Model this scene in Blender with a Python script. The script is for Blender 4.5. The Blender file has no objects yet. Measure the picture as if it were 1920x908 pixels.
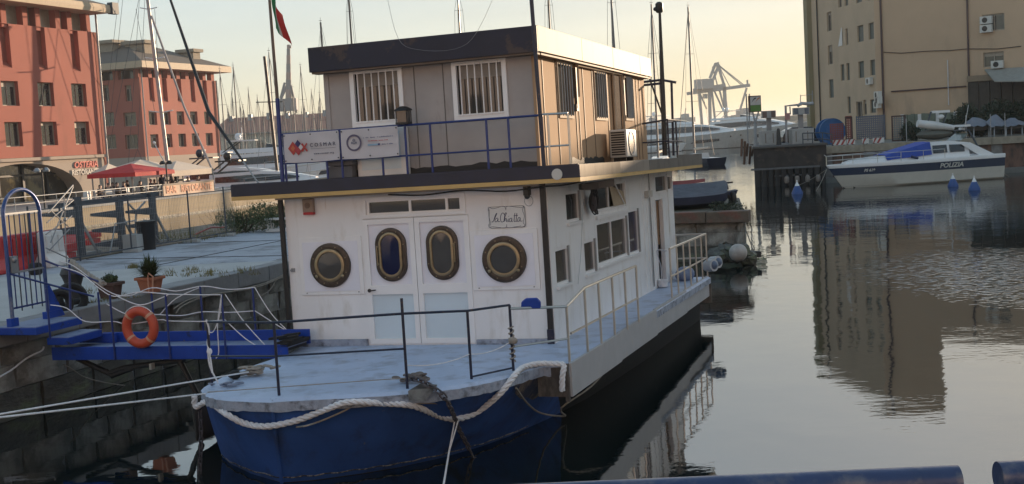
import bpy, math, random
from math import sin, cos, pi, radians as rad
from mathutils import Vector as Ve, Matrix as Mx, noise
random.seed(7)
S = bpy.context.scene
COL = S.collection

# ------------------------------------------------------------------ camera
F_PX, PITCH, ROLL, EYE = 2300.0, rad(4.78), rad(3.2), 4.4
fw = Ve((0, cos(PITCH), -sin(PITCH)))
_r0 = Ve((1, 0, 0)); _u0 = _r0.cross(fw)
cr = cos(ROLL) * _r0 - sin(ROLL) * _u0
cu = sin(ROLL) * _r0 + cos(ROLL) * _u0
cam_d = bpy.data.cameras.new('camera'); cam = bpy.data.objects.new('camera', cam_d); COL.objects.link(cam)
cam.matrix_world = Mx(((cr.x, cu.x, -fw.x, 0), (cr.y, cu.y, -fw.y, 0), (cr.z, cu.z, -fw.z, EYE), (0, 0, 0, 1)))
cam_d.sensor_width = 36; cam_d.lens = 36 * F_PX / 1920; cam_d.clip_start = .1; cam_d.clip_end = 9000
S.camera = cam

# ------------------------------------------------------------------ light
SUN_AZ, SUN_EL = rad(37), rad(6)
w = bpy.data.worlds.new('World'); S.world = w; w.use_nodes = True
nt = w.node_tree; nt.nodes.clear()
sky = nt.nodes.new('ShaderNodeTexSky'); sky.sky_type = 'NISHITA'; sky.sun_disc = False
sky.sun_elevation = SUN_EL; sky.sun_rotation = SUN_AZ; sky.altitude = 0
sky.air_density = 1.0; sky.dust_density = 1.0; sky.ozone_density = 2.2
gam = nt.nodes.new('ShaderNodeGamma'); gam.inputs[1].default_value = .24
bg = nt.nodes.new('ShaderNodeBackground'); bg.inputs[1].default_value = .15
wo = nt.nodes.new('ShaderNodeOutputWorld')
hsv = nt.nodes.new('ShaderNodeHueSaturation'); hsv.inputs['Saturation'].default_value = 1.85
tcw = nt.nodes.new('ShaderNodeTexCoord'); mpw = nt.nodes.new('ShaderNodeMapping'); mpw.inputs[3].default_value = (1.2, 1.2, 9); nt.links.new(tcw.outputs['Generated'], mpw.inputs[0])
nzw = nt.nodes.new('ShaderNodeTexNoise'); nzw.inputs['Scale'].default_value = 2.2; nzw.inputs['Detail'].default_value = 7; nt.links.new(mpw.outputs[0], nzw.inputs['Vector'])
mrw = nt.nodes.new('ShaderNodeMapRange'); mrw.inputs[1].default_value = .3; mrw.inputs[2].default_value = .75; mrw.inputs[3].default_value = .93; mrw.inputs[4].default_value = 1.08; nt.links.new(nzw.outputs[0], mrw.inputs[0])
mlw = nt.nodes.new('ShaderNodeVectorMath'); mlw.operation = 'SCALE'; nt.links.new(mrw.outputs[0], mlw.inputs['Scale'])
nt.links.new(sky.outputs[0], gam.inputs[0]); nt.links.new(gam.outputs[0], hsv.inputs['Color']); nt.links.new(hsv.outputs[0], mlw.inputs[0]); nt.links.new(mlw.outputs[0], bg.inputs[0]); nt.links.new(bg.outputs[0], wo.inputs[0])
sd = bpy.data.lights.new('sun', 'SUN'); sun = bpy.data.objects.new('sun', sd); COL.objects.link(sun)
sd.energy = 2.3; sd.angle = rad(.5); sd.color = (1, .74, .5)
sdir = Ve((sin(SUN_AZ) * cos(SUN_EL), cos(SUN_AZ) * cos(SUN_EL), sin(SUN_EL)))
sun.rotation_euler = sdir.to_track_quat('Z', 'Y').to_euler()
S.view_settings.view_transform = 'Standard'; S.view_settings.look = 'None'
S.view_settings.exposure = 1.98; S.view_settings.gamma = 1
S.render.engine = 'CYCLES'
S.cycles.max_bounces = 7; S.cycles.transparent_max_bounces = 12
S.cycles.caustics_reflective = False; S.cycles.caustics_refractive = False

# ------------------------------------------------------------------ frames and helpers
W = Mx.Identity(4)
def RZ(a): return Mx.Rotation(a, 4, 'Z')
def TR(*p): return Mx.Translation(Ve(p))
BOAT = TR(-3.756, 20.486, 1.11) @ RZ(-.331) @ Mx.Rotation(-.019, 4, 'X') @ Mx.Rotation(-.012, 4, 'Y')
QA = rad(18.9)
Q = RZ(-QA)            # quay frame: x = to the right of the quays, y = away along them
def ray(px, py): return fw + cr * (px - 960) / F_PX - cu * (py - 454) / F_PX
def hit(px, py, frame, ax, val):
    i = frame.inverted(); o = i @ Ve((0, 0, EYE)); d = i.to_3x3() @ ray(px, py)
    return o + d * ((val - o[ax]) / d[ax])
def at(px, py, dist):
    d = ray(px, py); return Ve((0, 0, EYE)) + d * dist / d.y

def noise_mix(nt, c1, c2, scale, lo=.35, hi=.65, detail=5, vec=None, rough=.6):
    n = nt.nodes.new('ShaderNodeTexNoise'); n.inputs['Scale'].default_value = scale
    n.inputs['Detail'].default_value = detail; n.inputs['Roughness'].default_value = rough
    if vec: nt.links.new(vec, n.inputs['Vector'])
    r = nt.nodes.new('ShaderNodeMapRange'); r.inputs[1].default_value = lo; r.inputs[2].default_value = hi
    nt.links.new(n.outputs[0], r.inputs[0])
    m = nt.nodes.new('ShaderNodeMix'); m.data_type = 'RGBA'
    nt.links.new(r.outputs[0], m.inputs[0])
    for k, c in ((6, c1), (7, c2)):
        if isinstance(c, tuple): m.inputs[k].default_value = (*c, 1)
        else: nt.links.new(c, m.inputs[k])
    return m.outputs[2], n.outputs[0]
MATS = {}
def mat(name, col, rough=.6, metal=0, var=.12, scale=2.5, bump=0., bscale=30, col2=None, lo=.45, hi=.6, dscale=1.2,
        stretch=(1, 1, 1), spec=.5, bdist=.01, col3=None):
    if name in MATS: return MATS[name]
    m = bpy.data.materials.new(name); m.use_nodes = True; nt = m.node_tree
    b = nt.nodes['Principled BSDF']
    tc = nt.nodes.new('ShaderNodeTexCoord'); mp = nt.nodes.new('ShaderNodeMapping'); mp.inputs[3].default_value = stretch
    nt.links.new(tc.outputs['Object'], mp.inputs[0]); vec = mp.outputs[0]
    c1 = tuple(min(1, x * (1 - var)) for x in col); c2 = tuple(min(1, x * (1 + var)) for x in col)
    out, f = noise_mix(nt, c1, c2, scale, .3, .7, vec=vec)
    if col2: out, f2 = noise_mix(nt, out, col2, dscale, lo, hi, detail=8, vec=vec, rough=.65)
    if col3:
        c3, sc3, lo3, hi3, st3 = col3; m3 = nt.nodes.new('ShaderNodeMapping'); m3.inputs[3].default_value = st3; m3.inputs[1].default_value = (3.1, 1.7, .4)
        nt.links.new(tc.outputs['Object'], m3.inputs[0]); out, f3 = noise_mix(nt, out, c3, sc3, lo3, hi3, detail=9, vec=m3.outputs[0], rough=.7)
    nt.links.new(out, b.inputs['Base Color'])
    b.inputs['Roughness'].default_value = rough; b.inputs['Metallic'].default_value = metal
    b.inputs['Specular IOR Level'].default_value = spec
    if bump:
        n = nt.nodes.new('ShaderNodeTexNoise'); n.inputs['Scale'].default_value = bscale; n.inputs['Detail'].default_value = 6
        nt.links.new(vec, n.inputs['Vector'])
        bp = nt.nodes.new('ShaderNodeBump'); bp.inputs['Strength'].default_value = bump; bp.inputs['Distance'].default_value = bdist
        nt.links.new(n.outputs[0], bp.inputs['Height']); nt.links.new(bp.outputs[0], b.inputs['Normal'])
    MATS[name] = m; return m

class MB:
    def __init__(s): s.v = []; s.f = []; s.sm = []
    def add(s, vs, fs, sm=False):
        n = len(s.v); s.v += [Ve(p) for p in vs]; s.f += [tuple(i + n for i in f) for f in fs]; s.sm += [sm] * len(fs); return s
    def box(s, x0, x1, y0, y1, z0, z1):
        return s.add([(x, y, z) for x in (x0, x1) for y in (y0, y1) for z in (z0, z1)],
                     [(0, 1, 3, 2), (4, 6, 7, 5), (0, 4, 5, 1), (2, 3, 7, 6), (0, 2, 6, 4), (1, 5, 7, 3)])
    def obox(s, c, ax, ay, az):
        c, ax, ay, az = Ve(c), Ve(ax), Ve(ay), Ve(az)
        return s.add([c + i * ax + j * ay + k * az for i in (-1, 1) for j in (-1, 1) for k in (-1, 1)],
                     [(0, 1, 3, 2), (4, 6, 7, 5), (0, 4, 5, 1), (2, 3, 7, 6), (0, 2, 6, 4), (1, 5, 7, 3)])
    def beam(s, p, q, wd, h, up=(0, 0, 1)):
        p, q = Ve(p), Ve(q); d = q - p; a = d.normalized(); sd = a.cross(Ve(up))
        if sd.length < 1e-3: sd = a.cross(Ve((1, 0, 0)))
        sd.normalize(); u = sd.cross(a)
        return s.obox((p + q) / 2, d / 2, sd * wd / 2, u * h / 2)
    def tube(s, path, r, n=8, r1=None, closed=False, cap=True):
        P = [Ve(p) for p in path]; m = len(P); vs = []; fs = []; pu = None
        for i, p in enumerate(P):
            if closed: d = P[(i + 1) % m] - P[i - 1]
            else: d = P[min(i + 1, m - 1)] - P[max(i - 1, 0)]
            d.normalize()
            if pu is None:
                pu = Ve((0, 0, 1)) if abs(d.z) < .9 else Ve((1, 0, 0))
            pu = (pu - d * pu.dot(d)); pu.normalize(); sd = d.cross(pu)
            rr = r if r1 is None else r + (r1 - r) * i / (m - 1)
            if isinstance(r, (list, tuple)): rr = r[i]
            vs += [p + rr * (cos(2 * pi * k / n) * pu + sin(2 * pi * k / n) * sd) for k in range(n)]
        for i in range(m if closed else m - 1):
            for k in range(n):
                a = i * n + k; b = i * n + (k + 1) % n; j = ((i + 1) % m) * n
                fs.append((a, b, j + (k + 1) % n, j + k))
        s.add(vs, fs, True)
        if cap and not closed:
            n0 = len(s.v) - len(vs)
            s.f += [tuple(n0 + k for k in reversed(range(n))), tuple(n0 + (m - 1) * n + k for k in range(n))]; s.sm += [False] * 2
        return s
    def lathe(s, prof, c=(0, 0, 0), ax=(0, 0, 1), n=20, sx=1, sy=1, stretch=0, up=None):
        """revolve (r, h) about ax; stretch adds a straight run along 'up' (oval shapes)"""
        c = Ve(c); a = Ve(ax).normalized(); u = Ve(up) if up else (Ve((0, 0, 1)) if abs(a.z) < .9 else Ve((1, 0, 0)))
        u = (u - a * u.dot(a)).normalized(); sd = u.cross(a)
        vs = []; fs = []
        for (r, h) in prof:
            for k in range(n):
                t = 2 * pi * (k + .5) / n; o = stretch * (1 if cos(t) > 0 else -1)
                vs.append(c + a * h + u * (r * cos(t) * sx + o) + sd * r * sin(t) * sy)
        for i in range(len(prof) - 1):
            for k in range(n):
                fs.append((i * n + k, i * n + (k + 1) % n, (i + 1) * n + (k + 1) % n, (i + 1) * n + k))
        s.add(vs, fs, True)
        n0 = len(s.v) - len(vs)
        if prof[0][0] > 1e-4: s.f.append(tuple(n0 + k for k in reversed(range(n)))); s.sm.append(False)
        if prof[-1][0] > 1e-4: s.f.append(tuple(n0 + (len(prof) - 1) * n + k for k in range(n))); s.sm.append(False)
        return s
    def ell(s, c, rx, ry, rz, nu=12, nv=8):
        c = Ve(c); vs = []; fs = []
        for j in range(nv + 1):
            ph = pi * j / nv
            for i in range(nu): vs.append(c + Ve((rx * sin(ph) * cos(2 * pi * i / nu), ry * sin(ph) * sin(2 * pi * i / nu), rz * cos(ph))))
        for j in range(nv):
            for i in range(nu): fs.append((j * nu + i, (j + 1) * nu + i, (j + 1) * nu + (i + 1) % nu, j * nu + (i + 1) % nu))
        return s.add(vs, fs, True)
    def prism(s, poly, o, ax, ay, dz):
        o, ax, ay, dz = Ve(o), Ve(ax), Ve(ay), Ve(dz); n = len(poly)
        vs = [o + ax * p[0] + ay * p[1] for p in poly]; vs += [v + dz for v in vs]
        return s.add(vs, [tuple(range(n)), tuple(reversed(range(n, 2 * n)))] + [(i, i + n, (i + 1) % n + n, (i + 1) % n) for i in range(n)])
    def quad(s, *p): return s.add(p, [tuple(range(len(p)))])
    def loft(s, rings, closed=True, cap=True, sm=True):
        n = len(rings[0]); vs = [p for r in rings for p in r]; fs = []
        for i in range(len(rings) - 1):
            for k in range(n if closed else n - 1):
                fs.append((i * n + k, i * n + (k + 1) % n, (i + 1) * n + (k + 1) % n, (i + 1) * n + k))
        s.add(vs, fs, sm)
        if cap and closed:
            n0 = len(s.v) - len(vs); m = len(rings) - 1
            s.f += [tuple(n0 + k for k in reversed(range(n))), tuple(n0 + m * n + k for k in range(n))]; s.sm += [False] * 2
        return s
    def wall(s, o, ax, n, L, H, holes, rev=.12):
        """sheet from o along ax (length L) and z (height H), facing n; holes (a0,a1,b0,b1) with reveals going in by rev"""
        o, ax, n = Ve(o), Ve(ax), Ve(n); z = Ve((0, 0, 1))
        xs = sorted({0, L} | {h[0] for h in holes} | {h[1] for h in holes}); zs = sorted({0, H} | {h[2] for h in holes} | {h[3] for h in holes})
        P = lambda a, b, d=0: o + ax * a + z * b - n * d
        for i in range(len(xs) - 1):
            for j in range(len(zs) - 1):
                cx, cz = (xs[i] + xs[i + 1]) / 2, (zs[j] + zs[j + 1]) / 2
                if xs[i + 1] - xs[i] < 1e-6 or zs[j + 1] - zs[j] < 1e-6: continue
                if any(h[0] < cx < h[1] and h[2] < cz < h[3] for h in holes): continue
                s.quad(P(xs[i], zs[j]), P(xs[i + 1], zs[j]), P(xs[i + 1], zs[j + 1]), P(xs[i], zs[j + 1]))
        for a0, a1, b0, b1 in holes:
            for p, q in (((a0, b0), (a1, b0)), ((a1, b0), (a1, b1)), ((a1, b1), (a0, b1)), ((a0, b1), (a0, b0))):
                s.quad(P(*p), P(*q), P(*q, rev), P(*p, rev))
        return s
    def leaves(s, c, r, n, size, flat=.35, tall=0):
        c = Ve(c)
        for _ in range(n):
            while True:
                p = Ve([random.uniform(-1, 1) for _ in range(3)])
                if p.length < 1: break
            p = p * (.55 + .45 * random.random()) / max(p.length, .3) * min(1, p.length + .3)
            q = c + Ve((p.x * r[0], p.y * r[1], p.z * r[2]))
            d = Ve([random.gauss(0, 1) for _ in range(3)]); d.z += tall; d.normalize()
            e = d.cross(Ve([random.gauss(0, 1) for _ in range(3)])).normalized()
            L = size * random.uniform(.6, 1.4)
            s.quad(q - d * L / 2, q + e * L * flat / 2, q + d * L / 2, q - e * L * flat / 2)
        return s
    def islands(s):
        idx = {}; p = list(range(len(s.v)))
        def f(x):
            while p[x] != x: p[x] = p[p[x]]; x = p[x]
            return x
        for i, v in enumerate(s.v):
            k = (round(v.x, 4), round(v.y, 4), round(v.z, 4))
            if k in idx: p[f(i)] = f(idx[k])
            else: idx[k] = i
        for fc in s.f:
            for a in fc[1:]: p[f(a)] = f(fc[0])
        g = {}
        for fc, sm in zip(s.f, s.sm): g.setdefault(f(fc[0]), []).append((fc, sm))
        out = []
        for fl in g.values():
            m2 = MB(); mp = {}
            for fc, sm in fl:
                for a in fc:
                    if a not in mp: mp[a] = len(m2.v); m2.v.append(s.v[a])
                m2.f.append(tuple(mp[a] for a in fc)); m2.sm.append(sm)
            out.append(m2)
        return out
    def build(s, name, m, parent=None, bevel=0, kind=None, label=None, frame=None, base=None, two=False):
        if name in EACH and parent is not None and kind is None:
            q_ = s.islands()
            if len(q_) > 1:
                return [x.build1(name, m, parent, bevel, kind, label, frame, base) for x in q_][0]
        return s.build1(name, m, parent, bevel, kind, label, frame, base)
    def build1(s, name, m, parent=None, bevel=0, kind=None, label=None, frame=None, base=None):
        me = bpy.data.meshes.new(name); b = Ve(base) if base is not None else (BASE.get(root(parent).name, Ve()) if parent else Ve())
        me.from_pydata([v - b for v in s.v], [], s.f)
        me.polygons.foreach_set('use_smooth', s.sm); me.materials.append(m)
        o = bpy.data.objects.new(name, me); COL.objects.link(o)
        if parent: o.parent = parent
        elif frame is not None or base is not None: o.matrix_basis = (frame or W) @ Mx.Translation(b); BASE[o.name] = b
        if bevel:
            bm = o.modifiers.new('bevel', 'BEVEL'); bm.width = bevel; bm.segments = 2; bm.limit_method = 'ANGLE'
        if any(s.sm):
            try: me.set_sharp_from_angle(angle=rad(40))
            except Exception: pass
        if kind: o['kind'] = kind
        if label: o['label'] = label
        return o
BASE = {}
EACH = {'foot', 'louvre', 'foot_plate', 'eyelet', 'bar_rail', 'stem', 'dog_bolt', 'header_panel', 'rust_streak', 'end_board', 'deck_box', 'shutter_track', 'radar_arch', 'hull_window', 'side_window', 'moulded_rib', 'foot_brace', 'panel_catch', 'plinth', 'waling', 'side_wing', 'orange_strap', 'door_frame', 'downpipe', 'coiled_cable', 'cross_brace', 'conduit', 'roof_soffit', 'sash_stay', 'seal_emblem', 'loose_rope_end', 'folded_shutter', 'ochre_trim', 'roof_fascia', 'rail', 'end_wall', 'rubber_mat', 'flood_bracket'}
def root(o):
    while o.parent: o = o.parent
    return o
def tag(o, label, cat, group=None, kind=None):
    if label: o['label'] = label
    if cat: o['category'] = cat
    if group: o['group'] = group
    if kind: o['kind'] = kind
    return o
def thing(name, label, cat, frame=W, base=(0, 0, 0), group=None):
    o = bpy.data.objects.new(name, None); COL.objects.link(o); o.matrix_basis = frame @ TR(*base); BASE[o.name] = Ve(base)
    o.empty_display_size = .2
    return tag(o, label, cat, group)
def solo(mb, name, m, label, cat, frame=W, base=(0, 0, 0), group=None, bevel=0):
    return tag(mb.build(name, m, frame=frame, base=base, bevel=bevel), label, cat, group)
def struct(mb, name, m, frame=W, **k):
    o = mb.build(name, m, frame=frame, base=(0, 0, 0), **k); o['kind'] = 'structure'; return o
def dup(o, mtx=None, label=None, parent=None, group=None):
    c = o.copy(); COL.objects.link(c)
    if parent: c.parent = parent
    if mtx is not None: c.matrix_basis = mtx
    if label: c['label'] = label
    if group: c['group'] = group
    for ch in [x for x in CHILD.get(o.name, [])] or [x for x in COL.objects if x.parent == o]: dup(ch, parent=c)
    return c
CHILD = {}
def inst(o, loc, parent=None, rot=None, sc=None):
    """a copy of a piece that shares its mesh"""
    c = o.copy(); COL.objects.link(c); c.parent = parent if parent else o.parent; c.location = loc
    if rot is not None: c.rotation_euler = rot
    if sc is not None: c.scale = sc
    return c
def text(s, frame, o, ax, up, size, m, parent, name='lettering', width=None, shear=0, ext=.003, align='CENTER', bold=0, spacing=1):
    cv = bpy.data.curves.new(name, 'FONT'); cv.body = s; cv.size = size; cv.extrude = ext; cv.align_x = align; cv.align_y = 'CENTER'
    cv.shear = shear; cv.offset = bold; cv.space_character = spacing; cv.resolution_u = 3; cv.materials.append(m)
    ob = bpy.data.objects.new(name, cv); COL.objects.link(ob)
    ax = Ve(ax).normalized(); up = Ve(up); up = (up - ax * up.dot(ax)).normalized(); n = ax.cross(up)
    b = BASE.get(root(parent).name, Ve()); o = Ve(o) - b
    mt = Mx(((ax.x, up.x, n.x, o.x), (ax.y, up.y, n.y, o.y), (ax.z, up.z, n.z, o.z), (0, 0, 0, 1)))
    if width:
        bpy.context.view_layer.update(); dx = ob.dimensions.x
        if dx > 0: mt = mt @ Mx.Diagonal((width / dx, 1, 1, 1))
    bpy.context.view_layer.update()
    me = bpy.data.meshes.new_from_object(ob); bpy.data.objects.remove(ob); bpy.data.curves.remove(cv)
    ob = bpy.data.objects.new(name, me); COL.objects.link(ob)
    ob.parent = parent; ob.matrix_basis = mt
    return ob
def sag(p, q, d, n=12):
    p, q = Ve(p), Ve(q); return [p.lerp(q, i / n) - Ve((0, 0, d * 4 * (i / n) * (1 - i / n))) for i in range(n + 1)]
def smooth(pts, k=4):
    P = [Ve(p) for p in pts]; out = []
    for i in range(len(P) - 1):
        a, b, c, d = P[max(i - 1, 0)], P[i], P[i + 1], P[min(i + 2, len(P) - 1)]
        for j in range(k):
            t = j / k
            out.append(.5 * ((2 * b) + (c - a) * t + (2 * a - 5 * b + 4 * c - d) * t * t + (3 * b - a - 3 * c + d) * t ** 3))
    return out + [P[-1]]
def hose(mb, pts, r, n=7): return mb.tube(smooth(pts), r, n)
def ring_frame(mb, P, a0, a1, b0, b1, wd, y0, y1):
    """rectangular frame in plane P(a, b, d); wd the width, d from y0 to y1"""
    def bx(x0, x1, z0, z1, d0=None, d1=None):
        d0 = y0 if d0 is None else d0; d1 = y1 - .002 if d1 is None else d1
        vs = [P(x, z, d) for x in (x0, x1) for d in (d0, d1) for z in (z0, z1)]
        mb.add(vs, [(0, 1, 3, 2), (4, 6, 7, 5), (0, 4, 5, 1), (2, 3, 7, 6), (0, 2, 6, 4), (1, 5, 7, 3)])
    bx(a0, a1, b0, b0 + wd); bx(a0, a1, b1 - wd, b1); bx(a0, a0 + wd, b0 + wd, b1 - wd); bx(a1 - wd, a1, b0 + wd, b1 - wd)
    return bx

# ------------------------------------------------------------------ materials
white = mat('white_paint', (.8, .8, .8), .45, col3=((.36, .24, .14), 2.4, .66, .78, (2.2, 2.2, .22)), var=.04, scale=1.5, col2=(.6, .57, .52), lo=.54, hi=.78, dscale=3.2, stretch=(1, 1, .3), bump=.2, bscale=60, bdist=.004)
gel = mat('gelcoat', (.72, .72, .72), .18, var=.03)
wframe = mat('white_frame', (.82, .82, .82), .35, var=.03)
wpanel = mat('white_panel', (.76, .77, .84), .3, var=.03)
frost = mat('frosted_panel', (.6, .7, .76), .25, var=.06, scale=.8)
navy = mat('navy_paint', (.006, .009, .028), .45, var=.3, scale=4, bump=.1)
navyp = mat('peeled_navy_paint', (.006, .008, .025), .55, var=.2, col2=(.05, .032, .03), lo=.53, hi=.56, dscale=1.0, bump=.25, bscale=14)
yel = mat('ochre_trim', (.55, .36, .13), .5, var=.1)
greyw = mat('cabin_render', (.38, .35, .335), .8, col3=((.2, .17, .15), 1.6, .58, .75, (1.5, 1.5, .3)), var=.1, scale=1.5, bump=.3, bscale=70, bdist=.004)
tanp = mat('beige_panel', (.43, .285, .175), .8, spec=.1, var=.06, scale=1.2, col2=(.3, .195, .12), lo=.56, hi=.8, dscale=1.3, stretch=(1, 1, .35), bump=.08)
tanm = mat('beige_metal_fascia', (.36, .285, .2), .6, .0, spec=.1, var=.1, scale=1.2, col2=(.25, .19, .13), lo=.5, hi=.7, dscale=2.5, stretch=(1, 1, .25), bump=.04, bscale=5, bdist=.03)
gfas = mat('grey_fascia', (.33, .29, .25), .35, .3, var=.12, col2=(.2, .16, .13), lo=.5, hi=.7, dscale=2, stretch=(1, 1, .4))
hullb = mat('blue_hull_paint', (.035, .1, .33), .6, spec=.15, col3=((.16, .17, .19), 6, .66, .72, (1, 1, .7)), var=.22, scale=1.4, col2=(.03, .06, .16), lo=.5, hi=.68, dscale=2.6, stretch=(1, 1, .5), bump=.35, bscale=3, bdist=.04)
hulld = mat('dark_hull', (.012, .014, .016), .5, var=.4, scale=3, col2=(.05, .035, .025), lo=.55, hi=.7, dscale=2, bump=.3)
rust = mat('rusty_paint', (.05, .04, .035), .7, var=.3, col2=(.16, .14, .12), lo=.45, hi=.6, dscale=3, stretch=(1, 1, .4), bump=.4)
deckm = mat('deck_paint', (.41, .49, .64), .5, col3=((.12, .12, .13), 5, .64, .7, (1, 1, 1)), var=.1, scale=1.3, col2=(.26, .3, .38), lo=.5, hi=.68, dscale=2.2, bump=.45, bscale=9, bdist=.015)
rim = mat('deck_rim', (.32, .36, .44), .75, var=.2, scale=5, col2=(.12, .13, .15), lo=.5, hi=.65, dscale=6, bump=.6, bscale=14, bdist=.03)
board = mat('grey_bulwark', (.38, .38, .39), col3=((.14, .09, .06), 3, .64, .74, (1, 1, .3)), rough=.55, var=.07, col2=(.4, .38, .35), lo=.62, hi=.7, dscale=3.5)
blackm = mat('black_paint', (.008, .008, .009), .45)
bitum = mat('bitumen', (.012, .012, .014), .6, bump=.4)
railb = mat('dark_blue_rail', (.008, .012, .035), .4, col3=((.1, .06, .04), 12, .6, .66, (1, 1, 1)))
railbl = mat('blue_rail', (.01, .03, .16), .4)
blue = mat('blue_steel', (.012, .055, .33), .5, spec=.25, col3=((.15, .11, .09), 7, .63, .68, (1, 1, 1)), var=.15, scale=3, col2=(.02, .03, .08), lo=.58, hi=.7, dscale=5)
bluel = mat('worn_blue_grey', (.17, .22, .34), .6, var=.15, scale=4, col2=(.07, .1, .2), lo=.5, hi=.7, dscale=4)
inox = mat('stainless', (.5, .47, .43), .28, .9)
brass = mat('aged_brass', (.3, .24, .15), .38, .75, var=.2, scale=9)
brassd = mat('dark_bronze', (.07, .055, .045), .42, .6, var=.3, scale=9)
glass = mat('dark_glass', (.03, .032, .034), .04, spec=.8, var=.1)
glassb = mat('blue_tinted_glass', (.008, .012, .05), .06, spec=.6)
wood = mat('brown_wood', (.2, .1, .04), .5, var=.2, scale=2, stretch=(3, 3, .4))
rope = mat('white_rope', (.72, .72, .74), .85, var=.12, scale=12, bump=.5, bscale=80)
roped = mat('tan_rope', (.3, .27, .23), .9, var=.2, scale=10)
chainm = mat('rusty_chain', (.1, .09, .1), .6, .5, var=.3, scale=20)
conc = mat('quay_concrete', (.33, .35, .39), .85, col3=((.12, .12, .12), 1.6, .6, .68, (1, 1, 1)), var=.12, scale=.7, col2=(.17, .175, .185), lo=.48, hi=.62, dscale=.6, bump=.4, bscale=12, bdist=.01)
concl = mat('pale_concrete', (.38, .38, .37), .85, var=.1, scale=.9, bump=.3, bscale=14)
sand = mat('sandy_ground', (.2, .15, .11), .95, var=.2, scale=1.2, col2=(.1, .085, .06), lo=.45, hi=.6, dscale=1, bump=.6, bscale=5, bdist=.05)
stonem = mat('quay_stone', (.2, .195, .18), .9, var=.4, scale=1.2, col2=(.36, .36, .33), lo=.5, hi=.62, dscale=2.2, stretch=(1, 1, .4), bump=.8, bscale=7, bdist=.05)
stoned = mat('wet_stone', (.08, .08, .07), .6, var=.4, scale=2, col2=(.13, .15, .09), lo=.5, hi=.65, dscale=2, bump=.8, bscale=7, bdist=.05)
capm = mat('coping_stone', (.24, .24, .24), .85, var=.2, scale=2, col2=(.24, .24, .25), lo=.5, hi=.65, dscale=3, bump=.6, bscale=10, bdist=.03)
red = mat('red_render', (.38, .115, .082), .85, col3=((.25, .085, .06), .35, .58, .75, (1, 1, .25)), var=.07, scale=.25, col2=(.35, .11, .075), lo=.5, hi=.8, dscale=.15, bump=.15, bscale=2, bdist=.03)
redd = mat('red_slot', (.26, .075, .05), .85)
beige = mat('beige_render', (.4, .33, .27), .85, var=.06, scale=.3, bump=.1, bscale=3)
eave = mat('eave_timber', (.5, .39, .27), .7, var=.08)
rooft = mat('slate_roof', (.1, .082, .065), .8, var=.15, scale=2, stretch=(1, 6, 1))
ochre = mat('ochre_render', (.54, .38, .25), .9, col3=((.36, .27, .19), .3, .56, .74, (1, 1, .3)), var=.08, scale=.2, col2=(.44, .32, .215), lo=.5, hi=.75, dscale=.12, bump=.2, bscale=1.5, bdist=.04)
ochred = mat('olive_render', (.28, .24, .14), .9, var=.08, scale=.4)
ochre2 = mat('ochre_side_render', (.54, .4, .27), .9, var=.08, scale=.25, col2=(.44, .33, .22), lo=.5, hi=.8, dscale=.2)
shut = mat('shutter', (.13, .14, .12), .7)
teal = mat('teal_shutter', (.06, .2, .18), .6)
acw = mat('white_casing', (.55, .54, .5), .4, var=.05)
steel = mat('painted_grey_steel', (.05, .06, .075), .6, var=.2, scale=3)
galv = mat('galvanised', (.3, .31, .32), .5, .5)
mastm = mat('mast_alloy', (.2, .18, .17), .6)
mastd = mat('dark_mast', (.02, .02, .022), .4)
redp = mat('red_plastic', (.42, .02, .025), .4, var=.15)
whp = mat('white_plastic', (.6, .58, .56), .4, var=.1)
orange = mat('lifebuoy_orange', (.5, .07, .03), .5, var=.1, scale=6)
terra = mat('terracotta', (.45, .16, .085), .75, var=.12, scale=6)
potd = mat('dark_pot', (.1, .055, .045), .7)
leaf = mat('leaf_green', (.05, .075, .025), .7, var=.4, scale=3)
leafd = mat('leaf_dark', (.022, .035, .014), .7, var=.4, scale=1.5)
leafy = mat('dry_leaf', (.16, .14, .05), .8, var=.3, scale=5)
bark = mat('bark', (.06, .045, .03), .9)
canvas = mat('cream_canvas', (.62, .52, .42), .8, var=.05)
canr = mat('red_canvas', (.5, .03, .03), .75)
greyc = mat('grey_tarpaulin', (.15, .16, .19), .7, var=.15, scale=1.5, bump=.6, bscale=3, bdist=.08)
navyc = mat('navy_tarpaulin', (.015, .022, .05), .6, var=.2, scale=2, bump=.5, bscale=4, bdist=.05)
bluec = mat('bright_blue_cover', (.01, .05, .32), .6, var=.1, bump=.5, bscale=4, bdist=.04)
skin = mat('skin', (.35, .2, .14), .6)
cloth = [mat('cloth_%s' % n, c, .85) for n, c in (('black', (.015, .015, .018)), ('brown', (.06, .035, .025)), ('navy', (.015, .02, .05)), ('grey', (.1, .1, .1)))]
rubber = mat('rubber', (.012, .012, .013), .8)
fend = mat('fender_vinyl', (.45, .46, .48), .45)
timb = mat('tarred_timber', (.02, .017, .015), .7, var=.4, scale=4, bump=.5)
redtxt = mat('red_letter', (.5, .03, .02), .6)
inkm = mat('dark_ink', (.06, .06, .09), .6)
blueink = mat('blue_ink', (.03, .05, .16), .6)

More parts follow.
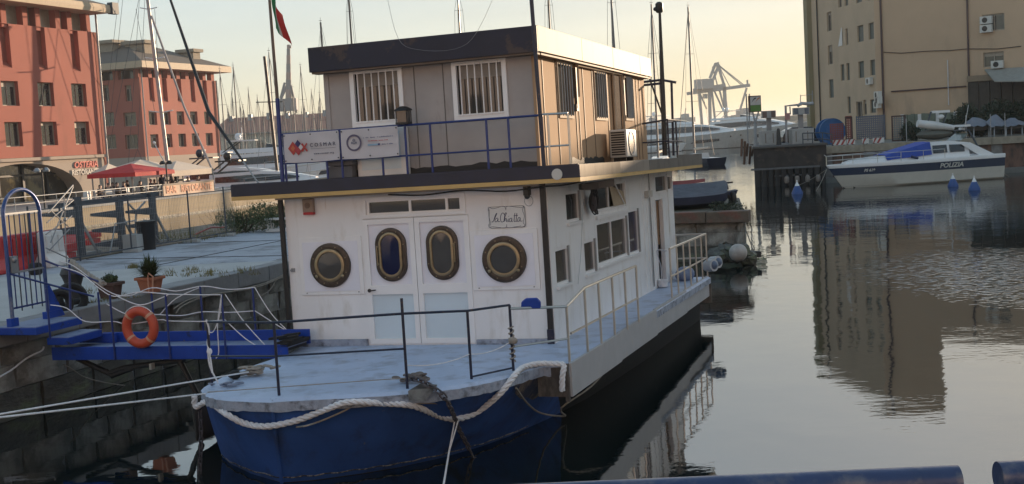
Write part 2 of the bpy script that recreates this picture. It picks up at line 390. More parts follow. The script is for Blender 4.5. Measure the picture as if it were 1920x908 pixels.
# ================================================================== WATER and quays
def water():
    m = bpy.data.materials.new('harbour_water'); m.use_nodes = True; nt = m.node_tree; b = nt.nodes['Principled BSDF']
    b.inputs['Base Color'].default_value = (.006, .011, .011, 1); b.inputs['Roughness'].default_value = .02; b.inputs['IOR'].default_value = 3.8
    tc = nt.nodes.new('ShaderNodeTexCoord')
    def nz(scale, st, det, rot=0):
        mp = nt.nodes.new('ShaderNodeMapping'); mp.inputs[3].default_value = st; mp.inputs[2].default_value = (0, 0, rot)
        nt.links.new(tc.outputs['Object'], mp.inputs[0])
        n = nt.nodes.new('ShaderNodeTexNoise'); n.inputs['Scale'].default_value = scale; n.inputs['Detail'].default_value = det
        nt.links.new(mp.outputs[0], n.inputs['Vector']); return n.outputs[0]
    def mth(op, a, c):
        n = nt.nodes.new('ShaderNodeMath'); n.operation = op
        for k, x in enumerate((a, c)):
            if isinstance(x, (int, float)): n.inputs[k].default_value = x
            else: nt.links.new(x, n.inputs[k])
        return n.outputs[0]
    big = nz(.55, (1, .8, 1), 2, .3); fine = nz(5.5, (.7, 1.3, 1), 3, -.1); patch = nz(.045, (1, 1, 1), 3)
    pr = nt.nodes.new('ShaderNodeMapRange'); pr.inputs[1].default_value = .42; pr.inputs[2].default_value = .62; pr.inputs[3].default_value = .12; pr.inputs[4].default_value = 1
    nt.links.new(patch, pr.inputs[0])
    sp = nt.nodes.new('ShaderNodeSeparateXYZ'); nt.links.new(tc.outputs['Object'], sp.inputs[0])
    far = nt.nodes.new('ShaderNodeMapRange'); far.inputs[1].default_value = 42; far.inputs[2].default_value = 80; far.inputs[3].default_value = .13; far.inputs[4].default_value = .42   # the breeze reaches the outer basin
    nt.links.new(mth('ADD', sp.outputs[1], mth('MULTIPLY', patch, 30)), far.inputs[0])
    mid = nz(1.7, (.7, 1.4, 1), 3, .2)
    h = mth('ADD', mth('ADD', mth('MULTIPLY', big, .9), mth('MULTIPLY', mth('MULTIPLY', mid, far.outputs[0]), .9)), mth('MULTIPLY', mth('MULTIPLY', fine, far.outputs[0]), pr.outputs[0]))
    # a cat's paw of wind ruffling the basin in front of the ochre block
    vd = nt.nodes.new('ShaderNodeVectorMath'); vd.operation = 'SUBTRACT'; nt.links.new(tc.outputs['Object'], vd.inputs[0]); vd.inputs[1].default_value = (14.2, 33.0, 0)
    vm = nt.nodes.new('ShaderNodeVectorMath'); vm.operation = 'MULTIPLY'; nt.links.new(vd.outputs[0], vm.inputs[0]); vm.inputs[1].default_value = (.22, .15, 0)
    vl = nt.nodes.new('ShaderNodeVectorMath'); vl.operation = 'LENGTH'; nt.links.new(vm.outputs[0], vl.inputs[0])
    paw = nt.nodes.new('ShaderNodeMapRange'); paw.inputs[1].default_value = .45; paw.inputs[2].default_value = 1.15; paw.inputs[3].default_value = 1; paw.inputs[4].default_value = 0; nt.links.new(vl.outputs['Value'], paw.inputs[0])
    rip = nz(4.2, (.8, 1.5, 1), 1.5, .5)
    pk = mth('POWER', rip, 7.0)
    h = mth('ADD', h, mth('MULTIPLY', mth('MULTIPLY', pk, paw.outputs[0]), 20.0))
    bp = nt.nodes.new('ShaderNodeBump'); bp.inputs['Strength'].default_value = 1; bp.inputs['Distance'].default_value = .014
    nt.links.new(h, bp.inputs['Height']); nt.links.new(bp.outputs[0], b.inputs['Normal'])
    return m
mb = MB(); mb.quad((-4000, -300, 0), (4000, -300, 0), (4000, 8000, 0), (-4000, 8000, 0))
struct(mb, 'water', water())

ZQ = 1.7
# near pier (left): body, coping and facing stones
mb = MB(); mb.box(-27, -15.35, 2, 48, -1.5, ZQ - .004); pier = struct(mb, 'quay', conc, Q)
mb = MB(); mb.prism([(-15.34, 40.4), (-5.75, 40.4), (-7.0, 48), (-15.34, 48)], (0, 0, -1.5), (1, 0, 0), (0, 1, 0), (0, 0, ZQ - .06 + 1.5)); struct(mb, 'quay', mat('brown_pier', (.1, .085, .065), .95, var=.3, scale=2, col2=(.05, .055, .03), lo=.5, hi=.6, dscale=1.5, bump=.8, bscale=6, bdist=.05), Q)
mb = MB(); mb.box(-26.9, -22.6, 3, 47.8, ZQ, ZQ + .03); struct(mb, 'ground', sand, Q)
mb = MB(); mb.prism([(-22.6, 3), (-15.4, 3), (-15.4, 26.9), (-17.5, 26.5), (-22.6, 24)], (0, 0, ZQ + .002), (1, 0, 0), (0, 1, 0), (0, 0, .012))
struct(mb, 'pavement', concl, Q)
for k, yy in enumerate((20.4, 24.1, 28.3, 33.6)):
    mb = MB(); mb.beam((-15.7, yy, ZQ + .004), (-22.5, yy + .4 * (-1) ** k, ZQ + .004), .025, .012); mb.build('expansion_joint', mat('joint_tar', (.05, .05, .05), .9), pier)
mb = MB(); mb.beam((-18.6, 18, ZQ + .004), (-18.9, 39, ZQ + .004), .025, .012); mb.build('expansion_joint', mat('joint_tar', (.05, .05, .05), .9), pier)
stones = []
for k in range(3):
    mb = MB(); nx, nz_ = 5, 3
    vs = [(0, i / nx, j / nz_) for i in range(nx + 1) for j in range(nz_ + 1)]
    vs = [Ve((.03 * random.random() + (.05 if 0 < i < nx * (nz_ + 1) else 0), .012 + .976 * v[1], .015 + .97 * v[2])) for i, v in enumerate(vs)]
    fs = [(i * (nz_ + 1) + j, (i + 1) * (nz_ + 1) + j, (i + 1) * (nz_ + 1) + j + 1, i * (nz_ + 1) + j + 1) for i in range(nx) for j in range(nz_)]
    mb.add(vs, fs)
    ring = [j for j in range(nz_ + 1)] + [i * (nz_ + 1) + nz_ for i in range(1, nx + 1)] + [nx * (nz_ + 1) + j for j in reversed(range(nz_))] + [i * (nz_ + 1) for i in reversed(range(1, nx))]
    back = [vs[i] - Ve((.3, 0, 0)) for i in ring]; n0 = len(mb.v); mb.v += back
    for i in range(len(ring)): j = (i + 1) % len(ring); mb.f.append((ring[i], ring[j], n0 + j, n0 + i)); mb.sm.append(False)
    stones.append(mb.build('stone', stonem, pier, base=(0, 0, 0)))
    stones[-1].location = (-15.3, 16 + k, -.6)
wet = [dup(s, parent=pier) for s in stones]
for s in wet: s.data = s.data.copy(); s.data.materials[0] = stoned
rows = [(-.5, .5), (.0, .52), (.52, .44), (.96, .38)]
for r, (z, h) in enumerate(rows):
    y = 2 + random.random()
    while y < 40:
        L = random.uniform(.8, 1.5) if y > 12 else 3
        src = (wet if z + h < .6 else stones)[random.randrange(3)]
        if r == 0 and y < 12: y += L; continue
        inst(src, (-15.32 - random.random() * .05, y, z), pier, sc=(1, L, h)); y += L
for s in stones + wet: s.location.z = -.9; s.location.x = -15.4
mb = MB(); mb.box(0, .62, .01, 1.39, 0, .37); cap0 = mb.build('coping_stone', capm, pier, base=(0, 0, 0), bevel=.025); cap0.location = (-15.62, 2, 1.345)
for i in range(1, 27): inst(cap0, (-15.62 + random.uniform(-.02, .02), 2 + 1.4 * i, 1.345 + random.uniform(-.01, .01)), pier)
# cross pier facing the camera
c2 = cap0
cap2 = dup(cap0, parent=pier); cap2.data = cap0.data.copy(); cap2.data.materials[0] = mat('brown_coping', (.13, .1, .075), .9, var=.25, scale=3, col2=(.17, .08, .06), lo=.5, hi=.62, dscale=2, bump=.7, bscale=8, bdist=.03); cap2.location = (-13.95, 40.0, 1.3); cap2.rotation_euler = (0, 0, pi / 2)
for i in range(1, 7): inst(cap2, (-13.95 + 1.4 * i, 40.0, 1.3 + .01 * (i % 2)), pier, rot=(0, 0, pi / 2))
for r, (z, h) in enumerate(rows):
    x = -15.3
    while x < -5.95:
        L = min(random.uniform(.9, 1.6), -5.75 - x)
        if L < .2: break
        o_ = inst((wet if r < 2 else stones)[random.randrange(3)], (x + L, 40.42, z), pier, rot=(0, 0, pi / 2), sc=(1, L, h)); o_.rotation_euler = (0, 0, -pi / 2); o_.location = (x, 40.42, z); x += L
for r, (z, h) in enumerate(rows):
    y = 40.4
    while y < 47.5: inst(stones[r % 3], (-5.95 - (y - 40.4) * .165, y, z), pier, sc=(1, 1.5, h), rot=(0, 0, .163)); y += 1.5

# ================================================================== HOUSEBOAT
B = BOAT
hb = thing('houseboat', 'two storey white and beige houseboat on a dark blue barge hull, moored in the foreground', 'houseboat', B)
TT = [(0, 9.9), (0, 4), (.2, 0), (.3, -1.8), (.38, -2.9), (.58, -3.65), (.95, -4.05), (1.45, -4.33), (2.1, -4.42), (2.6, -4.25), (3.1, -4.1), (3.6, -3.92), (4.1, -3.66), (4.45, -3.3), (4.72, -2.7), (4.9, -1.95), (5.05, 0), (5.1, 4), (5.1, 9.9)]
BB = [(.2, 9.9), (.2, 4), (.2, 0), (.15, -1.5), (.15, -2.3), (.25, -2.8), (.6, -3.15), (1.2, -3.6), (1.9, -3.98), (2.3, -3.8), (2.8, -3.42), (3.2, -3.05), (3.6, -2.5), (3.95, -1.8), (4.15, -1.2), (4.4, 0), (4.62, 1.52), (4.85, 5), (5.05, 9.9)]
def densify(P, k=3):
    out = []
    for i in range(len(P) - 1):
        for j in range(k): t = j / k; out.append((P[i][0] * (1 - t) + P[i + 1][0] * t, P[i][1] * (1 - t) + P[i + 1][1] * t))
    return out + [P[-1]]
TD, BD = densify(TT), densify(BB)
def hullpt(t, z):   # t index along outline, z height
    i = min(int(t), len(TD) - 2); q = t - i; a = Ve(TD[i]).lerp(Ve(TD[i + 1]), q); b = Ve(BD[i]).lerp(Ve(BD[i + 1]), q)
    k = (z + .13) / (-1.2 + .13); k2 = k ** 1.15 if k > 0 else k
    c = a.lerp(b, k2); return Ve((c.x, c.y, z))
rings = []
for z in (-.13, -.3, -.5, -.75, -1.0, -1.2, -1.35, -1.7): rings.append([hullpt(t, z) for t in range(len(TD))])
mb = MB(); mb.loft([q_[:47] for q_ in rings[:-2]], closed=False, cap=False); mb.build('hull', hullb, hb)
mb = MB(); mb.loft([q_[46:] for q_ in rings[:-2]], closed=False, cap=False); mb.build('aft_hull', mat('shade_black_hull', (.01, .011, .012), .7, spec=.2, col2=(.05, .04, .03), lo=.6, hi=.7, dscale=3), hb)  # aft hull coloured black for the shade under the side board
mb = MB(); mb.loft(rings[-3:], cap=True); mb.build('boot_stripe', hulld, hb)
# slightly ragged deck slab with rim
DT = [(.1, 9.9), (.1, 0), (.27, -.7), (.29, -1.8), (.34, -2.8), (.55, -3.7), (.9, -4.1), (1.2, -4.3), (1.55, -4.42), (2.1, -4.47), (2.6, -4.3), (3.08, -4.17), (3.56, -4.0), (4.0, -3.8), (4.34, -3.52), (4.62, -3.1), (4.78, -2.7), (4.86, -2.2), (5.0, -1.93), (5.36, -1.93), (5.36, 9.9)]
DD = densify(DT, 5); random.seed(3)
jit = [Ve((random.uniform(-.012, .012), random.uniform(-.012, .012), 0)) for _ in DD]
mb = MB(); top = [Ve((p[0], p[1], .0)) + j for p, j in zip(DD, jit)]
mb.loft([[Ve((p.x, p.y, -.14 - .02 * random.random())) for p in top], [Ve((p.x * 1.0, p.y, -.02)) for p in top]], cap=False, sm=False)
mb.build('deck_edge', rim, hb)
mb = MB(); cen = Ve((2.6, 1, 0)); inn = [Ve((p.x + (cen.x - p.x) * .012, p.y + (cen.y - p.y) * .012, .02)) for p in top]
mb.loft([[Ve((p.x, p.y, -.02)) for p in top], inn], cap=False, sm=False); mb.quad(*reversed(inn)); mb.build('deck', deckm, hb)
# grey side bulwark board in pieces, and the shaded side hull beneath
ys = [-1.93, 1.0, 3.9, 7.0, 9.9]
for i in range(4):
    mb = MB(); x = 5.36 - .03 * i; mb.box(x, x + .045, ys[i] + .006, ys[i + 1] - .006, -.44, .035); mb.build('bulwark_board', board, hb, bevel=.006)
mb = MB(); mb.box(4.9, 5.355, -1.93, -1.89, -.44, -.03); mb.box(.1, 5.36, 9.9, 9.93, -.6, .03); mb.build('end_board', rust, hb)
mb = MB(); mb.beam((5.34, -1.95, -.5), (5.34, -1.95, .03), .06, .06); mb.build('corner_post', rust, hb)
# rusty patch on the bow quarter
random.seed(4)
mb = MB(); ts = [42.6 + .25 * i for i in range(14)]; dz_ = [random.uniform(-.06, .06) - .12 * sin(pi * i / 13) for i in range(14)]
mb.loft([[hullpt(t, -.14 - (.5 + dz_[i]) * q_ * (sin(pi * (i + .6) / 14.2) ** .5)) + Ve((.012, -.006, 0)) for i, t in enumerate(ts)] for q_ in (0, .3, .7, 1)], closed=False, cap=False); mb.build('rusty_plate', mat('rusty_hull', (.03, .04, .08), .7, var=.4, col2=(.22, .17, .13), lo=.48, hi=.58, dscale=3.5, stretch=(1, 1, .3), bump=.5), hb)
mb = MB(); mb.tube([hullpt(24, z) + Ve((-.0, -.012, 0)) for z in (-.14, -.5, -.9, -1.3)], .028, 6); mb.build('stem_post', hullb, hb)
# weld seams / rub along waterline
mb = MB(); mb.tube([hullpt(t, -1.13 + .01 * sin(t * 9)) + Ve((.0, -.005, 0)) for t in [14 + .5 * k for k in range(60)]], .009, 5); mb.build('waterline_growth', mat('barnacles', (.2, .19, .17), .9, var=.6, scale=40, col2=(.02, .02, .02), dscale=14, lo=.48, hi=.52, bump=1), hb)

# --- lower walls
WX, WL, WH = 4.6, 9.85, 2.53
side_h = {'A': (1.02, 1.84, 1.84, 2.35), 'B': (.26, 1.0, .88, 1.48), 'C': (1.97, 2.69, .89, 1.47), 'D': (2.87, 5.15, .95, 1.73), 'E': (2.82, 5.19, 1.91, 2.41),
          'F': (5.3, 6.17, .93, 1.82), 'G': (7.8, 8.52, .02, 1.9), 'H': (7.97, 9.2, 2.03, 2.44), 'I': (9.27, 9.8, 2.04, 2.41)}
mb = MB(); mb.wall((WX, 0, 0), (0, 1, 0), (1, 0, 0), WL, WH, list(side_h.values()), .07)
mb.wall((0, 0, 0), (1, 0, 0), (0, -1, 0), WX, WH, [(1.5, 3.18, 2.15, 2.42), (1.42, 3.27, .04, 2.1)], .06)
mb.wall((0, WL, 0), (0, -1, 0), (-1, 0, 0), WL, WH, []); mb.wall((WX, WL, 0), (-1, 0, 0), (0, 1, 0), WX, WH, [])
mb.build('wall', white, hb)
SP = lambda a, b, d=0: Ve((WX + d, a, b)); FP = lambda a, b, d=0: Ve((a, -d, b))
def sash(parent, P, a0, a1, b0, b1, split=None, gm=glass, name='window', d=-.06):
    mb = MB(); bx = ring_frame(mb, P, a0 + .002, a1 - .002, b0 + .002, b1 - .002, .045, d, d + .045)
    bx(a0 - .03, a1 + .03, b0 - .035, b0 - .003, -.01, .03) if 0 else None
    if split:
        for s_ in split: bx(a0 + (a1 - a0) * s_ - .022, a0 + (a1 - a0) * s_ + .022, b0 + .045, b1 - .045, d, d + .04)
    o = mb.build(name, wframe, parent)
    xs = [a0] + [a0 + (a1 - a0) * s_ for s_ in (split or [])] + [a1]
    for i in range(len(xs) - 1):
        mb = MB(); q = .0025 * ((i % 2) * 2 - 1)
        mb.quad(P(xs[i] + .02, b0 + .02, d + .012 + q), P(xs[i + 1] - .02, b0 + .02, d + .012 - q), P(xs[i + 1] - .02, b1 - .02, d + .012 - q), P(xs[i] + .02, b1 - .02, d + .012 + q))
        mb.build('pane', gm, o)
    return o
for k, h in side_h.items():
    if k == 'G': continue
    sp = {'D': [.48], 'E': [.46]}.get(k)
    o = sash(hb, SP, *h, split=sp, gm=glassb if k == 'F' else glass)
    if k in 'ABCDF':
        mb = MB(); mb.box(WX - .005, WX + .05, h[0] - .03, h[1] + .03, h[2] - .04, h[2] - .004); mb.build('sill', wframe, o)
        mb = MB(); mb.box(WX - .06, WX + .012, h[1] - .03, h[1] + .04, h[2], h[3]); mb.build('jamb', mat('grey_frame', (.3, .3, .3), .4), o)
# tilted open upper sash with pale lining
mb = MB(); mb.quad(SP(4.1, 1.96, .02), SP(5.1, 1.96, .02), SP(5.1, 2.2, -.02), SP(4.1, 2.36, -.045)); mb.build('cardboard_lining', mat('cardboard', (.4, .32, .22), .8), hb)
mb = MB(); mb.beam(SP(4.3, 2.37, .02), SP(4.95, 1.97, .02), .02, .02); mb.beam(SP(2.8, 1.82, .02), SP(5.2, 1.82, .02), .05, .06); mb.build('sash_stay', wframe, hb)
# side door, half open wood
mb = MB(); mb.box(WX - .16, WX - .12, 7.8, 8.52, .03, 1.9); d_ = mb.build('side_door', glassb, hb)
mb = MB(); mb.box(WX - .115, WX - .08, 7.82, 8.5, .9, 1.86); mb.build('wood_panel', wood, d_)
mb = MB(); mb.box(WX - .06, WX + .02, 7.74, 7.797, .02, 1.93); mb.box(WX - .06, WX + .02, 8.523, 8.58, .02, 1.93); mb.build('door_frame', wframe, d_)
# front doors
def porthole(P, cx, cz, r, parent, stretch=0, ry=1):
    n = P(0, 0, 1) - P(0, 0, 0); c = P(cx, cz, .0)
    mb = MB(); mb.lathe([(r * .62, .002), (r * .7, .02), (r * .74, .042), (r * .9, .05), (r * .985, .04), (r, .02), (r, .0)], c, n, 40, up=(0, 0, 1), stretch=stretch)
    n0 = mb.f; o = mb.build('porthole_ring', brassd, parent)
    mb = MB(); mb.lathe([(r * .58, .046), (r * .6, .066), (r * .67, .07), (r * .74, .06), (r * .75, .045)], c, n, 40, up=(0, 0, 1), stretch=stretch); mb.f = [f for f in mb.f if len(f) < 20]; mb.sm = mb.sm[:len(mb.f)]
    mb.build('inner_ring', brass, o) if o.parent.parent is None else mb.build('inner_ring', brass, parent)
    mb = MB(); mb.lathe([(r * .6, 0), (0, .004)], c + n * .046, n, 40, up=(0, 0, 1), stretch=stretch)
    g = (glassb if stretch and cx < 2.3 else mat('grey_porthole_glass', (.07, .068, .065), .06, spec=.7)); mb.build('porthole_glass', g, o if o.parent.parent is None else parent)
    mb = MB()
    for k in range(8 if stretch == 0 else 6):
        a = 2 * pi * (k + .5) / (8 if stretch == 0 else 6); p = P(cx + r * .86 * sin(a), cz + r * .86 * cos(a) + (stretch if cos(a) > 0 else -stretch), .05)
        mb.ell(p, .011, .011, .011, 6, 4)
    for a in ((2.2, -2.2) if stretch == 0 else ()):
        mb.ell(P(cx + r * .8 * sin(a), cz + r * .8 * cos(a), .075), .03, .022, .03, 8, 6)
    if stretch:
        sg = -1 if cx < 2.3 else 1
        mb.tube([P(cx + sg * r * .83, cz - .14, .07), P(cx + sg * r * .83, cz + .14, .07)], .01, 6)
        for q in (-.14, .14): mb.ell(P(cx + sg * r * .8, cz + q, .07), .022, .018, .018, 8, 5)
    mb.build('dog_bolt', brass, o if o.parent.parent is None else parent)
    return o
for k, (x0, x1) in enumerate(((1.42, 2.325), (2.335, 3.27))):
    sg = k
    mb = MB(); P = lambda a, b, d=0: FP(a, b, d - .035)
    bx = ring_frame(mb, P, x0, x1, .045, 2.095, .085, 0, .055); bx(x0 + .085, x1 - .085, .86, 1.01, 0, .053)
    d_ = mb.build('front_door', wframe, hb)
    mb = MB(); mb.box(x0 + .08, x1 - .08, .02, .03, 1.0, 2.02); mb.build('upper_panel', wpanel, d_)
    mb = MB(); mb.box(x0 + .08, x1 - .08, .02, .03, .12, .87); mb.build('lower_panel', frost, d_)
    mb = MB(); zz = 1.505
    P = lambda a, b, d=0: FP(a, b, d - .02)
    porthole(P, 1.89 if k == 0 else 2.79, zz, .275, d_, stretch=.165)
    if k == 0:
        mb = MB(); mb.lathe([(.03, 0), (.03, .02)], FP(1.47, .93, .02), (0, -1, 0), 12); mb.tube([FP(1.47, .93, .03), FP(1.48, .93, .065), FP(1.6, .94, .065)], .011, 6); mb.build('door_handle', blackm, d_)
o = sash(hb, FP, 1.5, 3.18, 2.15, 2.42, split=[.46, .84], name='transom_window', d=-.05)
mb = MB(); P = FP; ring_frame(mb, P, 1.44, 3.24, 2.115, 2.455, .055, .0, .022); mb.build('transom_surround', wframe, hb)
# round portholes on panels
for x0, x1, z0, z1, cx in ((.22, 1.375, .88, 1.835, .8), (3.29, 4.41, .885, 1.835, 3.85)):
    mb = MB(); mb.box(x0, x1, -.022, .0, z0, z1); pn = mb.build('porthole_panel', white, hb, bevel=.004)
    mb = MB(); mb.box(x0 + .07, x1 - .07, -.03, -.0222, z0 + .06, z1 - .07); mb.build('inner_panel', wpanel, pn, bevel=.002)
    ring_mb = porthole(lambda a, b, d=0: FP(a, b, d + .03), cx, 1.37, .37, hb)
    mb = MB()
    for x_, z_ in ((x0 + .1, z0 + .035), (x1 - .1, z0 + .035)): mb.ell(FP(x_, z_, .024), .012, .006, .009, 6, 4)
    mb.build('panel_catch', blackm, pn)
# dark corner posts
mb = MB(); mb.box(-.085, -.02, -.07, .0, -.02, 2.53); mb.build('corner_trim', blackm, hb)
mb = MB(); mb.box(4.50, 4.585, -.05, -.002, .04, 2.53); mb.build('corner_trim', blackm, hb)
mb = MB(); mb.box(4.49, 4.6, -.07, -.052, .02, .25); mb.build('post_shoe', railb, hb)
# concrete plinth along front wall
mb = MB(); mb.box(.02, 1.38, -.06, -.001, .02, .13); mb.box(3.3, 4.55, -.06, -.001, .02, .1); mb.build('plinth', rim, hb)
# vertical white sheet seams
for y_ in (6.62, 6.95, 7.5, 9.2): 
    mb = MB(); mb.box(WX, WX + .012, y_, y_ + .02, .05, 2.5); mb.build('wall_batten', white, hb)
# conduits and small boxes on the side wall
mb = MB(); mb.tube([SP(7.25, 2.5, .02), SP(7.25, .1, .02)], .013, 6); hose(mb, [SP(6.98, 2.0, .03), SP(7.1, 2.06, .03), SP(7.2, 1.98, .03), SP(7.22, .1, .02)], .01); mb.build('conduit', mat('grey_conduit', (.3, .3, .3), .5), hb)
for y_ in (6.83, 7.05): mb = MB(); mb.box(WX, WX + .1, y_, y_ + .15, 2.0, 2.14); mb.build('meter_box', acw, hb, bevel=.01)

# --- upper deck slab: navy front fascia, ochre trim, grey side fascia panels
FX0, FX1, FY0, FY1, FZ0, FZ1 = -.733, 5.277, -.449, 10.05, 2.531, 2.789
mb = MB(); mb.box(FX0 + .03, FX1 - .03, FY0 + .03, FY1, FZ0 + .03, FZ1 - .02); mb.build('upper_deck', bitum, hb)
mb = MB(); mb.box(FX0, FX1, FY0, FY0 + .028, FZ0 + .066, FZ1); mb.build('front_fascia', navy, hb, bevel=.004)
mb = MB(); mb.box(FX0, FX0 + .028, FY0 + .03, FY1, FZ0 + .066, FZ1); mb.build('left_fascia', navy, hb)
mb = MB(); mb.box(FX0, FX1, FY0 + .002, FY0 + .04, FZ0, FZ0 + .064); mb.box(FX1 - .04, FX1 - .002, FY0 + .042, FY1, FZ0, FZ0 + .064); mb.box(FX0, FX0 + .04, FY0 + .042, FY1, FZ0, FZ0 + .064); mb.build('ochre_trim', yel, hb)
pts = [FY0 + .03, 2.1, 4.4, 7.2, 10.05]
for i in range(4):
    mb = MB(); mb.box(FX1 - .028, FX1, pts[i] + .006, pts[i + 1] - .006, FZ0 + .066, FZ1 + (0 if i < 3 else .06)); mb.build('side_fascia_panel', (tanm, gfas, mat('dark_fascia', (.11, .1, .09), .5, var=.15, col2=(.06, .055, .05), lo=.5, hi=.7, dscale=3))[min(i, 2)], hb)
mb = MB(); mb.box(FX0, FX1 - .03, FY0 + .03, FY0 + .06, FZ1 - .02, FZ1 + .012); mb.build('deck_lip', navy, hb)
mb = MB(); mb.box(4.45, 4.9, -.46, -.45, 2.5, 2.66)
mb = MB(); mb.lathe([(.085, 0), (.085, .012)], (4.92, -.45, 2.66), (0, -1, 0), 18); mb.build('round_plate', acw, hb)
mb = MB(); mb.box(.0, 4.58, -.3, -.02, 2.50, 2.53); mb.build('soffit_batten', mat('pale_batten', (.35, .3, .24), .7), hb)
# --- upper cabin
CX0, CX1, CY0, CL, CZ0, CZ1 = .878, 4.48, .1, 7.91, 2.787, 4.546
fh = [(1.34 - CX0, 2.235 - CX0, 3.64 - CZ0, 4.54 - CZ0), (3.135 - CX0, 4.01 - CX0, 3.63 - CZ0, 4.53 - CZ0)]
sh = [(1.34 - CY0, 2.12 - CY0, 3.62 - CZ0, 4.48 - CZ0), (3.7 - CY0, 4.45 - CY0, 3.62 - CZ0, 4.46 - CZ0), (6.02 - CY0, 6.62 - CY0, 3.65 - CZ0, 4.48 - CZ0)]
mb = MB(); mb.wall((CX0, CY0, CZ0), (1, 0, 0), (0, -1, 0), CX1 - CX0, CZ1 - CZ0, fh, .07)
mb.wall((CX0, CL, CZ0), (0, -1, 0), (-1, 0, 0), CL - CY0, CZ1 - CZ0, []); mb.wall((CX1, CL, CZ0), (-1, 0, 0), (0, 1, 0), CX1 - CX0, CZ1 - CZ0, [])
mb.build('cabin_front_wall', greyw, hb)
mb = MB(); mb.wall((CX1, CY0, CZ0), (0, 1, 0), (1, 0, 0), CL - CY0, CZ1 - CZ0, sh, .07); mb.build('cabin_side_wall', tanp, hb)
UP = lambda a, b, d=0: Ve((CX1 + d, a + CY0, b + CZ0)); UF = lambda a, b, d=0: Ve((a + CX0, CY0 - d, b + CZ0))
for h in fh:
    mb = MB(); bx = ring_frame(mb, UF, h[0] - .02, h[1] + .02, h[2] - .03, h[3] + .02, .075, -.03, .035); o = mb.build('barred_window', wframe, hb)
    mb = MB(); mb.quad(UF(h[0], h[2], -.05), UF(h[1], h[2], -.05), UF(h[1], h[3], -.05), UF(h[0], h[3], -.05)); mb.build('pane', glass, o)
    b0 = None
    for k in range(6):
        x_ = h[0] + .13 + (h[1] - h[0] - .26) * k / 5
        mb = MB(); mb.tube([UF(x_, h[2] + .03, .045), UF(x_, h[3] - .03, .045)], .011, 6); mb.build('window_bar', wframe, o)
    mb = MB(); mb.beam(UF(h[0] + .05, h[2] + .05, .04), UF(h[1] - .05, h[2] + .05, .04), .02, .02); mb.beam(UF(h[0] + .05, h[3] - .06, .04), UF(h[1] - .05, h[3] - .06, .04), .02, .02); mb.build('bar_rail', wframe, o)
    mb = MB(); mb.quad(UF(h[0] + .07, h[3] - .28, -.045), UF(h[1] - .07, h[3] - .28, -.045), UF(h[1] - .07, h[3] - .06, -.045), UF(h[0] + .07, h[3] - .06, -.045)); mb.build('curtain', mat('curtain', (.28, .25, .22), .9), o)
for h in sh:
    mb = MB(); ring_frame(mb, UP, h[0] - .04, h[1] + .04, h[2] - .05, h[3] + .04, .06, -.03, .03); o = mb.build('barred_window', mat('cream_frame', (.42, .33, .24), .7, spec=.1), hb)
    mb = MB(); mb.quad(UP(h[0], h[2], -.05), UP(h[1], h[2], -.05), UP(h[1], h[3], -.05), UP(h[0], h[3], -.05)); mb.build('pane', glass, o)
    for k in range(5):
        x_ = h[0] + .08 + (h[1] - h[0] - .16) * k / 4
        mb = MB(); mb.tube([UP(x_, h[2], .05), UP(x_, h[3], .05)], .014, 6); mb.build('window_bar', galv, o)
# side cladding battens, door and shutter track
for y_ in (.5, 1.25, 2.35, 2.55, 2.9, 3.55, 4.6, 5.85, 6.85, 7.1, 7.4):
    mb = MB(); mb.box(CX1, CX1 + .012, y_, y_ + .018, CZ0 + .02, CZ1 - .05); mb.build('panel_seam', mat('seam', (.2, .14, .09), .6), hb)
mb = MB(); mb.box(CX1, CX1 + .03, 5.0, 5.62, CZ0 + .05, 4.46); d_ = mb.build('cabin_door', mat('dark_door', (.07, .05, .04), .85, spec=.03), hb)
mb = MB(); mb.tube([(CX1 + .05, 2.42, 3.95), (CX1 + .05, 2.42, 4.5), (CX1 + .05, 5.66, 4.5), (CX1 + .05, 5.66, 3.0)], .028, 8); mb.tube([(CX1 + .05, 4.97, 3.0), (CX1 + .05, 4.97, 4.48)], .028, 8); mb.build('shutter_track', mat('cream_frame', (.42, .33, .24), .7, spec=.1), hb)
mb = MB(); mb.beam((CX1 + .04, 2.3, 3.75), (CX1 + .04, 2.3, 4.45), .06, .05); mb.box(CX1, CX1 + .06, 2.24, 2.36, 3.7, 3.82); mb.beam((CX1 + .03, 5.85, 3.7), (CX1 + .03, 5.85, 4.4), .05, .05); mb.build('folded_shutter', mat('dark_bracket', (.06, .045, .035), .6), hb)
mb = MB(); mb.box(CX0 - .03, CX0 + .05, CY0 - .02, CY0 + .05, CZ0, CZ1); mb.build('cabin_corner', greyw, hb)
mb = MB(); mb.box(CX1 - .03, CX1 + .02, CY0 - .02, CY0 + .06, CZ0, CZ1); mb.build('cabin_corner', tanp, hb)
for x_ in (2.45, 2.95): mb = MB(); mb.box(x_, x_ + .012, CY0 - .008, CY0, CZ0, CZ1); mb.build('render_seam', mat('seam_grey', (.12, .11, .1), .8), hb)
# bitumen upstand with ragged top
def ragged(pf, a0, a1, z0, zt, n, amp, seed):
    random.seed(seed); mb = MB(); P_ = []
    for i in range(n + 1):
        a = a0 + (a1 - a0) * i / n; P_.append((a, zt + random.uniform(-amp, amp)))
    for i in range(n): mb.quad(pf(P_[i][0], z0), pf(P_[i + 1][0], z0), pf(P_[i + 1][0], P_[i + 1][1]), pf(P_[i][0], P_[i][1]))
    return mb
ragged(lambda a, z: Ve((a, CY0 - .012, z)), CX0, CX1 - .02, CZ0, CZ0 + .11, 26, .025, 5).build('bitumen_upstand', bitum, hb)
ragged(lambda a, z: Ve((CX1 + .015, a, z)), 1.9, 4.1, CZ0, CZ0 + .1, 16, .04, 6).build('bitumen_upstand', bitum, hb)
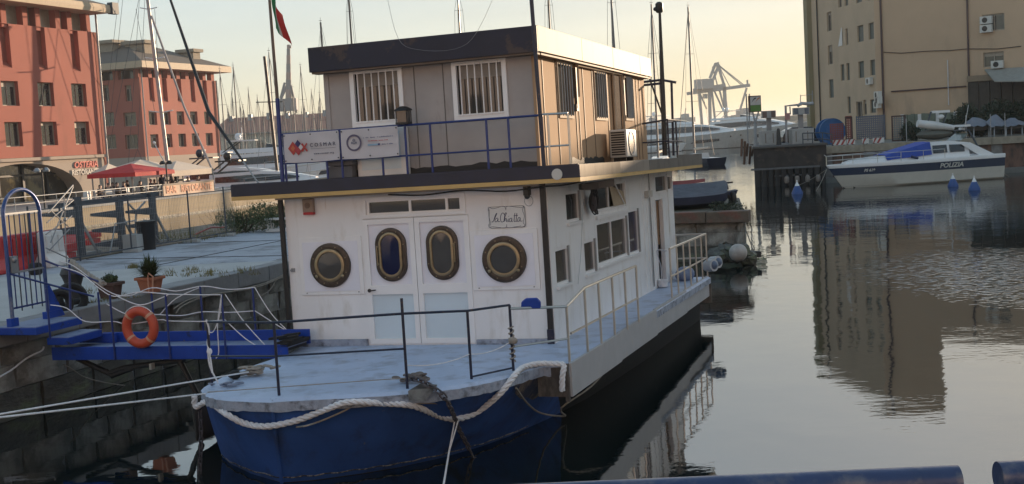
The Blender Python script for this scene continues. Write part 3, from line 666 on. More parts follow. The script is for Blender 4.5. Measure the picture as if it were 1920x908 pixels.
# roof
RX0, RX1, RY0, RY1, RZ0, RZ1 = .836, 4.64, -.161, 8.0, 4.546, 4.945
RX0 = .72
mb = MB(); mb.box(RX0 + .03, RX1 - .03, RY0 + .03, RY1, RZ0 + .03, RZ1 - .01); mb.build('roof', bitum, hb)
mb = MB(); mb.box(RX0, RX1, RY0, RY0 + .028, RZ0, RZ1); mb.box(RX0, RX0 + .028, RY0 + .03, RY1, RZ0, RZ1); mb.build('roof_fascia', navyp, hb, bevel=.004)
for i, (a, b) in enumerate(((RY0 + .03, 2.4), (2.4, 4.6), (4.6, 6.9), (6.9, 8.0))):
    mb = MB(); mb.box(RX1 - .026, RX1 + .002, a + .004, b - .004, RZ0 + .01, RZ1 + .006); mb.build('roof_side_panel', tanm, hb, bevel=.006)
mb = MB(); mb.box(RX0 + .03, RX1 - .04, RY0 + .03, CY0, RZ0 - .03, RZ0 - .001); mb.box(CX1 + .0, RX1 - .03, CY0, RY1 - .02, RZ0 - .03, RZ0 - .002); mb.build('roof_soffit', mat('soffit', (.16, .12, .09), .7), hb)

# --- railings on the foredeck
def rail(name, lab, posts, tops, m, pr, rr, lows=None, extra=None, parent=None):
    mb = MB(); mb.tube(tops, rr, 8); o = mb.build(name, m, parent)
    for p, q in posts: mb = MB(); mb.tube([p, q], pr, 8); mb.build('rail_post', m, o)
    for l in (lows or []): mb = MB(); mb.tube(l, rr * .8, 8); mb.build('lower_rail', m, o)
    return o
zt = .95
pA, pB, pC, pD, pE = (.62, -3.5), (2.08, -4.2), (3.7, -3.72), (4.34, -3.05), (4.72, -2.42)
def onv(px, py, p):     # height on the vertical line through deck point p, for a pixel row
    return hit(px, py, B, 1, p[1]).z
tA, tB, tC, tD, tE = onv(383, 604, pA), onv(514, 605, pB), onv(772, 588, pC), onv(880, 583, pD), onv(964, 572, pE)
rail('bow_railing', '', [((*pA, 0), (*pA, tA)), ((*pB, 0), (*pB, tB)), ((*pC, 0), (*pC, tC + .2)), ((*pD, 0), (*pD, tD)), ((*pE, 0), (*pE, tE))],
     [(*pA, tA), (*pB, tB), (*pC, tC), (*pD, tD), (*pE, tE)], railb, .02, .017,
     [[(*pA, onv(400, 668, pA)), (*pB, onv(515, 668, pB)), (*pC, onv(772, 654, pC))], [(*pD, .05), (*pE, .06)]], parent=hb)
pF = (5.34, -1.78); tF = onv(1064, 575, pF)
rail('steel_bow_railing', '', [((*pF, 0), (*pF, tF))], [(*pE, tE - .05), (*pF, tF)], inox, .02, .02, [[(*pE, .35), (*pF, onv(1066, 635, pF))]], parent=hb)
ps = [(5.38, y_) for y_ in (-1.78, -.95, -.15, .7, 1.55, 2.4)]
zt2 = .98
rail('side_railing', '', [((*p, 0), (*p, zt2)) for p in ps[1:]], [(*pF, tF), (*ps[1], zt2), (*ps[-1], zt2)], inox, .02, .022, [[(5.36, -1.7, .42), (5.38, 2.4, .42)]], parent=hb)
ps = [(5.3, y_) for y_ in (5.7, 6.4, 7.1, 7.8, 8.5, 9.2, 9.85)]
rail('stern_railing', '', [((*p, 0), (*p, 1.0)) for p in ps] + [((4.6, 9.85, 0), (4.6, 9.85, 1.0))], [(5.3, 5.7, 1.0), (5.3, 9.85, 1.0), (4.6, 9.85, 1.0), (4.1, 9.85, 1.0)], inox, .018, .024, [[(5.3, 5.7, .45), (5.3, 9.85, .45), (4.3, 9.85, .45)]], parent=hb)

# --- upper deck railing, in blue
def uy(px, py, y=-.3): return hit(px, py, B, 1, y)
zr, zm = 3.57, 3.09
posts = [.24, .44, 1.27, 1.99, 2.41, 2.84, 3.78, 4.14, 4.68]
rail('upper_deck_railing', '', [((x, -.3, 2.78), (x, -.3, zr + (.0 if x > .3 else 0))) for x in posts if x not in (1.99,)] + [((1.0, -.3, 2.78), (1.0, -.3, zm)), ((1.99, -.3, 2.78), (1.99, -.3, zm))], [(.2, -.3, zr), (4.7, -.3, zr)], railbl, .02, .018, [[(.2, -.3, zm), (4.7, -.3, zm)]], parent=hb)
rail('corner_railing', '', [((5.1, -.3, 2.78), (5.1, -.3, zr)), ((4.78, -.3, 2.78), (4.78, -.3, zr))], [(4.7, -.3, zr + .01), (5.1, -.3, zr)], inox, .018, .018, [[(4.7, -.3, zm), (5.1, -.3, zm)]], parent=hb)
# stern upper-deck railing and ladder frame on the right
st = lambda px, py, y=9.0: hit(px, py, B, 1, y)
rail('stern_upper_railing', '', [((5.05, y_, 2.8), (5.05, y_, 3.6)) for y_ in (7.4, 8.3)], [(4.5, 7.4, 3.55), (5.05, 7.4, 3.6), (5.05, 8.9, 3.6)], railb, .02, .02, [[(4.5, 7.4, 3.15), (5.05, 7.4, 3.15), (5.05, 8.9, 3.15)]], parent=hb)
# corner pole rising past the roof, flagpole, stern mast
mb = MB(); mb.tube([(4.68, -.32, 2.8), (4.64, -.32, 5.1), (4.62, -.32, 6.3)], .032, 8); mb.build('corner_pole', railb, hb)
mb = MB(); a = uy(531, 335); b = uy(521, 185); mb.tube([(a.x, -.32, 2.78), (b.x, -.32, b.z)], .035, 8); fp = mb.build('flagpole_base', railbl, hb)
c = uy(505, -20); mb = MB(); mb.tube([(b.x, -.32, b.z), (c.x, -.32, c.z)], .03, 8, r1=.024); mb.build('flagpole', mat('weathered_pole', (.14, .1, .08), .6), hb)
# leaning whip pole at the left front corner
a = Ve((-.35, -.2, 2.8)); b = hit(392, 212, B, 1, .3); c = hit(318, -5, B, 1, .8)
mb = MB(); mb.tube([a, a.lerp(b, .45)], .014, 7); mb.build('whip_pole_foot', galv, hb)
mb = MB(); mb.tube([a.lerp(b, .3), b, c], [.018, .035, .022], 8); mb.build('whip_pole', blackm, hb)
# stern mast with lamp and spreader frame
q = lambda px, py, y=8.9: hit(px, py, B, 1, y)
mb = MB(); f0, f1 = q(1247, 292), q(1237, 24); mb.tube([f0, f0.lerp(f1, .45), f1], [.06, .055, .03], 8); sm_ = mb.build('stern_mast', blackm, hb)
mb = MB(); t_ = q(1236, 14); mb.lathe([(.06, 0), (.085, .03), (.085, .2), (.04, .24)], t_ - Ve((0, 0, .12)), (0, 0, 1), 10); mb.ell(t_ + Ve((-.08, 0, -.03)), .06, .05, .05, 8, 6); mb.build('mast_lamp', blackm, sm_)
mb = MB()
for l in ([(1206, 154), (1240, 150), (1268, 155)], [(1206, 160), (1245, 156)], [(1259, 155), (1263, 292)], [(1238, 150), (1244, 228)]): mb.tube([q(*p) for p in l], .028, 6)
mb.build('mast_frame', railb, sm_)
for yy in (228, 266): mb = MB(); mb.tube([q(1249, yy), q(1262, yy - 1)], .035, 6); mb.build('ladder_rung', gel, sm_)
mb = MB(); mb.tube([q(1216, 142), q(1245, 225)], .02, 6); mb.build('mast_stay', blackm, sm_)
# clutter on the upper deck front: cabinet, grey box, dark trunk
mb = MB(); mb.box(1.42, 2.3, -.05, .08, 2.8, 3.56); cb = mb.build('white_cabinet', gel, hb, bevel=.01)
mb = MB(); mb.box(1.5, 2.2, -.058, -.051, 2.9, 3.5); mb.build('cabinet_door', frost, cb)
mb = MB(); mb.box(.92, 1.4, -.2, .05, 3.0, 3.2); mb.box(.95, 1.38, -.18, .0, 2.8, 2.99); mb.build('deck_box', mat('grey_box', (.12, .12, .13), .7), hb, bevel=.01)

# ================================================================== things on and around the houseboat
def solo_b(mb, name, m, label, cat, base, group=None, bevel=0): return solo(mb, name, m, label, cat, B, base, group, bevel)
# air conditioner
ac = thing('air_conditioner', 'white outdoor air conditioner unit beside the beige upper cabin door', 'air conditioner', B, (4.78, 4.45, 2.8))
mb = MB(); mb.box(4.62, 4.95, 4.05, 4.85, 2.86, 3.38); mb.build('casing', acw, ac, bevel=.02)
mb = MB(); mb.lathe([(.2, 0), (.21, .015), (.23, .015), (.23, 0)], (4.951, 4.42, 3.12), (1, 0, 0), 22); mb.build('fan_ring', galv, ac)
mb = MB(); mb.lathe([(.2, .004), (0, .006)], (4.951, 4.42, 3.12), (1, 0, 0), 22); mb.build('fan_recess', blackm, ac)
mb = MB()
for k in range(10): mb.obox((4.785, 4.045, 2.92 + .045 * k), (.13, 0, 0), (0, .006, .0), (0, 0, .014))
mb.build('louvre', blackm, ac)
mb = MB(); mb.box(4.66, 4.9, 4.15, 4.2, 2.79, 2.86); mb.box(4.66, 4.9, 4.7, 4.75, 2.79, 2.86); mb.build('foot', blackm, ac)
# fence-like dark lantern on the railing
lt = thing('lantern', 'small dark lantern standing on the upper deck railing', 'lantern', B, (2.4, -.3, 3.58))
mb = MB(); mb.box(2.3, 2.5, -.4, -.2, 3.59, 3.62); mb.lathe([(.15, 0), (.13, .03), (.05, .07), (0, .075)], (2.4, -.3, 3.8), (0, 0, 1), 8); 
for dx in (-.09, .09):
    for dy in (-.09, .09): mb.beam((2.4 + dx, -.3 + dy, 3.6), (2.4 + dx, -.3 + dy, 3.81), .012, .012)
mb.build('frame', blackm, lt)
mb = MB(); mb.box(2.32, 2.48, -.38, -.22, 3.62, 3.8); mb.build('lamp_glass', glass, lt)
# banners
def banner(name, x0, x1, label, sl=0):
    b = thing(name, label, 'banner', B, (x0, -.33, 3.1)); mb = MB(); n = 16; m_ = 8; g = []
    for i in range(n + 1):
        r_ = []
        for j in range(m_ + 1):
            a, c = i / n, j / m_; zz = 3.1 + (zr - 3.1 - .0) * c - .012 * sin(pi * a) * (1 - c)
            r_.append((x0 + (x1 - x0) * a, -.335 - .006 * sin(9 * a + 4 * c) - .006 * sin(17 * a * c + 1), zz))
        g.append(r_)
    mb.loft(g, closed=False, cap=False); mb.build('sheet', mat('banner_vinyl', (.52, .5, .52), .5, var=.02), b)
    mb = MB()
    for a in (.02, .5, .98):
        for z_ in (3.13, zr - .03): mb.lathe([(.012, 0), (.012, .004)], (x0 + (x1 - x0) * a, -.348, z_), (0, -1, 0), 8)
    mb.build('eyelet', blackm, b); return b
b1 = banner('banner', .26, 1.255, 'white COSMAR banner with red diamond logo tied to the upper railing')
b2 = banner('banner', 1.3, 2.3, 'white banner with round blue seal, right of the COSMAR banner')
def diamond(cx, cz, s, col, y, parent, nm):
    mb = MB(); mb.prism([(0, -s), (s * .82, 0), (0, s), (-s * .82, 0)], (cx, y, cz), (1, 0, 0), (0, 0, 1), (0, -.002, 0)); return mb.build(nm, col, parent)
diamond(.43, 3.33, .112, mat('logo_red', (.42, .04, .03), .5), -.352, b1, 'red_diamond')
diamond(.525, 3.335, .128, mat('logo_crimson', (.36, .03, .04), .5), -.3545, b1, 'crimson_diamond')
diamond(.525, 3.4, .064, mat('logo_navy', (.02, .02, .1), .5), -.357, b1, 'navy_diamond')
diamond(.575, 3.34, .05, mat('logo_white', (.6, .58, .58), .5), -.3575, b1, 'white_diamond')
diamond(.43, 3.33, .05, mat('logo_orange', (.5, .13, .05), .5), -.355, b1, 'orange_diamond')
mb = MB(); mb.beam((.6, -.358, 3.4), (.7, -.358, 3.27), .004, .02, up=(0, -1, 0)); mb.beam((.6, -.358, 3.27), (.7, -.358, 3.4), .004, .02, up=(0, -1, 0))
mb = MB(); mb.prism([(.59, 3.39), (.61, 3.405), (.7, 3.275), (.68, 3.26)], (0, -.358, 0), (1, 0, 0), (0, 0, 1), (0, -.002, 0)); mb.prism([(.59, 3.275), (.61, 3.26), (.7, 3.39), (.68, 3.405)], (0, -.3605, 0), (1, 0, 0), (0, 0, 1), (0, -.002, 0)); mb.build('cross', mat('logo_red', (.42, .04, .03), .5), b1)
text('COSMAR', B, (.97, -.353, 3.36), (1, 0, 0), (0, 0, 1), .085, inkm, b1, width=.46, spacing=1.6)
text('www.cosmar.org', B, (.98, -.353, 3.22), (1, 0, 0), (0, 0, 1), .042, inkm, b1, width=.36, spacing=1.2)
mb = MB(); mb.prism([(.75, 3.298), (1.2, 3.298), (1.2, 3.302), (.75, 3.302)], (0, -.352, 0), (1, 0, 0), (0, 0, 1), (0, -.001, 0)); mb.build('thin_line', inkm, b1)
mb = MB()
for r0, r1 in ((.105, .135),):
    P_ = [[(1.53 + r * cos(2 * pi * k / 32), -.351, 3.35 + r * sin(2 * pi * k / 32)) for k in range(33)] for r in (r0, r1)]
    mb.loft(P_, closed=False, cap=False)
mb.build('seal_ring', mat('seal_violet', (.1, .085, .14), .6), b2)
mb = MB()
for dx, dz, s in ((0, .04, .03), (-.035, .0, .02), (.035, .0, .02), (0, -.01, .018)): mb.lathe([(s, 0), (0, .001)], (1.53 + dx, -.351, 3.35 + dz), (0, -1, 0), 6)
mb.build('seal_emblem', mat('seal_grey', (.2, .2, .24), .6), b2)
random.seed(9)
for z_, xa, xb, c_ in ((3.42, 1.7, 2.22, blueink), (3.365, 1.78, 2.12, redtxt), (3.3, 2.02, 2.2, blueink)):   # lettering too small to read in the photograph
    mb = MB(); x_ = xa
    while x_ < xb:
        wd = random.uniform(.006, .014); hh = random.choice((.011, .011, .016))
        if random.random() > .15: mb.prism([(x_, z_ - .009), (x_ + wd, z_ - .009), (x_ + wd * .8, z_ - .009 + hh), (x_, z_ - .009 + hh)], (0, -.352, 0), (1, 0, 0), (0, 0, 1), (0, -.001, 0))
        x_ += wd + .006
    mb.build('small_print', c_, b2)
mb = MB(); mb.prism([(1.77, 3.285), (1.96, 3.285), (1.96, 3.315), (1.77, 3.315)], (0, -.351, 0), (1, 0, 0), (0, 0, 1), (0, -.001, 0)); mb.build('pale_blue_bar', mat('pale_blue', (.25, .38, .5), .6), b2)
mb = MB(); mb.prism([(1.95, 3.285), (1.985, 3.285), (1.985, 3.315), (1.95, 3.315)], (0, -.3525, 0), (1, 0, 0), (0, 0, 1), (0, -.001, 0)); mb.build('dark_square', blueink, b2)
# name board
sg = thing('name_sign', 'pale name board with blue cursive La Chiatta and scroll border', 'sign', B, (3.92, -.01, 1.86))
mb = MB(); x0, x1, z0, z1 = 3.63, 4.23, 1.865, 2.2
rr = [(x0 + .04 + .04 * cos(a), z0 + .04 + .04 * sin(a)) for a in [pi + k * pi / 8 for k in range(5)]] + [(x1 - .04 + .04 * cos(a), z0 + .04 + .04 * sin(a)) for a in [-pi / 2 + k * pi / 8 for k in range(5)]] + [(x1 - .04 + .04 * cos(a), z1 - .04 + .04 * sin(a)) for a in [k * pi / 8 for k in range(5)]] + [(x0 + .04 + .04 * cos(a), z1 - .04 + .04 * sin(a)) for a in [pi / 2 + k * pi / 8 for k in range(5)]]
mb.prism(rr, (0, -.001, 0), (1, 0, 0), (0, 0, 1), (0, -.02, 0)); mb.build('board', mat('sign_board', (.7, .7, .68), .5, var=.03), sg)
zs = lambda p: hit(900 + p[0] / 13.97, 375 + p[1] / 13.97, B, 1, -.024)
mb = MB()
strokes = [[(305, 580), (345, 565), (378, 500), (430, 385), (440, 352), (415, 372), (385, 450), (352, 555), (318, 582)], [(470, 482), (425, 484), (392, 535), (402, 576), (440, 566), (475, 492), (468, 560), (495, 575), (520, 560)],
           [(640, 400), (622, 352), (582, 348), (545, 410), (536, 510), (560, 576), (608, 570), (645, 520)], [(628, 562), (662, 420), (694, 352), (664, 345), (640, 440), (630, 572), (660, 500), (690, 488), (690, 560), (715, 576)],
           [(742, 492), (730, 556), (752, 574)], [(745, 440), (750, 430)], [(832, 482), (792, 484), (762, 538), (776, 573), (815, 560), (838, 486), (830, 560), (860, 570)],
           [(912, 350), (892, 530), (902, 570), (932, 560)], [(966, 350), (946, 530), (956, 566), (985, 555)], [(880, 418), (990, 408)], [(1050, 468), (1010, 466), (986, 526), (1000, 565), (1032, 550), (1056, 470), (1050, 545), (1080, 560), (1110, 546)]]
for s_ in strokes: mb.tube(smooth([zs(p) for p in s_], 3), .0048, 5)
mb.build('cursive_name', mat('script_ink', (.05, .06, .12), .6), sg)
mb = MB()
for s_ in ([(215, 290), (215, 210), (250, 190), (340, 235), (620, 165), (680, 265), (715, 165), (1080, 205), (1130, 170), (1150, 190), (1110, 260), (1160, 420), (1130, 600), (1170, 640), (1160, 690), (1080, 715)],
           [(1080, 680), (730, 730), (700, 640), (660, 735), (340, 705), (240, 720), (225, 640)], [(250, 250), (240, 470), (280, 600), (275, 670)]): mb.tube(smooth([zs(p) for p in s_], 3), .003, 4)
mb.build('scroll_border', mat('script_ink', (.05, .06, .12), .6), sg)
mb = MB(); mb.tube([(p[0], -.022, p[1]) for p in rr], .003, 4, closed=True); mb.build('outline', inkm, sg)
# alarm box, little socket, flood lights
al = thing('alarm_box', 'small beige alarm siren with red base under the left eave', 'alarm', B, (.47, -.04, 2.25))
mb = MB(); mb.box(.38, .57, -.09, -.002, 2.27, 2.49); mb.build('siren_case', mat('siren_beige', (.3, .22, .17), .5), al, bevel=.01)
mb = MB(); mb.box(.385, .565, -.085, -.004, 2.225, 2.268); mb.build('red_lens', redp, al)
mb = MB(); mb.lathe([(.05, 0), (.05, .008), (.035, .01)], (.475, -.09, 2.38), (0, -1, 0), 14); mb.build('siren_grille', mat('siren_dark', (.18, .12, .09), .6), al)
mb = MB(); mb.box(.05, .11, -.03, -.001, 1.28, 1.34); mb.ell((.06, -.04, 1.31), .02, .02, .02, 8, 6); solo_b(mb, 'door_bell', galv, 'tiny grey bell push on the white wall left of the porthole', 'bell', (.08, -.02, 1.3))
fl = thing('flood_light', 'black flood light and coiled cable hanging under the side eave', 'lamp', B, (4.75, 2.0, 2.45))
mb = MB(); mb.obox((4.95, 1.2, 2.42), (.12, .08, 0), (-.05, .08, 0), (0, 0, .05)); mb.build('lamp_head', blackm, fl)
mb = MB(); mb.obox((4.9, 2.1, 2.42), (.2, .12, .02), (-.05, .08, 0), (0, 0, .06)); mb.build('lamp_head', mat('lamp_grey', (.05, .05, .05), .4), fl)
mb = MB()
random.seed(12)
for k in range(9):
    r_ = random.uniform(.1, .2); c = Ve((4.72 + random.uniform(-.02, .05), 2.25 + random.uniform(-.15, .25), 2.16 + random.uniform(-.1, .1)))
    mb.tube([c + Ve((.02 * sin(3 * t), r_ * .8 * cos(t), r_ * 1.2 * sin(t))) for t in [2 * pi * i / 14 for i in range(14)]], .012, 5, closed=True)
mb.build('coiled_cable', rubber, fl)
mb = MB(); mb.ell((4.72, 2.25, 2.12), .07, .14, .17, 8, 6); mb.build('cable_bundle', mat('dark_bundle', (.03, .02, .02), .8), fl)
fl2 = thing('flood_light', 'small black lamp under the eave above the name board', 'lamp', B, (4.33, -.12, 2.4))
mb = MB(); mb.box(4.28, 4.36, -.2, -.05, 2.36, 2.5); mb.ell((4.33, -.17, 2.35), .05, .04, .05, 8, 6); mb.build('lamp_head', blackm, fl2)
mb = MB(); mb.tube([(4.33 + .07 * cos(t), -.1, 2.27 + .08 * sin(t)) for t in [2 * pi * i / 14 for i in range(14)]], .005, 5, closed=True); mb.build('loop_wire', galv, fl2)
mb = MB(); hose(mb, [(2.0, -.2, 2.49), (2.6, -.2, 2.45), (3.3, -.2, 2.49), (4.0, -.2, 2.44), (4.6, -.15, 2.48), (4.7, .6, 2.47), (4.72, 1.9, 2.5)], .012); solo_b(mb, 'eave_cable', rubber, 'black cable slung along the underside of the upper deck', 'cable', (2, -.2, 2.49))
mb = MB(); hose(mb, [SP(1.9, 2.2, .06), SP(1.75, 1.8, .05), SP(1.6, 1.3, .04), SP(1.35, .8, .03)], .004, 4); solo_b(mb, 'hanging_wire', galv, 'thin wire hanging down the white side wall', 'wire', SP(1.9, 2.2, .06))
# flag
fg = thing('flag', 'small green white and red flag drooping from the pole', 'flag', B, (.3, -.33, 5.2))
def fpt(a, c): # a along hoist from top, c across fly
    tl, bl, tr, br = (508, -12), (513, 52), (528, 28), (545, 86)
    p = [tl[i] * (1 - a) * (1 - c) + bl[i] * a * (1 - c) + tr[i] * (1 - a) * c + br[i] * a * c for i in (0, 1)]
    v = hit(p[0], p[1], B, 1, -.34); v.y += .05 * sin(7 * c + 2 * a) - .03 * sin(5 * a); return v
for k, (nm, col) in enumerate((('green_stripe', (.02, .16, .06)), ('white_stripe', (.42, .4, .36)), ('red_stripe', (.4, .025, .02)))):
    mb = MB(); c0, c1 = ((0, .4), (.4, .55), (.55, 1))[k]
    mb.loft([[fpt(i / 8, c0 + (c1 - c0) * j / 6) for i in range(9)] for j in range(7)], closed=False, cap=False); mb.build(nm, mat('flag_' + nm, col, .8, var=.05), fg)
# roof wire
mb = MB(); hose(mb, [(2.2, -.17, 5.6), (2.35, -.19, 4.95), (2.65, -.19, 4.75), (3.3, -.19, 4.7), (3.7, -.19, 4.95), (4.2, -.1, 5.9)], .0032, 5); solo_b(mb, 'roof_cable', galv, 'thin cable looping over the dark roof fascia', 'cable', (2.2, -.17, 5.6))

# thick braided rope draped round the bow
def hp(px, py, off=.05):
    """nearest point of the hull outline seen at this pixel"""
    best = None
    R3 = B.to_3x3(); o = B.inverted() @ Ve((0, 0, EYE)); d = (B.inverted().to_3x3() @ ray(px, py)).normalized()
    for i in range(0, 4 * (len(TD) - 1)):
        for z in (-.02, -.15, -.3, -.5, -.7, -.9, -1.1):
            p = hullpt(i / 4, z); v = p - o; e = (v - d * v.dot(d)).length
            if p.y < -.2 and (best is None or e < best[0] + (.0 if v.dot(d) < best[2] else -.02)): best = (e, p, v.dot(d))
    p = o + d * best[2]; n = Ve((best[1].x - 2.4, best[1].y + .5, 0)).normalized(); return p + n * off
def braid(path, r, nm, m, parent=None):
    P_ = smooth(path, 6); mb = MB()
    # resample
    out = [P_[0]]; step = r * .55
    for p in P_[1:]:
        while (p - out[-1]).length > step: out.append(out[-1] + (p - out[-1]).normalized() * step)
    for s_ in range(3):
        q_ = []
        for i, p in enumerate(out):
            d = (out[min(i + 1, len(out) - 1)] - out[max(i - 1, 0)]).normalized(); u = Ve((0, 0, 1)) - d * d.z
            if u.length < .05: u = Ve((1, 0, 0)) - d * d.x
            u.normalize(); sd = d.cross(u); a = 2 * pi * s_ / 3 + i * .55
            q_.append(p + (u * cos(a) + sd * sin(a)) * r * .5)
        mb.tube(q_, r * .58, 6)
    return mb
rp = [(371, 741), (373, 762), (396, 752), (430, 775), (462, 792), (505, 798), (560, 787), (615, 766), (655, 753), (720, 755), (775, 760), (825, 780), (858, 784), (895, 770), (935, 737), (962, 703)]
path = [hp(*p) for p in rp] + [Ve((4.82, -2.3, .04)), Ve((4.95, -2.02, .045)), Ve((5.15, -1.99, .04)), Ve((5.32, -2.0, .02)), Ve((5.3, -2.03, -.12)), Ve((5.28, -2.03, -.35))]
big_rope = braid(path, .042, 'rope', rope); solo_b(big_rope, 'mooring_rope', rope, 'thick white braided rope draped around the blue bow', 'rope', path[0])
mb = MB(); hose(mb, [hp(*p, off=.03) for p in ((505, 800), (560, 800), (600, 790), (650, 768), (665, 757))], .012); hose(mb, [hp(*p, off=.03) for p in ((720, 757), (790, 756), (850, 757))], .008); solo_b(mb, 'thin_rope', roped, 'thin tan rope running behind the thick white rope on the bow', 'rope', hp(505, 800))
mb = MB(); hose(mb, [hp(965, 727, .04), hp(985, 757, .06), hp(1005, 775, .1), hp(1030, 781, .25), (5.0, -1.2, -.75), (5.3, -.6, -.55), (5.34, .3, -.42)], .014); solo_b(mb, 'thin_rope', roped, 'tan rope sagging from the bow quarter toward the grey side board', 'rope', hp(965, 727))
# chains
def chain(path, size, name, label, base):
    t = thing(name, label, 'chain', B, base); P_ = smooth(path, 8); out = [P_[0]]; step = size * 1.25
    for p in P_[1:]:
        while (p - out[-1]).length > step: out.append(out[-1] + (p - out[-1]).normalized() * step)
    mb = MB(); R_, r_ = size * .42, size * .17; h = size * .42
    mb.tube([(R_ * cos(a), 0, R_ * sin(a) + (h if sin(a) > 0 else -h)) for a in [2 * pi * (i + .5) / 12 for i in range(12)]], r_, 5, closed=True)
    l0 = mb.build('link', chainm, t, base=(0, 0, 0)); b = BASE[t.name]
    for i in range(len(out) - 1):
        d = (out[i + 1] - out[i]); qn = d.to_track_quat('Z', 'Y').to_matrix().to_4x4() @ Mx.Rotation((i % 2) * pi / 2 + .4, 4, 'Z')
        m4 = Mx.Translation((out[i] + out[i + 1]) / 2 - b) @ qn
        if i == 0: l0.matrix_basis = m4
        else: c = inst(l0, (0, 0, 0), t); c.matrix_basis = m4
    return t
c0 = hp(378, 757, .03)
chain([c0, c0 + Ve((-.02, -.0, -.5)), Ve((c0.x - .1, c0.y, -1.25))], .062, 'anchor_chain', 'galvanised chain hanging from the left bow corner into the water', c0)
chain([Ve((3.65, -3.55, .1)), Ve((3.85, -3.68, .13)), hp(828, 738, .06), hp(846, 770, .1), hp(856, 800, .12), hp(872, 838, .2), hp(885, 868, .3), hp(905, 905, .5)], .075, 'anchor_chain', 'rusty chain running from the foredeck over the bow under the rope', Ve((3.65, -3.55, .1)))
# coils of chain and rope on deck
def pile(c, n, r, name, m, label, cat, h=.08, tr=.012, seed=1, sx=1.6):
    random.seed(seed); mb = MB()
    for k in range(n):
        q_ = Ve(c) + Ve((random.uniform(-r, r) * sx, random.uniform(-r, r) * .6, random.uniform(.02, h))); rr_ = random.uniform(.4, .8) * r * .6; tl = random.uniform(-.3, .3)
        mb.tube([q_ + Ve((rr_ * cos(a), rr_ * sin(a), tl * rr_ * cos(a + k))) for a in [2 * pi * i / 12 for i in range(12)]], tr, 5, closed=True)
    return solo_b(mb, name, m, label, cat, c)
pile((.95, -2.75, .03), 22, .16, 'rope_coil', roped, 'heap of tangled chain and rope on the left foredeck', 'rope', h=.12, tr=.016, seed=4)
pile((.85, -3.55, .02), 8, .13, 'rope_coil', mat('blue_rope', (.2, .24, .32), .8), 'loose loops of grey rope near the left bow corner', 'rope', h=.05, seed=5)
pile((3.62, -3.35, .03), 20, .14, 'rope_coil', mat('grey_coil', (.16, .14, .13), .8), 'tangle of rope and chain around the middle bow rail post', 'rope', h=.12, tr=.014, seed=6)
mb = MB(); mb.ell((.72, -3.05, .09), .09, .07, .07, 10, 7); mb.ell((.6, -2.95, .07), .06, .05, .05, 10, 7); solo_b(mb, 'knot', rubber, 'dark lump of old rope on deck beside the chain heap', 'rope', (.72, -3.05, .03))
mb = MB(); mb.add([(3.8, -3.93, .03), (4.12, -3.75, .045), (4.05, -3.55, .04), (3.8, -3.5, .05), (3.95, -3.75, .035), (3.86, -4.06, -.07), (4.05, -3.97, -.09)], [(0, 1, 2, 3), (0, 4, 3), (0, 5, 6, 1)]); solo_b(mb, 'canvas_scrap', rust, 'scrap of grey canvas under the chain at the deck edge', 'canvas', (3.9, -3.8, .03))
# hanging white lashings
mb = MB(); hose(mb, sag((3.7, -3.72, .33), (4.34, -3.06, .36), .06, 8), .007); hose(mb, sag((4.34, -3.06, .36), (4.7, -2.44, .42), .05, 8), .007); solo_b(mb, 'thin_rope', rope, 'thin white cord slung between the bow rail posts', 'rope', (3.7, -3.7, .33))
mb = MB(); random.seed(2)
for k in range(7): z_ = .15 + .07 * k; mb.tube([(4.72 + .035 * cos(a), -2.42 + .035 * sin(a), z_ + .01 * a) for a in [i * .9 for i in range(8)]], .012, 5)
mb.ell((4.75, -2.45, .44), .07, .05, .05, 8, 6); solo_b(mb, 'lashing', roped, 'rope lashing wound around the last dark bow rail post', 'rope', (4.72, -2.42, .15))
lc = hit(848, 790, B, 1, -4.4)
mb = MB(); a = hp(850, 783, .12); b_ = hit(842, 845, B, 1, a.y - .1); c = hit(830, 915, B, 1, a.y - .6); mb.tube([a, b_, c], .01, 6); mb.tube([a + Ve((.05, 0, 0)), b_ + Ve((.005, 0, 0)), c + Ve((.01, 0, 0))], .01, 6); solo_b(mb, 'mooring_line', rope, 'doubled white line dropping from the bow chain toward the near quay', 'rope', a)
# blue cap on steel rail
mb = MB(); P_ = [(-.13, -.06), (.13, -.07), (.135, .02), (.09, .075), (-.06, .08), (-.12, .035)]; mb.prism(P_, (4.95, -2.2, tE - .02), (1, .3, 0), (0, 0, 1), (-.02, .09, 0)); solo_b(mb, 'blue_cover', blue, 'small blue cover hung on the steel bow rail', 'cover', (4.95, -2.2, tE), bevel=.015)
# mooring lines to the near quay
e0 = B @ Ve((1.0, -4.25, .05)); e1 = at(0, 783, 11.5); e1b = at(0, 777, 12.5); f0 = B @ Ve((.85, -2.9, .1))
def ext(a, b, y): return a + (b - a) * ((y - a.y) / (b.y - a.y))
for k, (a, b_, lb) in enumerate(((e0, e1, 'lower of two taut white mooring lines leaving the bow leftward'), (f0, e1b, 'upper of two taut white mooring lines leaving the bow leftward'))):
    mb = MB(); far = ext(a, b_, 9.0); mb.tube([a, b_, far, Ve((-8.2, 2.45, 3.75))], .011, 7); solo(mb, 'mooring_line', rope, lb, 'rope', base=a)
mb = MB(); mb.tube([B @ Ve((1.0, -4.2, .06)), B @ Ve((3.6, -3.5, .12))], .007, 5); solo(mb, 'thin_rope', roped, 'thin brown line stretched across the foredeck', 'rope', base=B @ Ve((1, -4.2, .06)))

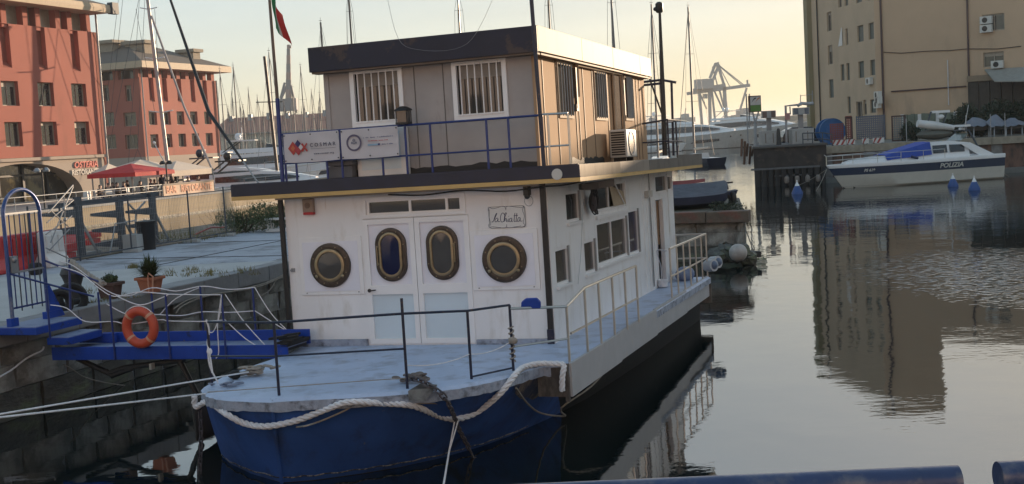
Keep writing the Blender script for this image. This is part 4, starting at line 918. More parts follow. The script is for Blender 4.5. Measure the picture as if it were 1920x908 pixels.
# ================================================================== gangway, gate and the near quay furniture
gw = thing('gangway', 'blue steel gangway with rope rails between the stone quay and the houseboat', 'gangway', B, (-1.8, -.6, .1))
Y0, Y1, XA, XB = -1.0, -.2, -4.15, .42
mb = MB(); mb.box(XA, XB, Y0, Y0 + .04, -.02, .2); mb.build('side_beam', blue, gw, bevel=.004)
mb = MB(); mb.box(XA + .5, XB, Y1 - .04, Y1, .1, .34); mb.build('side_beam', blue, gw, bevel=.004)
for k in range(9):
    x = XA + .04 + k * .5
    mb = MB(); mb.box(x, x + .485, Y0 + .05, Y1 - .05, .13 + .003 * (k % 2), .165 + .003 * (k % 3)); mb.build('deck_board', bluel, gw)
npx = [(213, 553, 690), (317, 552, 690), (422, 552, 690)]
NP = []
for px, t, b_ in npx:
    x = hit(px, 640, B, 1, Y0 - .02).x; z = hit(px, t, B, 1, Y0 - .02).z; NP.append((x, z))
    mb = MB(); mb.tube([(x, Y0 - .02, -.02), (x, Y0 - .02, z)], .018, 7); mb.build('rail_post', railbl, gw)
FPo = []
for px, t in ((288, 548), (380, 537), (478, 540)):
    x = hit(px, 600, B, 1, Y1).x; z = hit(px, t, B, 1, Y1).z; FPo.append((x, z))
    mb = MB(); mb.tube([(x, Y1, .2), (x, Y1, z)], .018, 7); mb.build('rail_post', railbl, gw)
mb = MB(); mb.tube([(XB - .1, -.95, .12), (XB - .1, -.25, .12)], .05, 8)
mb.box(XB - .12, XB - .0, -1.0, -.2, .16, .22)
mb.build('roller', rubber, gw)
mb = MB(); random.seed(8)
for k in range(6): mb.obox((.25 + random.uniform(-.1, .12), -.6 + random.uniform(-.3, .3), .2 + .02 * k), (.16, random.uniform(-.06, .06), .02), (0, .05, 0), (0, 0, .02))
mb.build('rubber_mat', rubber, gw)
gn = lambda px, py, y: hit(px, py, B, 1, y)
ropes = [([(110, 500), (150, 512), (185, 540), (215, 556), (260, 548), (317, 552)], Y0), ([(95, 572), (125, 578), (160, 603), (213, 603), (240, 608), (300, 600), (317, 602), (380, 603), (422, 600)], Y0),
         ([(317, 552), (370, 553), (415, 553)], Y0), ([(422, 552), (455, 600), (490, 640), (505, 655)], Y0 + .1), ([(422, 600), (460, 635), (490, 652), (520, 657)], Y0 + .05), ([(218, 555), (262, 572), (300, 560), (317, 552)], Y0 - .02),
         ([(110, 490), (140, 500), (200, 545), (240, 555), (285, 540), (330, 546), (380, 537), (430, 543), (478, 539)], Y1), ([(200, 570), (240, 590), (290, 590), (340, 592), (380, 585), (430, 586), (478, 583)], Y1),
         ([(478, 540), (510, 590), (550, 630), (560, 634)], Y1), ([(478, 583), (520, 610), (545, 625), (556, 632)], Y1), ([(380, 537), (330, 560), (300, 590)], Y1 + .02)]
for r_, y in ropes:
    mb = MB(); mb.tube(smooth([gn(px, py, y) for px, py in r_], 5), .009, 6); mb.build('rope_rail', rope, gw)
mb = MB()
for r_ in ([(415, 553), (412, 590), (400, 622), (388, 620)], [(414, 560), (408, 610), (410, 660), (405, 672)]): mb.tube(smooth([gn(px, py, Y0 - .05) for px, py in r_], 5), .009, 6)
mb.build('loose_rope_end', rope, gw)
# thin white conduit line along the gangway side + boat corner lashing
mb = MB(); hose(mb, [(.62, -3.52, .95), (.64, -3.5, .8), (.6, -3.5, .62), (.63, -3.52, .5), (.66, -3.53, .2)], .014); hose(mb, [(.6, -3.5, .55), (.62, -3.52, .3), (.72, -3.5, .06)], .012); mb.ell((.62, -3.5, .5), .04, .04, .05, 8, 6); solo_b(mb, 'lashing', rope, 'white rope knotted round the leftmost bow rail post', 'rope', (.62, -3.5, .2))
# lifebuoy
c = gn(263, 614, Y0 - .08); rb = .267
lbv = thing('lifebuoy', 'orange lifebuoy ring hanging on the blue gangway', 'lifebuoy', B, c)
mb = MB(); mb.tube([c + Ve((rb * cos(a), 0, rb * 1.02 * sin(a))) for a in [2 * pi * i / 40 for i in range(40)]], .078, 14, closed=True); mb.build('ring', orange, lbv)
for a0 in (.75, 2.35, 3.9, 5.5):
    mb = MB(); mb.tube([c + Ve((rb * cos(a), 0, rb * 1.02 * sin(a))) for a in (a0 - .08, a0, a0 + .08)], .081, 14, cap=False); mb.build('grab_band', mat('faded_band', (.55, .3, .2), .7), lbv)
mb = MB(); mb.tube([c + Ve((.36 * cos(a) + .0, -.02, .36 * sin(a))) for a in [pi / 4 + i * pi / 20 for i in range(11)]], .008, 6); mb.build('grab_line', rope, lbv)

# steps from the quay to the gangway (Q frame) and arched gate
g = lambda px, py, v=-14.65: hit(px, py, Q, 0, v)
U0, U1 = g(28, 600).y, g(100, 590).y
stp = thing('boarding_steps', 'two blue steel steps with worn grey treads below the arched gate', 'steps', Q, (-14.6, (U0 + U1) / 2, 1.5))
for k, (x0, x1, z) in enumerate(((-15.0, -14.15, 1.72), (-14.2, -13.75, 1.5))):
    mb = MB(); mb.box(x0, x1, U0 - .1 + .3 * k, U1 + .12, z - .13, z - .012); mb.build('step_frame', blue, stp, bevel=.004)
    mb = MB(); mb.box(x0 + .02, x1 - .02, U0 - .08 + .3 * k, U1 + .1, z - .012, z); mb.build('tread', bluel, stp)
mb = MB(); mb.box(-14.25, -13.5, U1 + .13, U1 + .18, 1.25, 1.42); mb.build('stringer', blue, stp)
gt = thing('arched_gate', 'tall arched blue and grey barred gate at the top of the gangway', 'gate', Q, (-14.7, (U0 + U1) / 2, 1.72))
GV = -14.72; tz = g(50, 352, GV).z; za = g(20, 402, GV).z
ya, yb = g(20, 560, GV).y, g(88, 560, GV).y
cy, ry = (ya + yb) / 2, (yb - ya) / 2; ztop = tz - .02
arch = [Ve((GV, ya, 1.72)), Ve((GV, ya, za))] + [Ve((GV, cy - ry * cos(t), za + (ztop - za) * sin(t))) for t in [pi * i / 16 for i in range(1, 16)]] + [Ve((GV, yb, za)), Ve((GV, yb, 1.72))]
mb = MB(); mb.tube(arch, .034, 10); mb.build('arch_frame', mat('gate_blue', (.03, .07, .22), .35, .3, col2=(.25, .27, .3), lo=.5, hi=.62, dscale=.9), gt)
mb = MB(); mb.box(GV - .05, GV + .05, ya - .09, ya + .09, 1.72, 1.86); mb.box(GV - .05, GV + .05, yb - .09, yb + .3, 1.72, 1.84)
mb.add([Ve((GV + dx, y, z)) for dx in (-.03, .03) for y, z in ((yb, 1.72), (yb, 2.3), (yb + .06, 2.3), (yb + .4, 1.72))], [(0, 1, 2, 3), (7, 6, 5, 4), (0, 4, 5, 1), (1, 5, 6, 2), (2, 6, 7, 3)]); mb.build('foot_plate', blue, gt)
for k in range(6):
    y = ya + (yb - ya) * (k + 1) / 7
    mb = MB(); mb.tube([(GV, y, 1.95 if k % 2 else 2.0), (GV, y, za + .0)], .012, 6); mb.build('gate_bar', steel if k % 2 else railbl, gt)
for z in (2.02, 2.62, za + .01): mb = MB(); mb.beam((GV, ya, z), (GV, yb, z), .03, .03); mb.build('cross_rail', galv if z > 2.1 else railbl, gt)
mb = MB(); mb.box(GV - .03, GV + .05, ya + .03, ya + .2, 2.62, 2.9); mb.ell((GV + .06, ya + .1, 2.84), .04, .05, .05, 8, 6); mb.build('lock_case', galv, gt)
for p, q_ in (((GV, ya, 2.62), (-14.0, U1 + .3, 2.05)), ((GV, yb, 2.75), (-13.9, U1 + .35, 2.3)), ((-14.0, U0 + .05, 1.5), (-14.0, U0 + .05, 2.35)), ((-13.75, U1 + .1, 1.5), (-13.75, U1 + .1, 2.15))):
    mb = MB(); mb.tube([p, q_], .018, 7); mb.build('hand_rail', railbl, gt)
# spiky side guard right of gate: crossed thin bars
sp = thing('spiked_guard', 'fan of crossed grey bars guarding the right side of the arched gate', 'guard', Q, (-15.2, yb + .6, 1.7))
gg = lambda px, py: hit(px, py, Q, 0, -15.0)
for a, b_ in (((95, 455), (137, 350)), ((88, 418), (138, 375)), ((86, 440), (135, 405)), ((90, 400), (137, 347)), ((92, 470), (130, 430)), ((120, 368), (125, 500)), ((86, 465), (140, 490)), ((95, 395), (128, 425))):
    mb = MB(); mb.tube([gg(*a), gg(*b_)], .012, 6); mb.build('bar', galv, sp)
mb = MB(); mb.tube([gg(130, 487), Ve((-15.0, gg(130, 560).y, 1.72))], .022, 7); mb.build('post', railbl, sp)
for p_ in ((120, 392), (122, 412)): mb = MB(); q_ = gg(*p_); mb.ell(q_, .03, .04, .04, 8, 6); mb.build('clamp', galv, sp)
# spiral-wound hose to post + gangway
mb = MB(); a_, b_ = hit(134, 490, Q, 0, -14.9), hit(196, 533, B, 1, Y1); b_ = Q.inverted() @ (B @ b_)
mb = braid(sag(a_, b_, .04, 8), .055, 'x', None); solo(mb, 'mooring_rope', roped, 'thick twisted rope running from the guard post down to the gangway', 'rope', Q, a_)
# bollard + old fenders behind gate
bo = thing('bollard', 'squat dark mooring bollard with rope on the quay behind the gate', 'bollard', Q, (-15.8, 19.6, 1.7))
mb = MB(); mb.lathe([(.2, 0), (.17, .1), (.15, .35), (.2, .5), (.24, .58), (.2, .68), (0, .72)], (-15.8, 19.7, 1.7), (0, 0, 1), 18); mb.build('post', mat('cast_iron', (.03, .03, .032), .6, bump=.5), bo)
pt = hit(128, 570, Q, 0, -15.3)
for k, (px, py, r_) in enumerate(((112, 568, .19), (135, 560, .24), (150, 585, .2))):
    c = hit(px, py, Q, 0, -15.25 - .12 * k); mb = MB(); nrm = Ve((.9, -.5, .25)).normalized(); u = nrm.cross(Ve((0, 0, 1))).normalized(); v_ = u.cross(nrm)
    mb.tube([c + (u * cos(a) + v_ * sin(a)) * r_ for a in [2 * pi * i / 24 for i in range(24)]], .075, 9, closed=True)
    solo(mb, 'tyre', rubber, ('old black tyre leaning lowest beside the gate foot', 'largest old black tyre leaning behind the gate steps', 'old black tyre lying rightmost of the three by the steps')[k], 'tyre', Q, c - Ve((0, 0, r_)), 'old tyres by the gangway steps')
# planters
def planter(px, py, label, m, w0, w1, h, plant, nl, yq=None, sq=True):
    p = hit(px, py, Q, 2, ZQ); t = thing('planter', label, 'planter', Q, p); mb = MB()
    for (a, b, za, zb) in ((w0, w1, 0, h), (w1 + .03, w1 + .03, h - .06, h)):
        mb.add([p + Ve((sx * r_, sy * r_ * .8, z)) for r_, z in ((a, za), (b, zb)) for sx, sy in ((-1, -1), (1, -1), (1, 1), (-1, 1))], [(0, 1, 5, 4), (1, 2, 6, 5), (2, 3, 7, 6), (3, 0, 4, 7), (4, 5, 6, 7), (3, 2, 1, 0)])
    mb.build('pot', m, t, bevel=.01)
    mb = MB(); mb.quad(*[p + Ve((sx * w1, sy * w1 * .8, h + .004)) for sx, sy in ((-1, -1), (1, -1), (1, 1), (-1, 1))]); mb.build('soil', mat('soil', (.03, .022, .015), .95), t)
    mb = MB(); random.seed(int(px)); plant(mb, p + Ve((0, 0, h)), nl); mb.build('foliage', leaf, t, kind='stuff'); return t, p
def blades(mb, c, n, L=.42):
    for _ in range(n):
        a = random.uniform(0, 2 * pi); e = random.uniform(.25, 1.45); d = Ve((cos(a) * cos(e), sin(a) * cos(e), sin(e))); l_ = L * random.uniform(.5, 1.1); sd = Ve((-sin(a), cos(a), 0)) * .012
        o_ = c + Ve((random.uniform(-.08, .08), random.uniform(-.08, .08), random.uniform(0, .12))); k1 = o_ + d * l_ * .5; k2 = o_ + d * l_ + Ve((0, 0, -.25 * l_ * cos(e)))
        mb.quad(o_ - sd, o_ + sd, k1 + sd, k1 - sd); mb.quad(k1 - sd, k1 + sd, k2)
def stalks(mb, c, n):
    mb.leaves(c + Ve((0, 0, .05)), (.18, .15, .1), n, .09, .5)
    for _ in range(30):
        a = random.uniform(0, 6.28); d = Ve((cos(a) * .4, sin(a) * .4, 1)).normalized(); mb.quad(c, c + Ve((.012, 0, 0)), c + d * random.uniform(.12, .3))
tp, pp = planter(283, 549, 'square terracotta planter with a spiky grassy shrub near the quay edge', terra, .15, .215, .33, blades, 520)
mb = MB(); mb.tube([pp + Ve((.1, -.2, .35)), pp + Ve((.14, -.22, .42)), pp + Ve((.22, -.2, .35)), pp + Ve((.2, -.23, .0))], .018, 6); mb.tube([pp + Ve((.1, -.2, .35)), pp + Ve((.12, -.24, .02))], .016, 6); mb.build('orange_strap', mat('faded_orange', (.55, .28, .18), .7), tp)
planter(208, 560, 'dark square planter with low succulent plants behind the gangway', potd, .15, .2, .33, stalks, 260)
# weeds on quay
mb = MB(); random.seed(11)
for k in range(60):
    px, py = random.choice(((310 + random.uniform(0, 95), 510 + random.uniform(-8, 14)), (205 + random.uniform(-80, 60), 560 + random.uniform(-20, 20)), (250, 503), (420 + random.uniform(-100, 60), 520 - random.uniform(0, 14))))
    p = hit(px, py, Q, 2, ZQ + .01)
    for _ in range(14):
        a = random.uniform(0, 6.28); d = Ve((cos(a) * .5, sin(a) * .5, 1)) * random.uniform(.04, .15); o_ = p + Ve((random.gauss(0, .06), random.gauss(0, .06), 0)); mb.quad(o_, o_ + Ve((.014, 0, 0)), o_ + d)
tag(mb.build('weeds', leafy, frame=Q, base=(-16, 22, ZQ)), None, None, kind='stuff')
# bush against the edge beyond
bs = thing('bush', 'wide straggly green bush at the far edge of the grey quay, left of the houseboat', 'bush', Q, hit(470, 440, Q, 2, ZQ))
pb = hit(462, 436, Q, 2, ZQ); mb = MB(); random.seed(5)
for k in range(14): mb.leaves(pb + Ve((random.uniform(-1.0, 1.1), random.uniform(-.6, .8), random.uniform(.15, .75))), (.55, .5, .42), 330, .09, .35, tall=.5)
for k in range(260):
    o_ = pb + Ve((random.uniform(-1.3, 1.4), random.uniform(-.6, .8), .3)); d = Ve((random.gauss(0, .3), random.gauss(0, .3), 1)).normalized() * random.uniform(.5, 1.1)
    mb.quad(o_, o_ + Ve((.015, 0, 0)), o_ + d)
mb.build('foliage', leaf, bs, kind='stuff')
mb = MB()
for k in range(12): a = random.uniform(0, 6.28); mb.tube([pb, pb + Ve((cos(a) * .7, sin(a) * .5, .6))], .015, 5)
mb.build('stem', bark, bs)
pb2 = hit(315, 448, Q, 2, ZQ); mb = MB(); random.seed(6)
for k in range(400):
    o_ = pb2 + Ve((random.uniform(-1.2, 2.2), random.uniform(-2, 1.2), .0)); d = Ve((random.gauss(0, .3), random.gauss(0, .3), 1)).normalized() * random.uniform(.1, .5)
    mb.quad(o_, o_ + Ve((.02, 0, 0)), o_ + d)
tag(mb.build('dry_grass', leafy, frame=Q, base=pb2), None, None, kind='stuff')
bb = hit(515, 436, Q, 2, ZQ); mb = MB(); mb.box(bb.x - .35, bb.x + 1.0, bb.y, bb.y + .4, ZQ + .42, ZQ + .48); mb.box(bb.x - .35, bb.x + 1.0, bb.y, bb.y + .4, ZQ + .02, ZQ + .12); mb.box(bb.x - .3, bb.x - .22, bb.y + .05, bb.y + .35, ZQ + .12, ZQ + .42)
solo(mb, 'bench', whp, 'low white slatted bench end beside the bush and the houseboat corner', 'bench', Q, bb)
# wire mesh fence
FV = -22.35; fy0, fy1 = 26.5, 35.8
fn = thing('mesh_fence', 'grey wire mesh site fence standing along the quay', 'fence', Q, (FV, 31, ZQ))
fz = lambda px, py: hit(px, py, Q, 0, FV)
fposts = [fz(600 / 5.04 - 0, 480).y, fz(247, 470).y, fz(358, 455).y, fz(425, 446).y, fz(150, 478).y, fz(60, 490).y]
topz = fz(352, 357).z
for y in fposts: mb = MB(); mb.tube([(FV, y, ZQ), (FV, y, topz)], .026, 7); mb.build('fence_post', steel, fn)
mb = MB(); mb.tube([(FV, min(fposts), topz - .12), (FV, max(fposts) + .6, topz - .12)], .015, 6); mb.build('top_rail', steel, fn)
mb = MB(); mb.tube([(FV, min(fposts), ZQ + .12), (FV, max(fposts) + .6, ZQ + .12)], .02, 6); mb.build('bottom_rail', steel, fn)
mb = MB()
y = min(fposts)
while y < max(fposts) + .6: mb.beam((FV, y, ZQ + .12), (FV, y, topz - .12), .004, .004); y += .085
z = ZQ + .2
while z < topz - .12: mb.beam((FV, min(fposts), z), (FV, max(fposts) + .6, z), .004, .004); z += .17
mb.build('wire_mesh', galv, fn, kind='stuff')
for y in fposts[:4]: mb = MB(); mb.box(FV - .25, FV + .3, y - .1, y + .1, ZQ + .005, ZQ + .1); mb.build('base_block', concl, fn)
# steel storage rack with cantilever arms behind the fence
RV = -23.4; rk = thing('storage_rack', 'grey steel cantilever rack with three posts behind the mesh fence', 'rack', Q, (RV, 31, ZQ))
rz_ = lambda px, py: hit(px, py, Q, 0, RV)
for px, t, bt, arms in ((151, 369, 474, (398, 430)), (229, 374, 470, (399, 428, 454)), (290, 360, 463, (394, 420))):
    p0 = rz_(px + 2, bt); zt_ = rz_(px, t).z; mb = MB(); mb.box(RV - .06, RV + .06, p0.y - .12, p0.y + .12, ZQ + .03, zt_); mb.build('post', steel, rk)
    for a_ in arms:
        z = rz_(px, a_).z; mb = MB(); L = 1.35 if px > 200 else 1.6
        mb.add([Ve((RV + dx, y, zz)) for dx in (-.05, .05) for y, zz in ((p0.y - .12, z + .1), (p0.y - .12, z - .14), (p0.y - L, z + .0), (p0.y - L, z + .08))], [(0, 1, 2, 3), (7, 6, 5, 4), (0, 4, 5, 1), (1, 5, 6, 2), (2, 6, 7, 3), (3, 7, 4, 0)]); mb.build('arm', steel, rk)
    mb = MB(); mb.beam((RV, p0.y + .1, ZQ + 1.0), (RV, p0.y + .75, ZQ + .04), .06, .06); mb.beam((RV - .05, p0.y - .1, ZQ + .06), (RV - .05, p0.y + .9, ZQ + .06), .1, .08); mb.build('foot_brace', galv, rk)
a_, b_ = rz_(95, 387), rz_(300, 360); mb = MB(); mb.beam((RV - .08, a_.y, a_.z - .02), (RV - .08, b_.y, b_.z - .06), .05, .13); mb.build('top_beam', steel, rk)
mb = MB(); p_ = [rz_(252, 375), rz_(260, 397), rz_(276, 377)]; 
for u_, v_ in ((rz_(247, 383), rz_(260, 397)), (rz_(260, 397), rz_(277, 378)), (rz_(260, 397), rz_(259, 440))): mb.beam(u_ + Ve((-.1, 0, 0)), v_ + Ve((-.1, 0, 0)), .04, .05)
mb.build('cross_brace', galv, rk)
# A-frame trestles
for k, (pts_, lb) in enumerate((([(206, 478), (216, 420), (252, 414)], 'thin white metal trestle left of the fence post behind the mesh'), ([(258, 462), (270, 413), (305, 463)], 'thin white metal trestle between rack posts behind the mesh'), ([(158, 430), (190, 482), (235, 476)], 'thin leaning metal prop at the left rack post'))):
    mb = MB(); P_ = [hit(*p, Q, 0, -22.8) for p in pts_]; P_[0].z = max(P_[0].z, ZQ); P_[-1].z = max(P_[-1].z, ZQ) if k else P_[-1].z; mb.tube(P_, .022, 6); solo(mb, 'trestle', galv, lb, 'trestle', Q, P_[0])
bn = hit(277, 468, Q, 2, ZQ); mb = MB(); mb.lathe([(.24, 0), (.28, .75), (.3, .8), (.3, .86), (0, .9)], bn, (0, 0, 1), 14); solo(mb, 'waste_bin', blackm, 'black cylindrical waste bin behind the rack', 'bin', Q, bn)
mb = MB(); c = hit(256, 470, Q, 2, ZQ); mb.box(c.x - .25, c.x + .25, c.y - .3, c.y + .3, ZQ + .03, ZQ + .5); solo(mb, 'crate', concl, 'pale wire crate standing left of the black bin', 'crate', Q, c)
# red and white plastic barriers, red girders
def barrier(px, py, m, label, L=1.2, h=.95, ang=0):
    p = hit(px, py, Q, 2, ZQ); t = thing('road_barrier', label, 'barrier', Q @ TR(*p) @ RZ(ang) @ TR(*(-p)), p, 'red and white plastic barriers'); mb = MB()
    pr_ = [(-.28, 0), (.28, 0), (.28, .12), (.13, .35), (.1, h), (-.1, h), (-.13, .35), (-.28, .12)]
    mb.prism([(q_[0], q_[1]) for q_ in pr_], p + Ve((0, -L / 2, 0)), (1, 0, 0), (0, 0, 1), (0, L, 0)); mb.build('body', m, t, bevel=.03)
    mb = MB()
    for yy in (-L * .3, 0, L * .3): mb.box(p.x + .1, p.x + .15, p.y + yy - .09, p.y + yy + .09, ZQ + .4, ZQ + h - .1)
    mb.build('moulded_rib', m, t, bevel=.02); return t
barrier(8, 512, redp, 'leftmost red plastic barrier behind the arched gate', 1.25, .95, .1)
barrier(62, 502, redp, 'red plastic barrier seen through the gate bars', 1.3, .95)
barrier(99, 500, whp, 'white plastic barrier just right of the gate', .8, .95)
barrier(118, 462, redp, 'far red plastic barrier beside the rack post', 1.5, .6)
c = hit(20, 525, Q, 2, ZQ); mb = MB(); mb.lathe([(.16, -.1), (.16, .1)], c + Ve((0, .9, .16)), (1, 0, 0), 14); solo(mb, 'trolley_wheel', rubber, 'small black wheel under the red barrier behind the gate', 'wheel', Q, c + Ve((0, .9, 0)))
for k, (a_, b_, lb) in enumerate((((160, 442), (182, 438), 'short red painted girder lying behind the rack'), ((100, 470), (135, 463), 'red painted girder with white marks near the white barrier'))):
    p, q_ = hit(*a_, Q, 2, ZQ + .35), hit(*b_, Q, 2, ZQ + .35); mb = MB(); mb.beam(p, q_, .3, .22); mb.beam(Ve((p.x, p.y, ZQ + .12)), Ve((q_.x, q_.y, ZQ + .12)), .2, .18); solo(mb, 'girder', redp, lb, 'girder', Q, p)
mb = MB(); p = hit(360, 443, Q, 2, ZQ); mb.tube([p, p + Ve((0, 1.2, .2)), p + Ve((0, 2.1, .12))], .03, 6); solo(mb, 'red_hose', redp, 'short red hose lying on sandy ground behind the fence post', 'hose', Q, p)
# dark steel support and fender timbers under the gangway, spare ropes on wall
sup = thing('gangway_bracket', 'black bent steel bracket on the quay wall under the gangway', 'bracket', Q, (-15.1, 18.5, .6))
for pts_ in ([(145, 672), (205, 700), (235, 690), (345, 675)], [(335, 672), (372, 745)], [(250, 690), (210, 705), (200, 695)]):
    mb = MB(); mb.tube([B @ gn(px, py, -.7) if 0 else Q.inverted() @ (B @ gn(px, py, -.75)) for px, py in pts_], .05, 7); mb.build('strut', blackm, sup)
mb = MB(); c = Q.inverted() @ (B @ gn(285, 687, -.9)); mb.obox(c, (.0, .05, .0), (.02, 0, 0), (0, .0, .05)); mb.build('tag_plate', mat('tag', (.4, .38, .33), .8), sup)
mb = MB(); hose(mb, [hit(px, py, Q, 0, -15.1) for px, py in ((120, 684), (135, 692), (160, 708), (210, 720), (270, 726), (330, 726))], .012); solo(mb, 'thin_rope', roped, 'slack tan rope hanging against the dark quay wall', 'rope', Q, hit(120, 684, Q, 0, -15.1))
mb = MB(); hose(mb, [hit(px, py, Q, 0, -14.95) for px, py in ((-10, 712), (20, 695), (50, 672), (78, 658), (82, 650))], .016); solo(mb, 'thin_rope', rope, 'short white rope hanging on the stone wall below the gate', 'rope', Q, hit(0, 705, Q, 0, -14.95))
for k, pts_ in enumerate(([(330, 588), (345, 572), (400, 552), (478, 540), (540, 515)], [(325, 580), (360, 560), (430, 548), (500, 530), (540, 510)], [(520, 520), (505, 545), (480, 560)])):
    mb = MB(); hose(mb, [hit(px, py, Q, 0, -14.95) for px, py in pts_], .02 - .004 * k); solo(mb, 'thin_rope', roped, ('lowest of the ropes running up along the stone wall to the houseboat', 'upper rope running along the stone wall to the houseboat', 'short rope end dangling on the stone wall near the houseboat')[k], 'rope', Q, hit(*pts_[0], Q, 0, -14.95))
# driftwood planks between boat and wall, dark dinghy bow
db = thing('dinghy', 'dark brown dinghy wedged between houseboat bow and quay under the gangway', 'dinghy', B, (-.4, -1.5, -1))
mb = MB(); R_ = []
for i in range(9):
    t = i / 8; w_ = .42 * math.sqrt(max(0, 1 - t ** 2.5)) + .02; R_.append([(-.45 + s_ * w_ * k_, -.2 - 2.2 * t, -1.15 + z_ + .1 * t) for s_, k_, z_ in ((-1, 1, .55), (-1, .8, .15), (0, 1, 0), (1, .8, .15), (1, 1, .55))])
mb.loft(R_, closed=False, cap=False); mb.build('hull', mat('dinghy_brown', (.05, .04, .03), .6), db)
for k in range(4):
    mb = MB(); mb.beam((-.8 + .12 * k, -1.2 + .3 * k, -.42 + .03 * k), (.3 + .05 * k, -.4 + .25 * k, -.3 + .05 * k), .1, .03); mb.build('loose_plank', mat('driftwood', (.12, .11, .1), .9), db)

# ================================================================== restaurant quay (left, beyond the channel)
RQ = thing('harbour_wall', 'long tan harbour wall below the restaurant terrace', 'wall', Q, (-55, 80, 0))
tanw = mat('tan_wall', (.42, .34, .23), .85, var=.08, scale=.3, col2=(.4, .32, .22), lo=.5, hi=.7, dscale=.5, stretch=(1, 1, 3), bump=.3, bscale=3)
RV_ = -54.8; RT = 1.5
def rseg(y0, y1, z0, z1, m, nm, dx=0):
    mb = MB(); mb.box(RV_ - .6 + dx, RV_ + dx, y0 + .012, y1 - .012, z0, z1); return mb.build(nm, m, RQ)
y = 44
while y < 140: rseg(y, y + 4, .12, RT - .16, tanw, 'wall_block'); rseg(y, y + 4, RT - .155, RT, concl, 'coping_stone', .06); y += 4
rseg(44, 140, -.6, .12, stoned, 'wet_band', .02)
mb = MB(); mb.prism([(-110, 40), (RV_ - .5, 40), (RV_ - .5, 140), (-62, 140), (-62, 93), (-110, 93)], (0, 0, -1), (1, 0, 0), (0, 1, 0), (0, 0, RT + .99)); struct(mb, 'promenade', mat('promenade_paving', (.3, .27, .24), .85), Q)
# terrace railing
tr_ = thing('terrace_railing', 'white metal railing along the restaurant terrace edge', 'railing', Q, (-55.2, 70, RT))
mb = MB(); mb.tube([(-55.3, 50, RT + .95), (-55.3, 80, RT + .95)], .03, 6); mb.build('top_rail', galv, tr_)
mb = MB(); mb.tube([(-55.3, 50, RT + .5), (-55.3, 80, RT + .5)], .025, 6); mb.build('mid_rail', galv, tr_)
for k in range(16): mb = MB(); mb.tube([(-55.3, 50 + 2 * k, RT), (-55.3, 50 + 2 * k, RT + .95)], .03, 6); mb.build('post', galv, tr_)

# red building 1
FV1 = -69.6
h1 = lambda px, py, v=FV1: hit(px, py, Q, 0, v)
b1_ = thing('red_building', 'large red rendered building with deep slots and an arched restaurant front, far left', 'building', Q, (FV1, 80, RT))
def facade(bld, frame_pts, m, nm, o, ax, n, L, z0, z1, holes, rev=.35, pane=True, fr=True):
    mb = MB(); mb.wall(Ve(o) + Ve((0, 0, z0)), ax, n, L, z1 - z0, [(a, b, c - z0, d - z0) for a, b, c, d, *_ in holes], rev); w_ = mb.build(nm, m, bld)
    o, ax, n = Ve(o), Ve(ax), Ve(n)
    for hh in holes:
        a, b, c, d = hh[:4]; kind = hh[4] if len(hh) > 4 else 'w'; P = lambda u, v, q=0: o + ax * u + Ve((0, 0, v)) + n * (q - rev)
        if kind == 'slot':
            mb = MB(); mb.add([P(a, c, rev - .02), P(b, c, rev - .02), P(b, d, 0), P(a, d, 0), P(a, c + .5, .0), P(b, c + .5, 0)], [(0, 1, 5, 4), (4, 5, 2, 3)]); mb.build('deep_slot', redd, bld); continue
        mb = MB(); ring_frame(mb, P, a, b, c, d, max(.05, (b - a) * .045), .02, .1)
        if (b - a) > .9 and kind == 'w':
            xm = a + (b - a) * .52; vs = [P(x, z, q) for x in (xm - .04, xm + .04) for q in (.02, .08) for z in (c + .05, d - .05)]; mb.add(vs, [(0, 1, 3, 2), (4, 6, 7, 5), (0, 4, 5, 1), (2, 3, 7, 6), (0, 2, 6, 4), (1, 5, 7, 3)])
        wn = mb.build('window', frm if kind != 's' else shut, bld)
        mb = MB(); mb.quad(P(a, c, .03), P(b, c, .03), P(b, d, .03), P(a, d, .03)); mb.build('pane' if kind != 's' else 'shutter_leaf', glass if kind == 'w' else (shut if kind == 's' else glass), wn)
        if random.random() < .6 and kind == 'w':
            q_ = random.uniform(.1, .35); mb = MB(); mb.quad(P(a + .05, d - (d - c) * q_, .05), P(b - .05, d - (d - c) * q_, .05), P(b - .05, d - .05, .05), P(a + .05, d - .05, .05)); mb.build('roller_blind', frm, wn)
    return w_
frm = mat('window_alloy', (.33, .28, .22), .6)
random.seed(21)
uc = h1(191, 250).y; u_l = 60
O1 = (FV1, u_l, 0); LL = uc - u_l
holes = []
z_r = {'r1': (h1(150, 271).z, h1(150, 228).z), 'r2': (h1(150, 200).z, h1(150, 157).z)}
for i in range(7):
    px = 149 - 53.5 * i + .3 * i * i if i < 4 else None
    uu = h1(149, 180).y if i == 0 else None
    cu_ = h1(149, 180).y - 4.25 * i - .02
    if cu_ - 1.1 < u_l: break
    for r_ in z_r.values(): holes.append((cu_ - u_l - .98, cu_ - u_l + .98, r_[0], r_[1]))
zwt = h1(150, 58).z; zs0 = h1(147, 134).z
sl = []
for i in range(7):
    cu_ = h1(143, 90).y - 4.25 * i
    if cu_ < u_l + 1: break
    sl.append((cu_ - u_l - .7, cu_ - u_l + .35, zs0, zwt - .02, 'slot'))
zc = h1(150, 291).z
facade(b1_, None, red, 'red_wall', O1, (0, 1, 0), (1, 0, 0), LL, zc, zwt, holes + sl, .45)
mb = MB(); mb.box(FV1 - .3, FV1 + .22, u_l, uc + .1, zc - .28, zc - .02); mb.build('string_course', beige, b1_)
mb = MB(); mb.box(FV1 - .5, FV1 + .02, uc - .0, uc + .35, RT, zwt); mb.box(FV1 - 25, FV1 - .5, uc, uc + .2, RT, zwt); mb.build('end_wall', redd, b1_)
